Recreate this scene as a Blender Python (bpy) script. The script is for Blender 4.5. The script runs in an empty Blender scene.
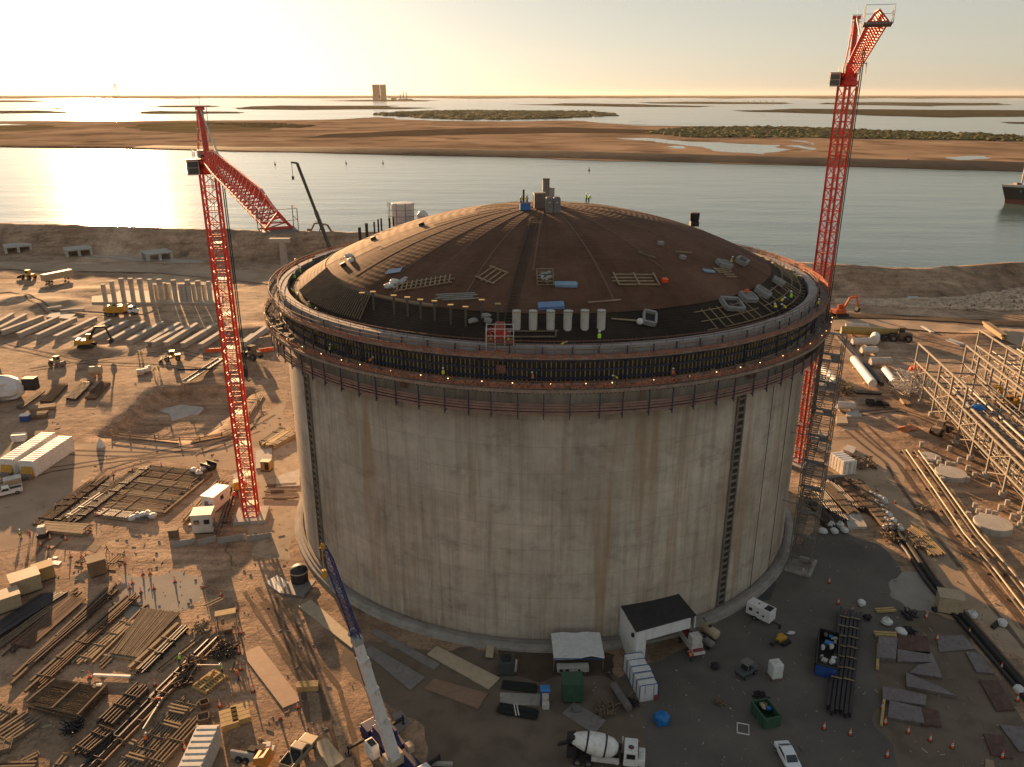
import bpy, math, random
from mathutils import Vector, Matrix, noise as mnoise

RND = random.Random(11)
SC = bpy.context.scene
COL = SC.collection
rad = math.radians

# ------------------------------------------------------------------ camera, sky, sun, exposure
CAM_H, PITCH, FPX = 73.9, rad(19.94), 798.0
cd = bpy.data.cameras.new('drone_camera')
cd.lens = FPX / 1024 * 36.0
cd.sensor_width = 36.0
cd.clip_start, cd.clip_end = 1.0, 200000.0
cam = bpy.data.objects.new('drone_camera', cd)
COL.objects.link(cam)
cam.location = (0, 0, CAM_H)
cam.rotation_euler = (rad(90) - PITCH, 0, 0)
SC.camera = cam

SUN_AZ, SUN_EL = rad(-26.0), rad(8.0)          # azimuth measured from +Y towards +X
W = bpy.data.worlds.new('World')
SC.world = W
W.use_nodes = True
nt = W.node_tree
nt.nodes.clear()
wo = nt.nodes.new('ShaderNodeOutputWorld')
bg = nt.nodes.new('ShaderNodeBackground')
sky = nt.nodes.new('ShaderNodeTexSky')
sky.sky_type = 'NISHITA'
sky.sun_disc = False
sky.sun_elevation = SUN_EL
sky.sun_rotation = SUN_AZ
sky.altitude = 70
sky.air_density = 1.0
sky.dust_density = 0.7
sky.ozone_density = 1.0
bg.inputs['Strength'].default_value = 0.092
hs = nt.nodes.new('ShaderNodeHueSaturation')
hs.inputs['Saturation'].default_value = 0.62
tint = nt.nodes.new('ShaderNodeMixRGB')
tint.blend_type = 'MULTIPLY'
tint.inputs['Fac'].default_value = 1.0
tint.inputs['Color2'].default_value = (1.02, 1.0, 0.96, 1)
gm_ = nt.nodes.new('ShaderNodeGamma')
gm_.inputs['Gamma'].default_value = 0.5
nt.links.new(sky.outputs['Color'], gm_.inputs['Color'])
nt.links.new(gm_.outputs['Color'], hs.inputs['Color'])
nt.links.new(hs.outputs['Color'], tint.inputs['Color1'])
nt.links.new(tint.outputs['Color'], bg.inputs['Color'])
nt.links.new(bg.outputs['Background'], wo.inputs['Surface'])

sd = bpy.data.lights.new('sun', 'SUN')
sd.energy = 5.0
sd.angle = rad(0.53)
sd.color = (1.0, 0.58, 0.275)
sun = bpy.data.objects.new('sun', sd)
COL.objects.link(sun)
sun.location = (-100, 300, 200)
SDIR = Vector((math.sin(SUN_AZ) * math.cos(SUN_EL), math.cos(SUN_AZ) * math.cos(SUN_EL), math.sin(SUN_EL)))
sun.rotation_euler = SDIR.to_track_quat('Z', 'Y').to_euler()

SC.view_settings.view_transform = 'Standard'
SC.view_settings.look = 'None'
SC.view_settings.gamma = 1.0
SC.view_settings.use_curve_mapping = False
SC.view_settings.exposure = 1.5
SC.render.engine = 'CYCLES'
SC.cycles.use_denoising = True
SC.cycles.max_bounces = 6
SC.cycles.volume_bounces = 0
SC.cycles.caustics_reflective = False
SC.cycles.caustics_refractive = False

# ------------------------------------------------------------------ survey: where a sighted point lies on the ground
_c, _s = math.cos(PITCH), math.sin(PITCH)
def at(u, v, z=0.0):
    a, b = (u - 512.0) / FPX, -(v - 383.5) / FPX
    dx, dy, dz = a, _c + b * _s, -_s + b * _c
    t = (z - CAM_H) / dz
    return Vector((dx * t, dy * t, z))

def lerp(a, b, t): return a + (b - a) * t
def sstep(t):
    t = max(0.0, min(1.0, t))
    return t * t * (3 - 2 * t)
def interp(x, xs, ys):
    if x <= xs[0]: return ys[0]
    for i in range(len(xs) - 1):
        if x <= xs[i + 1]:
            return lerp(ys[i], ys[i + 1], (x - xs[i]) / (xs[i + 1] - xs[i]))
    return ys[-1]

# ------------------------------------------------------------------ tags and hierarchy
def tag(o, label=None, cat=None, group=None, kind=None):
    if label: o['label'] = label
    if cat: o['category'] = cat
    if group: o['group'] = group
    if kind: o['kind'] = kind
    return o

def thing(name, label, cat, loc=(0, 0, 0), rz=0.0, group=None):
    o = bpy.data.objects.new(name, None)
    o.empty_display_size = 0.5
    COL.objects.link(o)
    o.location = loc
    o.rotation_euler = (0, 0, rz)
    return tag(o, label, cat, group)

KIDS = {}
def link_child(o, parent):
    o.parent = parent
    KIDS.setdefault(parent.name, []).append(o)

def copy_tree(o, parent=None, skip=()):
    c = o.copy()
    COL.objects.link(c)
    if parent is not None: link_child(c, parent)
    for ch in KIDS.get(o.name, []):
        copy_tree(ch, c)
    return c

def place_copy(src, loc, rz, label, group=None, scale=None):
    c = copy_tree(src)
    c.location = loc
    c.rotation_euler = (0, 0, rz)
    if scale: c.scale = scale if hasattr(scale, '__len__') else (scale,) * 3
    tag(c, label)
    if group: c['group'] = group
    return c

ORD = ['leftmost', 'second from the left', 'third from the left', 'fourth from the left', 'fifth from the left',
       'sixth from the left', 'seventh from the left', 'eighth from the left', 'ninth from the left', 'tenth from the left',
       'eleventh from the left', 'twelfth from the left', 'thirteenth from the left', 'fourteenth from the left',
       'fifteenth from the left', 'sixteenth from the left', 'seventeenth from the left', 'eighteenth from the left']
NTH = ['nearest', 'second nearest', 'third nearest', 'fourth nearest', 'fifth nearest', 'sixth nearest', 'seventh nearest',
       'eighth nearest', 'ninth nearest', 'tenth nearest', 'eleventh nearest', 'twelfth nearest', 'thirteenth nearest', 'fourteenth nearest']

# ------------------------------------------------------------------ mesh builder
class MB:
    def __init__(s):
        s.v, s.f, s.m, s.uv, s.mi = [], [], [], {}, 0
    def add(s, vs, fs):
        b = len(s.v)
        s.v.extend([tuple(p) for p in vs])
        for f in fs:
            s.f.append(tuple(b + i for i in f))
            s.m.append(s.mi)
        return b
    def box(s, cx, cy, cz, sx, sy, sz, rz=0.0, tx=1.0, ty=1.0):
        hx, hy, hz = sx / 2, sy / 2, sz / 2
        c, n = math.cos(rz), math.sin(rz)
        vs = []
        for z, kx, ky in ((-hz, 1, 1), (hz, tx, ty)):
            for x, y in ((-hx, -hy), (hx, -hy), (hx, hy), (-hx, hy)):
                x, y = x * kx, y * ky
                vs.append((cx + x * c - y * n, cy + x * n + y * c, cz + z))
        s.add(vs, [(3, 2, 1, 0), (4, 5, 6, 7), (0, 1, 5, 4), (1, 2, 6, 5), (2, 3, 7, 6), (3, 0, 4, 7)])
        return s
    def beam(s, p0, p1, w, h=None, up=(0, 0, 1)):
        h = h or w
        p0, p1 = Vector(p0), Vector(p1)
        d = (p1 - p0)
        if d.length < 1e-6: return s
        d.normalize()
        u = Vector(up)
        if abs(d.dot(u)) > 0.95: u = Vector((0, 1, 0)) if abs(d.y) < 0.9 else Vector((1, 0, 0))
        x = d.cross(u).normalized()
        y = x.cross(d).normalized()
        x, y = x * (w / 2), y * (h / 2)
        vs = [p0 - x - y, p0 + x - y, p0 + x + y, p0 - x + y, p1 - x - y, p1 + x - y, p1 + x + y, p1 - x + y]
        s.add(vs, [(3, 2, 1, 0), (4, 5, 6, 7), (0, 1, 5, 4), (1, 2, 6, 5), (2, 3, 7, 6), (3, 0, 4, 7)])
        return s
    def tube(s, p0, p1, r, n=6, r2=None, cap=True):
        r2 = r if r2 is None else r2
        p0, p1 = Vector(p0), Vector(p1)
        d = p1 - p0
        if d.length < 1e-6: return s
        d.normalize()
        a = Vector((0, 0, 1)) if abs(d.z) < 0.9 else Vector((1, 0, 0))
        x = d.cross(a).normalized(); y = d.cross(x).normalized()
        vs = []
        for p, rr in ((p0, r), (p1, r2)):
            for i in range(n):
                t = 2 * math.pi * i / n
                vs.append(p + x * (rr * math.cos(t)) + y * (rr * math.sin(t)))
        fs = [(i, i + n, (i + 1) % n + n, (i + 1) % n) for i in range(n)]
        if cap: fs += [tuple(range(n)), tuple(range(2 * n - 1, n - 1, -1))]
        s.add(vs, fs)
        return s
    def path(s, pts, r, n=6):
        for a, b in zip(pts, pts[1:]): s.tube(a, b, r, n)
        return s
    def lathe(s, prof, n=24, c=(0, 0, 0), a0=0.0, a1=2 * math.pi):
        full = abs(a1 - a0 - 2 * math.pi) < 1e-6
        k = n if full else n + 1
        vs = []
        for r, z in prof:
            for i in range(k):
                t = a0 + (a1 - a0) * i / n
                vs.append((c[0] + r * math.cos(t), c[1] + r * math.sin(t), c[2] + z))
        fs = []
        for j in range(len(prof) - 1):
            for i in range(n):
                i2 = (i + 1) % k
                fs.append((j * k + i, j * k + i2, (j + 1) * k + i2, (j + 1) * k + i))
        s.add(vs, fs)
        return s
    def axial(s, prof, p0, d, n=16):
        # profile of (radius, distance) turned about the axis through p0 along d
        p0, d = Vector(p0), Vector(d).normalized()
        a = Vector((0, 0, 1)) if abs(d.z) < 0.9 else Vector((1, 0, 0))
        x = d.cross(a).normalized(); y = d.cross(x).normalized()
        vs, fs = [], []
        for r, t in prof:
            for i in range(n):
                q = 2 * math.pi * i / n
                vs.append(p0 + d * t + x * (r * math.cos(q)) + y * (r * math.sin(q)))
        for j in range(len(prof) - 1):
            for i in range(n):
                fs.append((j * n + i, (j + 1) * n + i, (j + 1) * n + (i + 1) % n, j * n + (i + 1) % n))
        fs.append(tuple(range(n)))
        m = (len(prof) - 1) * n
        fs.append(tuple(range(m + n - 1, m - 1, -1)))
        s.add(vs, fs)
        return s
    def prism(s, poly, z0, z1):
        n = len(poly)
        vs = [(p[0], p[1], z0) for p in poly] + [(p[0], p[1], z1) for p in poly]
        fs = [tuple(range(n - 1, -1, -1)), tuple(range(n, 2 * n))] + [(i, (i + 1) % n, (i + 1) % n + n, i + n) for i in range(n)]
        s.add(vs, fs)
        return s
    def extrude_y(s, poly, y0, y1):
        # outline in the x-z plane given a thickness along y
        n = len(poly)
        vs = [(p[0], y0, p[1]) for p in poly] + [(p[0], y1, p[1]) for p in poly]
        fs = [tuple(range(n)), tuple(range(2 * n - 1, n - 1, -1))] + [((i + 1) % n, i, i + n, (i + 1) % n + n) for i in range(n)]
        s.add(vs, fs)
        return s
    def ball(s, c, r, n=8, sz=1.0, m=5):
        prof = [(r * math.sin(math.pi * (0.02 + 0.96 * j / m)), -r * sz * math.cos(math.pi * (0.02 + 0.96 * j / m))) for j in range(m + 1)]
        b = s.lathe(prof, n, c)
        return s
    def ring(s, r0, r1, z0, z1, n=180, a0=0.0, a1=2 * math.pi):
        s.lathe([(r0, z0), (r1, z0), (r1, z1), (r0, z1), (r0, z0)], n, (0, 0, 0), a0, a1)
        return s
    def lump(s, c, rx, ry, rz, rnd, n=7, m=4, jit=0.25):
        vs, fs = [], []
        for j in range(m + 1):
            t = math.pi * j / m
            for i in range(n):
                q = 2 * math.pi * (i + 0.5 * (j % 2)) / n
                k = 1 + rnd.uniform(-jit, jit)
                vs.append((c[0] + rx * math.sin(t) * math.cos(q) * k, c[1] + ry * math.sin(t) * math.sin(q) * k, c[2] - rz * math.cos(t) * (1 + rnd.uniform(-jit, jit) * .5)))
        for j in range(m):
            for i in range(n):
                fs.append((j * n + i, j * n + (i + 1) % n, (j + 1) * n + (i + 1) % n, (j + 1) * n + i))
        s.add(vs, fs)
        return s
    def build(s, name, mats, parent=None, smooth=False, bevel=0.0, loc=None, rz=None, fix=False):
        me = bpy.data.meshes.new(name)
        me.from_pydata(s.v, [], s.f)
        if not isinstance(mats, (list, tuple)): mats = [mats]
        for m in mats: me.materials.append(m)
        if len(mats) > 1: me.polygons.foreach_set('material_index', s.m)
        if smooth: me.polygons.foreach_set('use_smooth', [True] * len(me.polygons))
        if fix:
            import bmesh
            bm = bmesh.new(); bm.from_mesh(me); bmesh.ops.recalc_face_normals(bm, faces=bm.faces); bm.to_mesh(me); bm.free()
        me.update()
        o = bpy.data.objects.new(name, me)
        COL.objects.link(o)
        if parent is not None: link_child(o, parent)
        if loc is not None: o.location = loc
        if rz is not None: o.rotation_euler = (0, 0, rz)
        if bevel > 0:
            b = o.modifiers.new('edge_bevel', 'BEVEL')
            b.width = bevel; b.segments = 2; b.limit_method = 'ANGLE'
        return o

# ------------------------------------------------------------------ materials
MATS = {}
def mat(name, col, rough=0.8, metal=0.0, var=0.18, scale=0.7, bump=0.0, bscale=4.0, col2=None, dirt=None, dirt_amt=0.45,
        streak=0.0, world=False, spec=None, detail=5.0):
    if name in MATS: return MATS[name]
    m = bpy.data.materials.new(name)
    m.use_nodes = True
    t = m.node_tree; N, L = t.nodes, t.links
    b = N['Principled BSDF']
    b.inputs['Roughness'].default_value = rough
    b.inputs['Metallic'].default_value = metal
    if spec is not None: b.inputs['Specular IOR Level'].default_value = spec
    if world:
        tc = N.new('ShaderNodeNewGeometry'); co = tc.outputs['Position']
    else:
        tc = N.new('ShaderNodeTexCoord'); co = tc.outputs['Object']
    if streak:
        mp = N.new('ShaderNodeMapping'); mp.inputs['Scale'].default_value = (1, 1, streak)
        L.new(co, mp.inputs['Vector']); co = mp.outputs['Vector']
    n1 = N.new('ShaderNodeTexNoise'); n1.inputs['Scale'].default_value = scale; n1.inputs['Detail'].default_value = detail
    n1.inputs['Roughness'].default_value = 0.62
    L.new(co, n1.inputs['Vector'])
    r = N.new('ShaderNodeValToRGB')
    a = tuple(max(0, c * (1 - var)) for c in col); z = tuple(min(1, c * (1 + var)) for c in (col2 or col))
    r.color_ramp.elements[0].position = 0.3; r.color_ramp.elements[0].color = (*a, 1)
    r.color_ramp.elements[1].position = 0.7; r.color_ramp.elements[1].color = (*z, 1)
    L.new(n1.outputs['Fac'], r.inputs['Fac'])
    out = r.outputs['Color']
    if dirt:
        n2 = N.new('ShaderNodeTexNoise'); n2.inputs['Scale'].default_value = scale * 2.7; n2.inputs['Detail'].default_value = 7
        L.new(co, n2.inputs['Vector'])
        rr = N.new('ShaderNodeValToRGB'); rr.color_ramp.elements[0].position = 0.5; rr.color_ramp.elements[1].position = 0.68
        rr.color_ramp.elements[1].color = (dirt_amt,) * 3 + (1,)
        L.new(n2.outputs['Fac'], rr.inputs['Fac'])
        mx = N.new('ShaderNodeMixRGB'); mx.inputs['Color2'].default_value = (*dirt, 1)
        L.new(rr.outputs['Color'], mx.inputs['Fac']); L.new(out, mx.inputs['Color1'])
        out = mx.outputs['Color']
    L.new(out, b.inputs['Base Color'])
    if bump:
        n3 = N.new('ShaderNodeTexNoise'); n3.inputs['Scale'].default_value = bscale; n3.inputs['Detail'].default_value = 6
        L.new(co, n3.inputs['Vector'])
        bp = N.new('ShaderNodeBump'); bp.inputs['Strength'].default_value = 0.6; bp.inputs['Distance'].default_value = bump
        L.new(n3.outputs['Fac'], bp.inputs['Height']); L.new(bp.outputs['Normal'], b.inputs['Normal'])
    MATS[name] = m
    return m

def lamp_mat(name, col, power):
    if name in MATS: return MATS[name]
    m = bpy.data.materials.new(name); m.use_nodes = True
    b = m.node_tree.nodes['Principled BSDF']
    b.inputs['Base Color'].default_value = (*col, 1)
    b.inputs['Emission Color'].default_value = (*col, 1)
    b.inputs['Emission Strength'].default_value = power
    MATS[name] = m
    return m

def netting_mat(name, col, open_):
    # woven safety net: small holes between cords
    m = bpy.data.materials.new(name); m.use_nodes = True
    t = m.node_tree; N, L = t.nodes, t.links
    b = N['Principled BSDF']; b.inputs['Roughness'].default_value = 0.85
    tc = N.new('ShaderNodeTexCoord')
    n1 = N.new('ShaderNodeTexNoise'); n1.inputs['Scale'].default_value = 0.5; n1.inputs['Detail'].default_value = 6
    L.new(tc.outputs['Object'], n1.inputs['Vector'])
    r = N.new('ShaderNodeValToRGB')
    r.color_ramp.elements[0].position = .3; r.color_ramp.elements[0].color = (*[c * .6 for c in col], 1)
    r.color_ramp.elements[1].position = .7; r.color_ramp.elements[1].color = (*[min(1, c * 1.3) for c in col], 1)
    L.new(n1.outputs['Fac'], r.inputs['Fac']); L.new(r.outputs['Color'], b.inputs['Base Color'])
    n2 = N.new('ShaderNodeTexNoise'); n2.inputs['Scale'].default_value = 6; n2.inputs['Detail'].default_value = 2
    L.new(tc.outputs['Object'], n2.inputs['Vector'])
    r2 = N.new('ShaderNodeValToRGB'); r2.color_ramp.elements[0].position = open_ - .08; r2.color_ramp.elements[1].position = open_ + .08
    L.new(n2.outputs['Fac'], r2.inputs['Fac']); L.new(r2.outputs['Color'], b.inputs['Alpha'])
    MATS[name] = m
    return m

CONC = mat('concrete', (0.34, 0.31, 0.27), 0.9, var=.2, scale=.35, bump=.02, dirt=(.2, .16, .12))
CONC_PALE = mat('concrete_pale', (0.44, 0.41, 0.36), 0.9, var=.15, scale=.5, bump=.02, dirt=(.28, .22, .16))
STEEL_D = mat('steel_dark', (0.035, 0.035, 0.04), 0.6, .4, var=.35, scale=2, dirt=(.10, .055, .03))
STEEL_G = mat('steel_grey', (0.20, 0.19, 0.18), 0.65, .35, var=.2, scale=1.5, dirt=(.15, .10, .06))
GALV = mat('steel_galvanised', (0.42, 0.41, 0.38), 0.42, .7, var=.15, scale=1.5)
RUST = mat('rusty_steel', (0.15, 0.085, 0.05), 0.85, .1, var=.35, scale=1.2, dirt=(.07, .045, .035))
REBAR = mat('rebar_rust', (0.085, 0.055, 0.038), 0.85, .1, var=.35, scale=1.5)
RED = mat('crane_red', (0.66, 0.035, 0.016), 0.42, var=.2, scale=.6, dirt=(.34, .06, .04), dirt_amt=.5)
WHITE = mat('painted_white', (0.72, 0.71, 0.68), 0.5, var=.06, scale=.8, dirt=(.45, .38, .30), dirt_amt=.5)
WHITE_D = mat('dusty_white', (0.55, 0.52, 0.47), 0.6, var=.1, scale=.6, dirt=(.33, .26, .19))
TAN = mat('tan_paint', (0.42, 0.33, 0.21), 0.6, var=.12, scale=.8, dirt=(.26, .19, .12))
YEL = mat('machine_yellow', (0.52, 0.27, 0.02), 0.5, var=.15, scale=1.2, dirt=(.25, .16, .07))
ORANGE = mat('safety_orange', (0.80, 0.10, 0.015), 0.6, var=.15, scale=2)
BLACK = mat('black_rubber', (0.018, 0.018, 0.018), 0.8, var=.3, scale=3)
GLASS = mat('dark_window', (0.02, 0.025, 0.03), 0.12, var=.1, scale=1, spec=.8)
BLUE = mat('blue_paint', (0.02, 0.07, 0.26), 0.5, var=.2, scale=1, dirt=(.08, .07, .08))
NAVY = mat('navy_paint', (0.018, 0.022, 0.085), 0.45, var=.2, scale=1)
BLUE_TARP = mat('blue_tarp', (0.01, 0.15, 0.42), 0.5, var=.2, scale=2, bump=.05)
GREEN = mat('green_paint', (0.03, 0.09, 0.05), 0.6, var=.2, scale=1, dirt=(.08, .07, .05))
WOOD = mat('lumber', (0.31, 0.225, 0.135), 0.85, var=.22, scale=1.2, dirt=(.22, .15, .09))
WOOD_Y = mat('formwork_timber', (0.46, 0.32, 0.13), 0.8, var=.2, scale=1.2, dirt=(.25, .17, .08))
WOOD_D = mat('old_timber', (0.16, 0.115, 0.075), 0.9, var=.3, scale=1.2)
VEST_L = mat('hi_vis_lime', (0.42, 0.80, 0.02), 0.7, var=.08, scale=4)
VEST_Y = mat('hi_vis_yellow', (0.75, 0.62, 0.03), 0.7, var=.08, scale=4)
VEST_O = mat('hi_vis_orange', (0.85, 0.16, 0.02), 0.7, var=.08, scale=4)
CLOTH_D = mat('work_trousers', (0.035, 0.038, 0.055), 0.9, var=.25, scale=4)
HAT_W = mat('hard_hat_white', (0.75, 0.74, 0.70), 0.4, var=.04, scale=4)
TARP = mat('white_tarp', (0.62, 0.62, 0.60), 0.55, var=.1, scale=1.2, bump=.06, bscale=2.5, dirt=(.42, .40, .36))
NET = netting_mat('orange_net', (0.62, 0.12, 0.035), .44)
NET_D = netting_mat('dusty_net', (0.32, 0.12, 0.065), .48)
LAMP = lamp_mat('string_lamp_bulb', (1.0, 0.60, 0.25), 2.0)
# ------------------------------------------------------------------ terrain
SX = [-900, -289, -172, -58, 20, 135, 170, 190, 218, 450, 900]
SY = [560, 422, 398, 386, 352, 321, 319, 328, 334, 330, 300]
def crest_y(x): return interp(x, SX, SY)
def crest_h(x): return interp(x, [-60, 130, 170, 218, 900], [11, 8.2, 7.2, 6.8, 6.8])
def crest_w(x): return interp(x, [-300, -146, 20, 125, 170, 190, 218, 400], [21, 14, 20, 23, 20, 18, 12, 12])
PIT = at(181, 412)
PIT_A = math.atan2((at(112, 431) - at(165, 391)).y, (at(112, 431) - at(165, 391)).x)
MOUNDS = [(at(235, 368), 7, 12, 2.0), (at(140, 385), 9, 16, .8), (at(45, 305), 10, 9, 1.6), (at(250, 330), 10, 7, 1.8), (at(18, 300), 8, 7, 1.5),
          (at(95, 350), 9, 4, 1.6), (at(900, 420), 5, 4, .9), (at(880, 335), 8, 5, 1.2), (at(1005, 340), 14, 6, 2.6),
          (at(90, 292), 18, 8, 1.2), (at(265, 345), 6, 8, 1.4), (at(925, 436), 5, 5, 1.0)]
def hgt(x, y):
    d = y - crest_y(x)
    hc, w = crest_h(x), crest_w(x)
    if d > 0:
        h = hc - max(0, d - 2) * 0.6
        h = max(h, -7.0)
    elif d > -w:
        t = 1 + d / w
        h = hc * (0.5 * t + 0.5 * sstep(t))
        h += mnoise.noise((x * .06, y * .06, 3)) * 1.0 * t + mnoise.noise((x * .2, y * .2, 5)) * .4
    else:
        h = 0.0
    # loose ground away from the work yard
    far_ = sstep((y - 200) / 40.0) if x < 0 else sstep((y - 195) / 50.0)
    if x < -60 or x > 130 or y > 200:
        q = max(far_, sstep((abs(x) - 150) / 60.0))
        h += q * (mnoise.noise((x * .045, y * .045, 1)) * .55 + mnoise.noise((x * .16, y * .16, 2)) * .28 + .05)
    for p, a, b, m in MOUNDS:
        r2 = ((x - p.x) / a) ** 2 + ((y - p.y) / b) ** 2
        if r2 < 6: h += m * math.exp(-r2 * 1.2) * (1 + .35 * mnoise.noise((x * .25, y * .25, 7)))
    if -222 < x < -135 and 364 < y < crest_y(x) - crest_w(x): h = 0.0
    # excavation with sloping sides
    ca, sa = math.cos(-PIT_A), math.sin(-PIT_A)
    lx = (x - PIT.x) * ca - (y - PIT.y) * sa
    ly = (x - PIT.x) * sa + (y - PIT.y) * ca
    e = max(abs(lx) / 17.0, abs(ly) / 13.5) + .05 * mnoise.noise((x * .2, y * .2, 9))
    if e < 1.0: h = h * 0 - 2.7 * sstep((1 - e) / .24)
    return h

def near_grid():
    xs, x = [], -900.0
    while x < 900:
        xs.append(x)
        ax = abs(x + 20)
        x += 2.2 if ax < 190 else (3.5 if ax < 330 else 16)
    ts = []
    y = -160.0
    nrow = 0
    rows = []
    t = 0.0
    while t < 1.0:
        rows.append(t)
        yy = -160 + t * 600
        t += (14 if yy < 40 else (3.2 if yy < 170 else 2.1)) / 600.0
    rows.append(1.0)
    for d in (2, 4, 6, 9, 13, 18, 24, 32): rows.append(1.0 + d)
    vs, fs = [], []
    for t in rows:
        for x in xs:
            yc = crest_y(x)
            y = lerp(-160, yc, t) if t <= 1 else yc + (t - 1)
            vs.append((x, y, hgt(x, y)))
    n = len(xs)
    for j in range(len(rows) - 1):
        for i in range(n - 1):
            fs.append((j * n + i, j * n + i + 1, (j + 1) * n + i + 1, (j + 1) * n + i))
    return vs, fs

def ground_material():
    m = bpy.data.materials.new('site_dirt'); m.use_nodes = True
    t = m.node_tree; N, L = t.nodes, t.links
    b = N['Principled BSDF']; b.inputs['Roughness'].default_value = .95; b.inputs['Specular IOR Level'].default_value = .15
    g = N.new('ShaderNodeNewGeometry')
    def nz(scale, detail=6, rough=.6, src=None, dist=0.0):
        n = N.new('ShaderNodeTexNoise'); n.inputs['Scale'].default_value = scale; n.inputs['Detail'].default_value = detail
        n.inputs['Roughness'].default_value = rough; n.inputs['Distortion'].default_value = dist
        L.new(src or g.outputs['Position'], n.inputs['Vector']); return n.outputs['Fac']
    def ramp(fac, stops):
        r = N.new('ShaderNodeValToRGB'); e = r.color_ramp.elements
        e[0].position, e[0].color = stops[0][0], (*stops[0][1], 1)
        e[1].position, e[1].color = stops[-1][0], (*stops[-1][1], 1)
        for p, c in stops[1:-1]:
            q = e.new(p); q.color = (*c, 1)
        L.new(fac, r.inputs['Fac']); return r.outputs['Color']
    def mix(f, a, b_, mode='MIX'):
        x = N.new('ShaderNodeMixRGB'); x.blend_type = mode
        if isinstance(f, float): x.inputs['Fac'].default_value = f
        else: L.new(f, x.inputs['Fac'])
        L.new(a, x.inputs['Color1'])
        if isinstance(b_, tuple): x.inputs['Color2'].default_value = (*b_, 1)
        else: L.new(b_, x.inputs['Color2'])
        return x.outputs['Color']
    base = ramp(nz(.022, 7, .62), [(.34, (.23, .152, .102)), (.5, (.385, .268, .18)), (.66, (.54, .40, .28))])
    mid = ramp(nz(.16, 6, .65), [(.32, (.62, .60, .58)), (.5, (1, 1, 1)), (.72, (1.28, 1.25, 1.2))])
    col = mix(1.0, base, mid, 'MULTIPLY')
    # wheel tracks: long wavering bands in two directions
    for ang, sc, amt in ((.5, .22, .30), (-.75, .16, .26), (1.25, .3, .2)):
        mp = N.new('ShaderNodeMapping'); mp.inputs['Rotation'].default_value = (0, 0, ang); mp.inputs['Scale'].default_value = (.035, 1, 1)
        L.new(g.outputs['Position'], mp.inputs['Vector'])
        st = nz(sc * 2.2, 4, .6, mp.outputs['Vector'], .6)
        k = ramp(st, [(.42, (.72, .70, .68)), (.52, (1, 1, 1)), (.62, (1.12, 1.1, 1.08))])
        area = ramp(nz(.018 + .004 * ang, 3, .5), [(.42, (0, 0, 0)), (.58, (amt * 2.2,) * 3)])
        col = mix(area, col, mix(1.0, col, k, 'MULTIPLY'))
    spots = ramp(nz(.055, 8, .7), [(.60, (0, 0, 0)), (.68, (.55, .55, .55))])
    col = mix(spots, col, (.115, .085, .062))
    pale = ramp(nz(.07, 8, .68), [(.30, (.5, .5, .5)), (.38, (0, 0, 0))])
    col = mix(pale, col, (.46, .38, .28))
    churn = ramp(nz(.55, 9, .72, None, .4), [(.34, (.66, .64, .62)), (.48, (.98, .98, .98)), (.58, (1.04, 1.03, 1.03)), (.70, (1.34, 1.32, 1.3))])
    col = mix(.85, col, churn, 'MULTIPLY')
    grit = ramp(nz(2.2, 4, .7), [(.3, (.75, .74, .73)), (.7, (1.22, 1.2, 1.18))])
    col = mix(1.0, col, grit, 'MULTIPLY')
    L.new(col, b.inputs['Base Color'])
    bp = N.new('ShaderNodeBump'); bp.inputs['Strength'].default_value = .9; bp.inputs['Distance'].default_value = .14
    L.new(nz(1.4, 9, .68), bp.inputs['Height'])
    bp2 = N.new('ShaderNodeBump'); bp2.inputs['Strength'].default_value = .6; bp2.inputs['Distance'].default_value = .4
    L.new(nz(.28, 6, .6), bp2.inputs['Height']); L.new(bp.outputs['Normal'], bp2.inputs['Normal'])
    L.new(bp2.outputs['Normal'], b.inputs['Normal'])
    return m

gv, gf = near_grid()
gm = MB(); gm.v, gm.f, gm.m = gv, gf, [0] * len(gf)
ground = tag(gm.build('ground', ground_material(), smooth=True), kind='structure')

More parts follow.
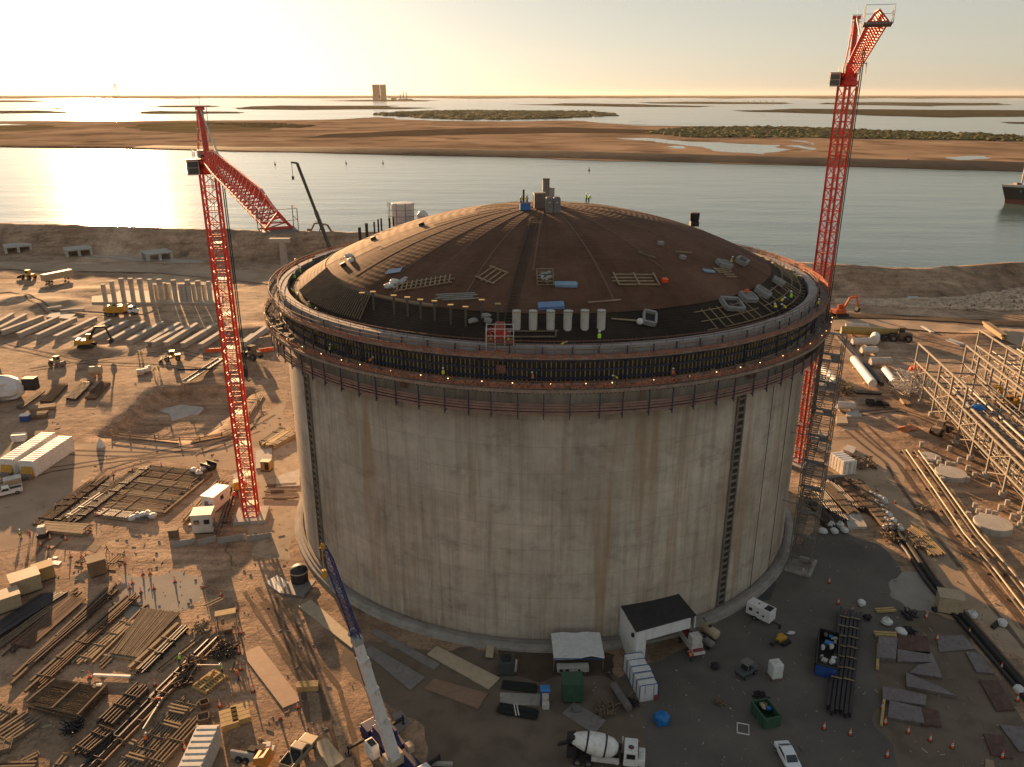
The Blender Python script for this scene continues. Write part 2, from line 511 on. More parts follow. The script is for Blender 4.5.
# ------------------------------------------------------------------ water out to the horizon
def water_material():
    m = bpy.data.materials.new('sea_water'); m.use_nodes = True
    t = m.node_tree; N, L = t.nodes, t.links
    b = N['Principled BSDF']
    b.inputs['Roughness'].default_value = .24
    b.inputs['IOR'].default_value = 1.33
    g = N.new('ShaderNodeNewGeometry')
    n = N.new('ShaderNodeTexNoise'); n.inputs['Scale'].default_value = .006; n.inputs['Detail'].default_value = 6
    mp = N.new('ShaderNodeMapping'); mp.inputs['Scale'].default_value = (.35, 1, 1); mp.inputs['Rotation'].default_value = (0, 0, .35)
    L.new(g.outputs['Position'], mp.inputs['Vector']); L.new(mp.outputs['Vector'], n.inputs['Vector'])
    r = N.new('ShaderNodeValToRGB')
    r.color_ramp.elements[0].position = .35; r.color_ramp.elements[0].color = (.070, .120, .105, 1)
    r.color_ramp.elements[1].position = .68; r.color_ramp.elements[1].color = (.11, .165, .145, 1)
    L.new(n.outputs['Fac'], r.inputs['Fac']); L.new(r.outputs['Color'], b.inputs['Base Color'])
    rr = N.new('ShaderNodeMapRange'); rr.inputs['To Min'].default_value = .12; rr.inputs['To Max'].default_value = .20
    L.new(n.outputs['Fac'], rr.inputs['Value']); L.new(rr.outputs['Result'], b.inputs['Roughness'])
    n2 = N.new('ShaderNodeTexNoise'); n2.inputs['Scale'].default_value = .22; n2.inputs['Detail'].default_value = 5
    L.new(g.outputs['Position'], n2.inputs['Vector'])
    n4 = N.new('ShaderNodeTexNoise'); n4.inputs['Scale'].default_value = .035; n4.inputs['Detail'].default_value = 7; L.new(mp.outputs['Vector'], n4.inputs['Vector'])
    ad = N.new('ShaderNodeMath'); ad.operation = 'MULTIPLY_ADD'; ad.inputs[1].default_value = 5.0; L.new(n4.outputs['Fac'], ad.inputs[0]); L.new(n2.outputs['Fac'], ad.inputs[2])
    bp = N.new('ShaderNodeBump'); bp.inputs['Strength'].default_value = .4; bp.inputs['Distance'].default_value = .4
    L.new(ad.outputs[0], bp.inputs['Height']); L.new(bp.outputs['Normal'], b.inputs['Normal'])
    return m
WATER = water_material()
wm = MB()
wv = []
ys_w = [150, 300, 600, 1200, 2500, 6000, 14000, 45000]
for y in ys_w:
    for k in range(9):
        x = (k - 4) / 4.0 * max(1500, y * 1.0)
        wv.append((x, y, -3.0))
wf = []
for j in range(len(ys_w) - 1):
    for i in range(8): wf.append((j * 9 + i, j * 9 + i + 1, (j + 1) * 9 + i + 1, (j + 1) * 9 + i))
wm.add(wv, wf)
tag(wm.build('water', WATER), kind='structure')

def shape(pts_px, z, jit=0.0, sub=6, seed=1):
    # outline sighted from the drone, projected on the plane z and roughened
    rnd = random.Random(seed)
    P = [at(u, v, z) for u, v in pts_px]
    for it in range(3 if jit else 0):
        Q = []
        for i, p in enumerate(P):
            q = P[(i + 1) % len(P)]
            amp = jit * (q - p).length * (1.0 if it else 1.3)
            Q += [p, (p + q) / 2 + Vector((rnd.uniform(-amp, amp), rnd.uniform(-amp, amp), 0))]
        P = Q
    return [(p.x, p.y) for p in P]
def sheet(name, pts, z, m, jit=0.0, sub=6, seed=1, thick=0.0, kind='structure', plain=False):
    pl = [(p.x, p.y) for p in (at(u, v, z) for u, v in pts)] if plain else shape(pts, z, jit, sub, seed)
    b = MB()
    if thick: b.prism(pl, z - thick, z)
    else: b.add([(x, y, z) for x, y in pl], [tuple(range(len(pl)))])
    o = b.build(name, m, fix=True)
    if not thick:
        o.data.polygons.foreach_set('use_smooth', [False] * len(o.data.polygons))
        if o.data.polygons and o.data.polygons[0].normal.z < 0:
            o.data.flip_normals()
    return tag(o, kind=kind)

SAND = mat('tidal_sand', (0.235, 0.155, 0.100), .9, var=.3, scale=.0045, world=True, col2=(.37, .26, .17), dirt=(.135, .085, .055), dirt_amt=.85, spec=0.0, detail=8)
MUD_AND_SHADE = mat('mud_and_bank_shade', (0.085, 0.062, 0.044), .95, var=.25, scale=.01, world=True, spec=0.0)  # mud colour, also carries the shade of the far bank
SCRUB = mat('mangrove_leaves', (0.080, 0.080, 0.030), .95, var=.4, scale=.05, world=True, col2=(.14, .13, .05), spec=.1)
SCRUB_F = mat('far_scrub', (0.065, 0.060, 0.036), .95, var=.25, scale=.01, world=True, spec=0.0)

far_shore = [(-260, 143), (-120, 145), (0, 147), (170, 149.5), (330, 153), (520, 157), (700, 162), (860, 166.5), (1024, 171), (1300, 178)]
back = [(1300, 146), (1024, 137), (900, 132), (770, 127), (640, 125.5), (615, 123), (585, 121), (560, 120.5), (500, 121.5), (440, 121), (400, 119.5),
        (378, 117.2), (345, 119), (250, 120.3), (130, 121), (60, 121), (-120, 123), (-260, 124)]
sheet('sandbank', far_shore + back, -2.6, SAND, .10, 5, 2)
sheet('bank_shade_strip', far_shore + [(1300, 171), (1024, 164.5), (860, 160.5), (700, 156), (520, 152), (330, 149.2), (170, 147.3), (0, 145.6), (-260, 142)], -2.5, MUD_AND_SHADE, .02, 4, 3)  # dark strip, shade of the far bank's slope put into its colour
LEV = mat('levee_rock', (.09, .068, .05), .95, var=.35, scale=.03, world=True, spec=.1)
def levee(line, h, front, back_w):
    P = [at(u, v, -3) for u, v in line]; pts = []
    for a, c in zip(P, P[1:]):
        for k in range(14): pts.append(a.lerp(c, k / 14))
    b = MB(); vs = []; n = 5
    for i, p in enumerate(pts):
        d = (pts[min(i + 1, len(pts) - 1)] - pts[max(i - 1, 0)]).normalized(); nn = Vector((-d.y, d.x, 0))
        hh = h * (1 + .18 * mnoise.noise((p.x * .01, p.y * .01, 2))) * min(1, i / 20 + .12)
        for o_, z in ((0, -3.3), (front, -3 + hh), (front + 7, -2.8 + hh), (front + back_w, -2.5), (front + back_w + 6, -2.7)):
            q = p + nn * (o_ + 3 * mnoise.noise((p.x * .02, p.y * .02, 8))); vs.append((q.x, q.y, z))
    for i in range(len(pts) - 1):
        for k in range(n - 1): b.f.append((i * n + k, (i + 1) * n + k, (i + 1) * n + k + 1, i * n + k + 1))
    b.v = vs; b.m = [0] * len(b.f)
    return tag(b.build('levee', LEV, smooth=True, fix=True), kind='structure')
levee([(120, 148.6), (330, 153), (520, 157), (700, 162), (860, 166.5), (1024, 171), (1300, 178)], 6.2, 34, 40)
DUNE = mat('dune_grass', (0.12, 0.10, 0.045), .95, var=.3, scale=.008, world=True, col2=(.15, .11, .055), spec=0.0)
sheet('dune_flat', [(130, 124), (190, 122.3), (310, 124.5), (312, 126.5), (270, 130), (190, 133), (140, 131)], -2.55, DUNE, .12, 6, 5)
sheet('dune_flat', [(-60, 126.5), (20, 124), (55, 125.5), (70, 128), (30, 130.5), (-60, 132)], -2.55, DUNE, .12, 6, 6)
sheet('wet_flat', [(440, 129), (560, 127), (700, 131), (690, 134), (560, 133), (450, 135), (300, 138), (330, 134)], -2.56, MUD_AND_SHADE, .06, 6, 16)
for k, pts in enumerate([[(616, 138.8), (640, 138), (668, 139.5), (700, 142), (735, 143.5), (780, 145), (792, 150), (764, 154.5), (735, 152.5), (705, 148), (690, 146), (655, 142)],
                         [(668, 146.2), (682, 145.8), (683, 148.4), (668, 148.6)], [(784, 146), (790, 140.5), (806, 141), (815, 148), (800, 151)], [(-60, 125), (10, 124), (30, 124.8), (-60, 126)],
                         [(600, 121.5), (650, 121), (640, 124.5), (610, 123.5)], [(955, 157), (985, 156), (980, 159), (960, 160)]]):
    sheet('tidal_pool', pts, -2.545, WATER, .16, 6, 20 + k)

def bushland(name, pts, z, hmax, cell, m, seed, jit=.12):
    # low scrub: many leafy clumps of uneven height covering an outline
    rnd = random.Random(seed)
    pl = shape(pts, z, jit, 5, seed)
    xs = [p[0] for p in pl]; ys = [p[1] for p in pl]
    def inside(x, y):
        c = False
        n = len(pl)
        for i in range(n):
            x1, y1 = pl[i]; x2, y2 = pl[(i + 1) % n]
            if (y1 > y) != (y2 > y) and x < (x2 - x1) * (y - y1) / (y2 - y1) + x1: c = not c
        return c
    b = MB()
    y = min(ys)
    while y < max(ys):
        x = min(xs)
        while x < max(xs):
            px, py = x + rnd.uniform(-.5, .5) * cell, y + rnd.uniform(-.5, .5) * cell
            if inside(px, py) and rnd.random() < .9:
                h = hmax * rnd.uniform(.35, 1.0) * (.6 + .6 * (.5 + .5 * mnoise.noise((px * .006, py * .006, seed))))
                r = cell * rnd.uniform(.5, .85)
                b.lump((px, py, z + h * .35), r, r, h * .65, rnd, 5, 3, .3)
            x += cell
        y += cell
    return tag(b.build(name, m), kind='stuff')
o = bushland('mangrove_scrub', [(648, 133.5), (672, 130), (700, 127.6), (770, 127.8), (830, 129), (960, 134), (1024, 138), (1200, 142), (1200, 147), (1024, 141.5), (900, 139.3), (830, 138.2), (740, 137.6), (690, 137.4)], -2.6, 6.5, 11, SCRUB, 31)
tag(o, 'band of olive green mangrove scrub along the back of the sandbank', 'scrub')
o = bushland('mangrove_scrub', [(388, 113.5), (430, 111.4), (520, 111.2), (600, 112.2), (618, 114.5), (600, 116.5), (540, 118.6), (470, 119.6), (440, 118.6)], -2.6, 9, 24, SCRUB, 32)
tag(o, 'long olive green mangrove island at the far edge of the sandbank', 'scrub')
o = bushland('mangrove_scrub', [(200, 123.5), (260, 122.8), (312, 125.5), (300, 128), (250, 127)], -2.6, 2.5, 16, DUNE, 33)
tag(o, 'low brownish scrub on the dune behind the left tower crane', 'scrub')
for k, pts in enumerate([[(-80, 100.2), (62, 100.6), (58, 102), (-80, 102.4)], [(-80, 111), (40, 110.4), (70, 112), (66, 113), (-80, 113.6)], [(30, 108), (68, 107.6), (66, 109)],
                         [(140, 112.8), (160, 110.8), (238, 111.8), (240, 113.2), (150, 113.8)], [(165, 105.6), (212, 105.4), (210, 107), (170, 107.2)],
                         [(243, 107), (280, 105.4), (400, 105.8), (437, 108), (400, 109.2), (300, 109.8), (244, 109.2)],
                         [(512, 104.6), (560, 103.2), (640, 104.2), (716, 106), (700, 107), (600, 106.2)], [(640, 102.6), (690, 101.6), (785, 102.4), (780, 104), (690, 103.8)],
                         [(733, 110.6), (790, 108.6), (1000, 110), (1200, 112), (1200, 117), (1024, 116.5), (950, 117.3), (860, 114.8), (790, 112.6)],
                         [(818, 103.6), (870, 102), (1000, 103), (975, 105.4), (930, 106.3)], [(1000, 122), (1080, 121), (1080, 125), (1030, 124)],
                         [(320, 100.2), (386, 99.6), (440, 100.4), (430, 101.4), (330, 101.4)]]):
    sheet('low_island', pts, -2.2, SCRUB_F, .12, 5, 40 + k)
# far shore: low land closing the horizon
rn = random.Random(5)
fl = []
for k in range(41):
    u = -140 + k * 32
    fl.append(at(u, 98.2 + rn.uniform(-.35, .5), -2))
farpts = [(p.x, p.y) for p in fl] + [(46000, 44500), (-46000, 44500)]
b = MB(); b.prism(farpts, -2.0, 4.0)
tag(b.build('far_shore', SCRUB_F, fix=True), kind='structure')

# ------------------------------------------------------------------ haze
HZ = bpy.data.materials.new('sea_haze'); HZ.use_nodes = True
ht = HZ.node_tree
ht.nodes.remove(ht.nodes['Principled BSDF'])
pv = ht.nodes.new('ShaderNodeVolumePrincipled')
pv.inputs['Color'].default_value = (.95, .9, .82, 1)
pv.inputs['Density'].default_value = 0.0000095
pv.inputs['Anisotropy'].default_value = 0.3
ht.links.new(pv.outputs['Volume'], ht.nodes['Material Output'].inputs['Volume'])
b = MB(); b.box(0, 20000, 97, 120000, 60000, 214)
hz = tag(b.build('haze', HZ), kind='stuff')
tag(hz, 'thin warm haze over the whole scene', 'haze')

# ------------------------------------------------------------------ roads, pads and other ground surfaces
ROAD = mat('dirt_road', (0.39, 0.29, 0.20), .95, var=.18, scale=.05, world=True, bump=.05, bscale=.8, dirt=(.22, .16, .11), spec=.1)
PAVED = mat('yard_paving', (0.125, 0.112, 0.098), .9, var=.25, scale=.07, world=True, bump=.03, bscale=1.5, dirt=(.17, .145, .115), dirt_amt=.7, spec=.2, detail=8)
PALE = mat('slurry_concrete', (0.30, 0.275, 0.24), .9, var=.12, scale=.3, world=True, bump=.02, spec=.2)
SANDY = mat('compacted_sand', (0.17, 0.132, 0.098), .95, var=.2, scale=.12, world=True, bump=.04, bscale=1.5, dirt=(.115, .085, .063), dirt_amt=.7, spec=.1, detail=8)  # sand colour, lowered to suit ground lying in the tank's shade
DARKD = mat('damp_soil', (0.10, 0.072, 0.05), .95, var=.3, scale=.2, world=True, bump=.06, bscale=1.5, spec=.1)

def drape(name, line, width, m, lift=.05, seg=10):
    # a ribbon that follows the ground
    P = [at(u, v) for u, v in line]
    pts = []
    for a, c in zip(P, P[1:]):
        for k in range(seg): pts.append(a.lerp(c, k / seg))
    pts.append(P[-1])
    b = MB(); vs = []
    nk = 5
    for i, p in enumerate(pts):
        d = (pts[min(i + 1, len(pts) - 1)] - pts[max(i - 1, 0)]).normalized()
        n = Vector((-d.y, d.x, 0))
        w = (width if not isinstance(width, tuple) else lerp(width[0], width[1], i / (len(pts) - 1))) * (1 + .15 * mnoise.noise((p.x * .05, p.y * .05, 4)))
        for k in range(nk):
            q = p + n * (w * (k / (nk - 1) - .5))
            vs.append((q.x, q.y, hgt(q.x, q.y) + lift))
    fs = []
    for i in range(len(pts) - 1):
        for k in range(nk - 1): fs.append((i * nk + k, i * nk + k + 1, (i + 1) * nk + k + 1, (i + 1) * nk + k))
    b.add(vs, fs)
    o = b.build(name, m, smooth=True, fix=True)
    return tag(o, kind='structure')

drape('road', [(-60, 264), (60, 268), (160, 269.5), (230, 275), (300, 283)], 15, ROAD, .25)
drape('road', [(-40, 292), (20, 290), (45, 298), (60, 306), (100, 308), (150, 312)], 8, ROAD, .2)
drape('road', [(826, 326), (900, 325), (960, 331), (1010, 341), (1060, 352)], 12, ROAD, .25)
drape('verge', [(820, 317), (900, 317), (975, 322), (1040, 325)], 7, DARKD, .3)
sheet('pond', [(86, 255.4), (110, 255.6), (140, 256.6), (175, 258.6), (204, 261), (204, 263), (160, 261.6), (120, 259.2), (90, 257.4)], .12, mat('pond_water', (.36, .33, .28), .25, var=.1, scale=.05, world=True, spec=.6), .06, 3, 90)

yard = [(500, 800), (540, 752), (570, 715), (600, 690), (640, 665), (705, 640), (745, 590), (800, 545), (838, 528), (880, 545), (905, 575), (950, 640), (1010, 700), (1060, 790), (700, 830)]
sheet('yard_paving', yard, .004, PAVED, .10, 7, 60)
sheet('compacted_sand', [(870, 640), (930, 612), (965, 625), (1000, 680), (1045, 760), (1010, 800), (900, 780), (872, 720)], .010, SANDY, .12, 7, 61)
sheet('slurry_patch', [(902, 572), (925, 570), (938, 580), (940, 600), (932, 612), (908, 612), (897, 600)], .016, PALE, .2, 6, 62)
sheet('haul_road', [(800, 440), (870, 438), (905, 470), (960, 560), (1035, 640), (1060, 690), (1010, 650), (930, 560), (880, 520), (850, 490), (800, 470)], .004, ROAD, .1, 6, 63)
sheet('shade_darkened_ground', [(340, 640), (430, 650), (520, 662), (610, 672), (640, 700), (620, 800), (450, 810), (425, 740), (365, 690)], .008, SANDY, .14, 7, 64)  # ground sheet darkened where the tank's shadow falls
sheet('damp_patch', [(498, 650), (560, 648), (615, 655), (612, 680), (560, 676), (500, 676)], .014, DARKD, .15, 6, 65)
sheet('wet_patch', [(735, 600), (790, 548), (800, 560), (770, 600), (748, 624)], .014, mat('wet_asphalt', (.04, .04, .042), .55, var=.3, scale=.2, world=True), .2, 6, 66)
sheet('haul_road', [(-30, 440), (120, 448), (210, 445), (250, 425), (285, 400), (292, 430), (240, 470), (175, 462), (110, 455), (90, 470), (40, 540), (-30, 560)], .004, ROAD, .06, 7, 67)
sheet('crane_apron', [(246, 450), (300, 440), (304, 520), (290, 560), (252, 556), (240, 520)], .012, mat('dusty_slab', (.42, .34, .25), .92, var=.15, scale=.25, world=True, bump=.03, dirt=(.30, .22, .15), dirt_amt=.8, spec=.1), .08, 7, 68)
sheet('gravel_apron', [(120, 575), (180, 570), (205, 580), (200, 600), (178, 612), (150, 640), (130, 620)], .008, PALE, .15, 7, 69)

def ruts(line, gap, seed):
    # a vehicle's pair of wheel ruts pressed into the dirt
    P = [at(u, v) for u, v in line]
    for s_ in (-gap / 2, gap / 2):
        Q = []
        for i, p in enumerate(P):
            d = (P[min(i + 1, len(P) - 1)] - P[max(i - 1, 0)]).normalized(); Q.append(p + Vector((-d.y, d.x, 0)) * s_)
        b = MB(); vs = []; pts = []
        for a, c in zip(Q, Q[1:]):
            for k in range(12): pts.append(a.lerp(c, k / 12))
        for i, p in enumerate(pts):
            d = (pts[min(i + 1, len(pts) - 1)] - pts[max(i - 1, 0)]).normalized(); nn = Vector((-d.y, d.x, 0))
            w = .34 * (1 + .5 * mnoise.noise((p.x * .3, p.y * .3, seed))); off = .25 * mnoise.noise((p.x * .08, p.y * .08, seed + 2))
            for e in (-w, w):
                q = p + nn * (e + off); vs.append((q.x, q.y, hgt(q.x, q.y) + .02 + .005 * seed + (.0025 if s_ > 0 else 0)))
        fs = [(2 * i, 2 * i + 2, 2 * i + 3, 2 * i + 1) for i in range(len(pts) - 1)]
        b.add(vs, fs); tag(b.build('wheel_rut', RUT, fix=True), kind='structure')
RUT = mat('rut_soil', (.15, .105, .075), .95, var=.35, scale=.4, world=True, bump=.05, bscale=2, spec=.1)
for k, (ln, gp) in enumerate([([(-20, 470), (60, 452), (150, 455), (230, 438), (275, 412)], 2.4), ([(-20, 492), (50, 470), (120, 459), (200, 452), (262, 428)], 2.2), ([(40, 560), (80, 500), (110, 470), (150, 458)], 2.4),
        ([(270, 600), (300, 650), (330, 690), (345, 740), (350, 790)], 2.3), ([(250, 590), (285, 640), (310, 680), (320, 740)], 2.1), ([(30, 370), (110, 358), (180, 352), (260, 368)], 2.6), ([(0, 345), (80, 362), (150, 366), (230, 372)], 2.5),
        ([(850, 430), (890, 462), (930, 520), (985, 590), (1040, 655)], 2.4), ([(862, 425), (905, 465), (945, 520), (1000, 585), (1045, 635)], 2.2), ([(845, 415), (900, 410), (940, 425), (980, 445)], 2.4), ([(930, 300), (980, 312), (1040, 322)], 2.6),
        ([(60, 285), (30, 300), (50, 312), (110, 316)], 2.6)]): ruts(ln, gp, k)

# lean concrete floor of the excavation
fz = -2.5
b = MB()
b.prism(shape([(158, 411), (180, 404.5), (204, 408), (198, 414), (184, 417.5), (172, 421)], fz, .12, 5, 3), fz - .3, fz)
tag(b.build('pit_floor', CONC_PALE, fix=True), kind='structure')

# quarry stone heap by the channel
rb = MB(); rr_ = random.Random(8)
for k in range(4200):
    u = rr_.uniform(836, 1060)
    t = rr_.random()
    v0, v1 = interp(u, [836, 950, 1024, 1060], [300, 299, 288, 287]), interp(u, [836, 950, 1024, 1060], [304, 309, 311, 312])
    p = at(u, lerp(v0, v1, t))
    r = rr_.uniform(.3, .75)
    hh = interp(u, [836, 950, 1024], [.3, .7, 1.0]) * math.sin(math.pi * min(1, t * .9 + .05))
    rb.lump((p.x, p.y, hgt(p.x, p.y) + hh * rr_.random() + .1), r, r, r * .8, rr_, 5, 3, .3)
o = tag(rb.build('stone_heap', mat('quarry_stone', (.56, .43, .31), .95, var=.35, scale=.25, world=True)), 'wide heap of pale quarry stone beside the channel bank', 'rocks', kind='stuff')
# ------------------------------------------------------------------ the storage tank
TX, TY = 5.8, 139.4
tank = thing('storage_tank', 'huge round concrete storage tank under construction with a rust brown domed roof', 'tank', (TX, TY, 0))
RS = 83.7
def dome_z(r): return 56.0 - RS + math.sqrt(RS * RS - r * r)

def polar_nodes(m):
    t = m.node_tree; N, L = t.nodes, t.links
    tc = N.new('ShaderNodeTexCoord'); sp = N.new('ShaderNodeSeparateXYZ'); L.new(tc.outputs['Object'], sp.inputs[0])
    at2 = N.new('ShaderNodeMath'); at2.operation = 'ARCTAN2'; L.new(sp.outputs['Y'], at2.inputs[0]); L.new(sp.outputs['X'], at2.inputs[1])
    cx = N.new('ShaderNodeCombineXYZ'); L.new(sp.outputs['X'], cx.inputs[0]); L.new(sp.outputs['Y'], cx.inputs[1])
    ln = N.new('ShaderNodeVectorMath'); ln.operation = 'LENGTH'; L.new(cx.outputs[0], ln.inputs[0])
    return t, N, L, at2.outputs[0], ln.outputs['Value'], sp.outputs['Z']

def mnode(N, L, op, a, b=None):
    x = N.new('ShaderNodeMath'); x.operation = op
    for i, q in enumerate((a, b)):
        if q is None: continue
        if isinstance(q, (int, float)): x.inputs[i].default_value = q
        else: L.new(q, x.inputs[i])
    return x.outputs[0]
def vec(N, L, x, y, z=0.0):
    c = N.new('ShaderNodeCombineXYZ')
    for i, q in enumerate((x, y, z)):
        if isinstance(q, (int, float)): c.inputs[i].default_value = q
        else: L.new(q, c.inputs[i])
    return c.outputs[0]
def nois(N, L, v, scale=1.0, detail=5, rough=.6):
    n = N.new('ShaderNodeTexNoise'); n.inputs['Scale'].default_value = scale; n.inputs['Detail'].default_value = detail
    n.inputs['Roughness'].default_value = rough; L.new(v, n.inputs['Vector']); return n.outputs['Fac']
def cramp(N, L, f, stops):
    r = N.new('ShaderNodeValToRGB'); e = r.color_ramp.elements
    e[0].position, e[0].color = stops[0][0], (*stops[0][1], 1)
    e[1].position, e[1].color = stops[-1][0], (*stops[-1][1], 1)
    for p, c in stops[1:-1]:
        q = e.new(p); q.color = (*c, 1)
    L.new(f, r.inputs['Fac']); return r.outputs['Color']
def mixc(N, L, f, a, b, mode='MIX'):
    x = N.new('ShaderNodeMixRGB'); x.blend_type = mode
    for s, q in (('Fac', f), ('Color1', a), ('Color2', b)):
        if isinstance(q, (int, float)): x.inputs[s].default_value = q
        elif isinstance(q, tuple): x.inputs[s].default_value = (*q, 1)
        else: L.new(q, x.inputs[s])
    return x.outputs['Color']

def wall_material():
    m = bpy.data.materials.new('cast_concrete_wall'); m.use_nodes = True
    t, N, L, ang, r, z = polar_nodes(m)
    b = N['Principled BSDF']; b.inputs['Roughness'].default_value = .88; b.inputs['Specular IOR Level'].default_value = .25
    s = mnode(N, L, 'MULTIPLY', ang, 45.0)
    base = cramp(N, L, nois(N, L, vec(N, L, s, z), .06, 7, .62), [(.3, (.335, .28, .215)), (.5, (.435, .372, .30)), (.7, (.515, .455, .375))])
    # pour panels: each cast panel its own tone
    br = N.new('ShaderNodeTexBrick'); br.offset = .5; br.inputs['Scale'].default_value = 1.0
    br.inputs['Brick Width'].default_value = 7.07; br.inputs['Row Height'].default_value = 3.85
    br.inputs['Mortar Size'].default_value = .035; br.inputs['Mortar Smooth'].default_value = .6
    br.inputs['Color1'].default_value = (.90, .90, .90, 1); br.inputs['Color2'].default_value = (1.07, 1.06, 1.04, 1); br.inputs['Mortar'].default_value = (.84, .82, .79, 1)
    L.new(vec(N, L, s, z), br.inputs['Vector'])
    col = mixc(N, L, .6, base, br.outputs['Color'], 'MULTIPLY')
    # vertical weather streaks
    st = nois(N, L, vec(N, L, mnode(N, L, 'MULTIPLY', s, 1.1), mnode(N, L, 'MULTIPLY', z, .045)), 1.0, 6, .65)
    col = mixc(N, L, .9, col, cramp(N, L, st, [(.3, (.70, .67, .63)), (.5, (1, 1, 1)), (.72, (1.16, 1.15, 1.13))]), 'MULTIPLY')
    bl = nois(N, L, vec(N, L, mnode(N, L, 'MULTIPLY', s, .5), mnode(N, L, 'MULTIPLY', z, .5)), 1.0, 8, .7)
    col = mixc(N, L, 1.0, col, cramp(N, L, bl, [(.3, (.84, .83, .81)), (.55, (1, 1, 1)), (.75, (1.1, 1.1, 1.09))]), 'MULTIPLY')
    pa = nois(N, L, vec(N, L, mnode(N, L, 'MULTIPLY', s, .16), mnode(N, L, 'MULTIPLY', z, .24), 11.0), 1.0, 9, .72)
    col = mixc(N, L, 1.0, col, cramp(N, L, pa, [(.36, (.74, .73, .73)), (.45, (.97, .97, .97)), (.56, (1.0, 1.0, 1.0)), (.66, (1.17, 1.15, 1.12))]), 'MULTIPLY')
    # rust runs
    ru = nois(N, L, vec(N, L, mnode(N, L, 'MULTIPLY', s, .38), mnode(N, L, 'MULTIPLY', z, .022), 7.0), 1.0, 5, .6)
    col = mixc(N, L, cramp(N, L, ru, [(.56, (0, 0, 0)), (.68, (.6, .6, .6))]), col, (.30, .175, .09))
    # lime drips
    dr = nois(N, L, vec(N, L, mnode(N, L, 'MULTIPLY', s, 2.2), mnode(N, L, 'MULTIPLY', z, .16), 3.0), 1.0, 3, .5)
    low = N.new('ShaderNodeMapRange'); low.inputs['From Min'].default_value = 22; low.inputs['From Max'].default_value = 4; L.new(z, low.inputs['Value'])
    dmask = mixc(N, L, 1.0, cramp(N, L, dr, [(.66, (0, 0, 0)), (.74, (.8, .8, .8))]), low.outputs['Result'], 'MULTIPLY')
    col = mixc(N, L, dmask, col, (.55, .52, .46))
    # lift joints
    lj = mnode(N, L, 'ABSOLUTE', mnode(N, L, 'SUBTRACT', mnode(N, L, 'FRACT', mnode(N, L, 'DIVIDE', z, 3.85)), .5))
    col = mixc(N, L, cramp(N, L, lj, [(.478, (0, 0, 0)), (.494, (.2, .2, .2))]), col, (.17, .145, .12))
    L.new(col, b.inputs['Base Color'])
    bp = N.new('ShaderNodeBump'); bp.inputs['Strength'].default_value = .5; bp.inputs['Distance'].default_value = .05
    L.new(bl, bp.inputs['Height']); L.new(bp.outputs['Normal'], b.inputs['Normal'])
    return m

def dome_material(name, lo, hi, rib, seed, edge=False):
    m = bpy.data.materials.new(name); m.use_nodes = True
    t, N, L, ang, r, z = polar_nodes(m)
    b = N['Principled BSDF']; b.inputs['Roughness'].default_value = .9; b.inputs['Specular IOR Level'].default_value = .15
    a40 = mnode(N, L, 'MULTIPLY', ang, 34.0)
    tc = N.new('ShaderNodeTexCoord')
    base = cramp(N, L, nois(N, L, tc.outputs['Object'], .09, 7, .6), [(.3, lo), (.7, hi)])
    st = nois(N, L, vec(N, L, mnode(N, L, 'MULTIPLY', ang, 9.0), mnode(N, L, 'MULTIPLY', r, .02), seed), 1.0, 6, .7)
    col = mixc(N, L, 1.0, base, cramp(N, L, st, [(.3, (.72, .70, .68)), (.5, (1, 1, 1)), (.7, (1.22, 1.2, 1.18))]), 'MULTIPLY')
    sp = nois(N, L, tc.outputs['Object'], .8, 7, .7)
    col = mixc(N, L, 1.0, col, cramp(N, L, sp, [(.3, (.82, .8, .79)), (.7, (1.18, 1.17, 1.15))]), 'MULTIPLY')
    L.new(col, b.inputs['Base Color'])
    # hoop and radial bars under a skin of shotcrete
    ring = mnode(N, L, 'SINE', mnode(N, L, 'MULTIPLY', r, 2 * math.pi / rib))
    rays = mnode(N, L, 'SINE', mnode(N, L, 'MULTIPLY', ang, 150.0))
    h = mnode(N, L, 'ADD', mnode(N, L, 'MULTIPLY', ring, .55), mnode(N, L, 'ADD', mnode(N, L, 'MULTIPLY', rays, .12), mnode(N, L, 'MULTIPLY', sp, 1.6)))
    bp = N.new('ShaderNodeBump'); bp.inputs['Strength'].default_value = .55; bp.inputs['Distance'].default_value = .05 if not edge else .11
    L.new(h, bp.inputs['Height']); L.new(bp.outputs['Normal'], b.inputs['Normal'])
    return m

# wall, foundation
b = MB(); b.lathe([(45.0, .3), (45.0, 44.2), (44.3, 44.2)], 256)
b.build('wall', wall_material(), tank, smooth=False)
wall_o = KIDS[tank.name][-1]
wall_o.data.polygons.foreach_set('use_smooth', [True] * len(wall_o.data.polygons))
b = MB(); b.lathe([(40, .75), (46.2, .7), (46.25, .45), (46.8, .4), (46.85, 0)], 220)
b.build('base_slab', CONC, tank, fix=True)
b = MB(); b.lathe([(45.25, .76), (45.3, 1.0), (45.7, 1.0), (45.75, .76)], 220)
b.build('drain_kerb', mat('kerb_concrete', (.24, .21, .18), .9, var=.2), tank)

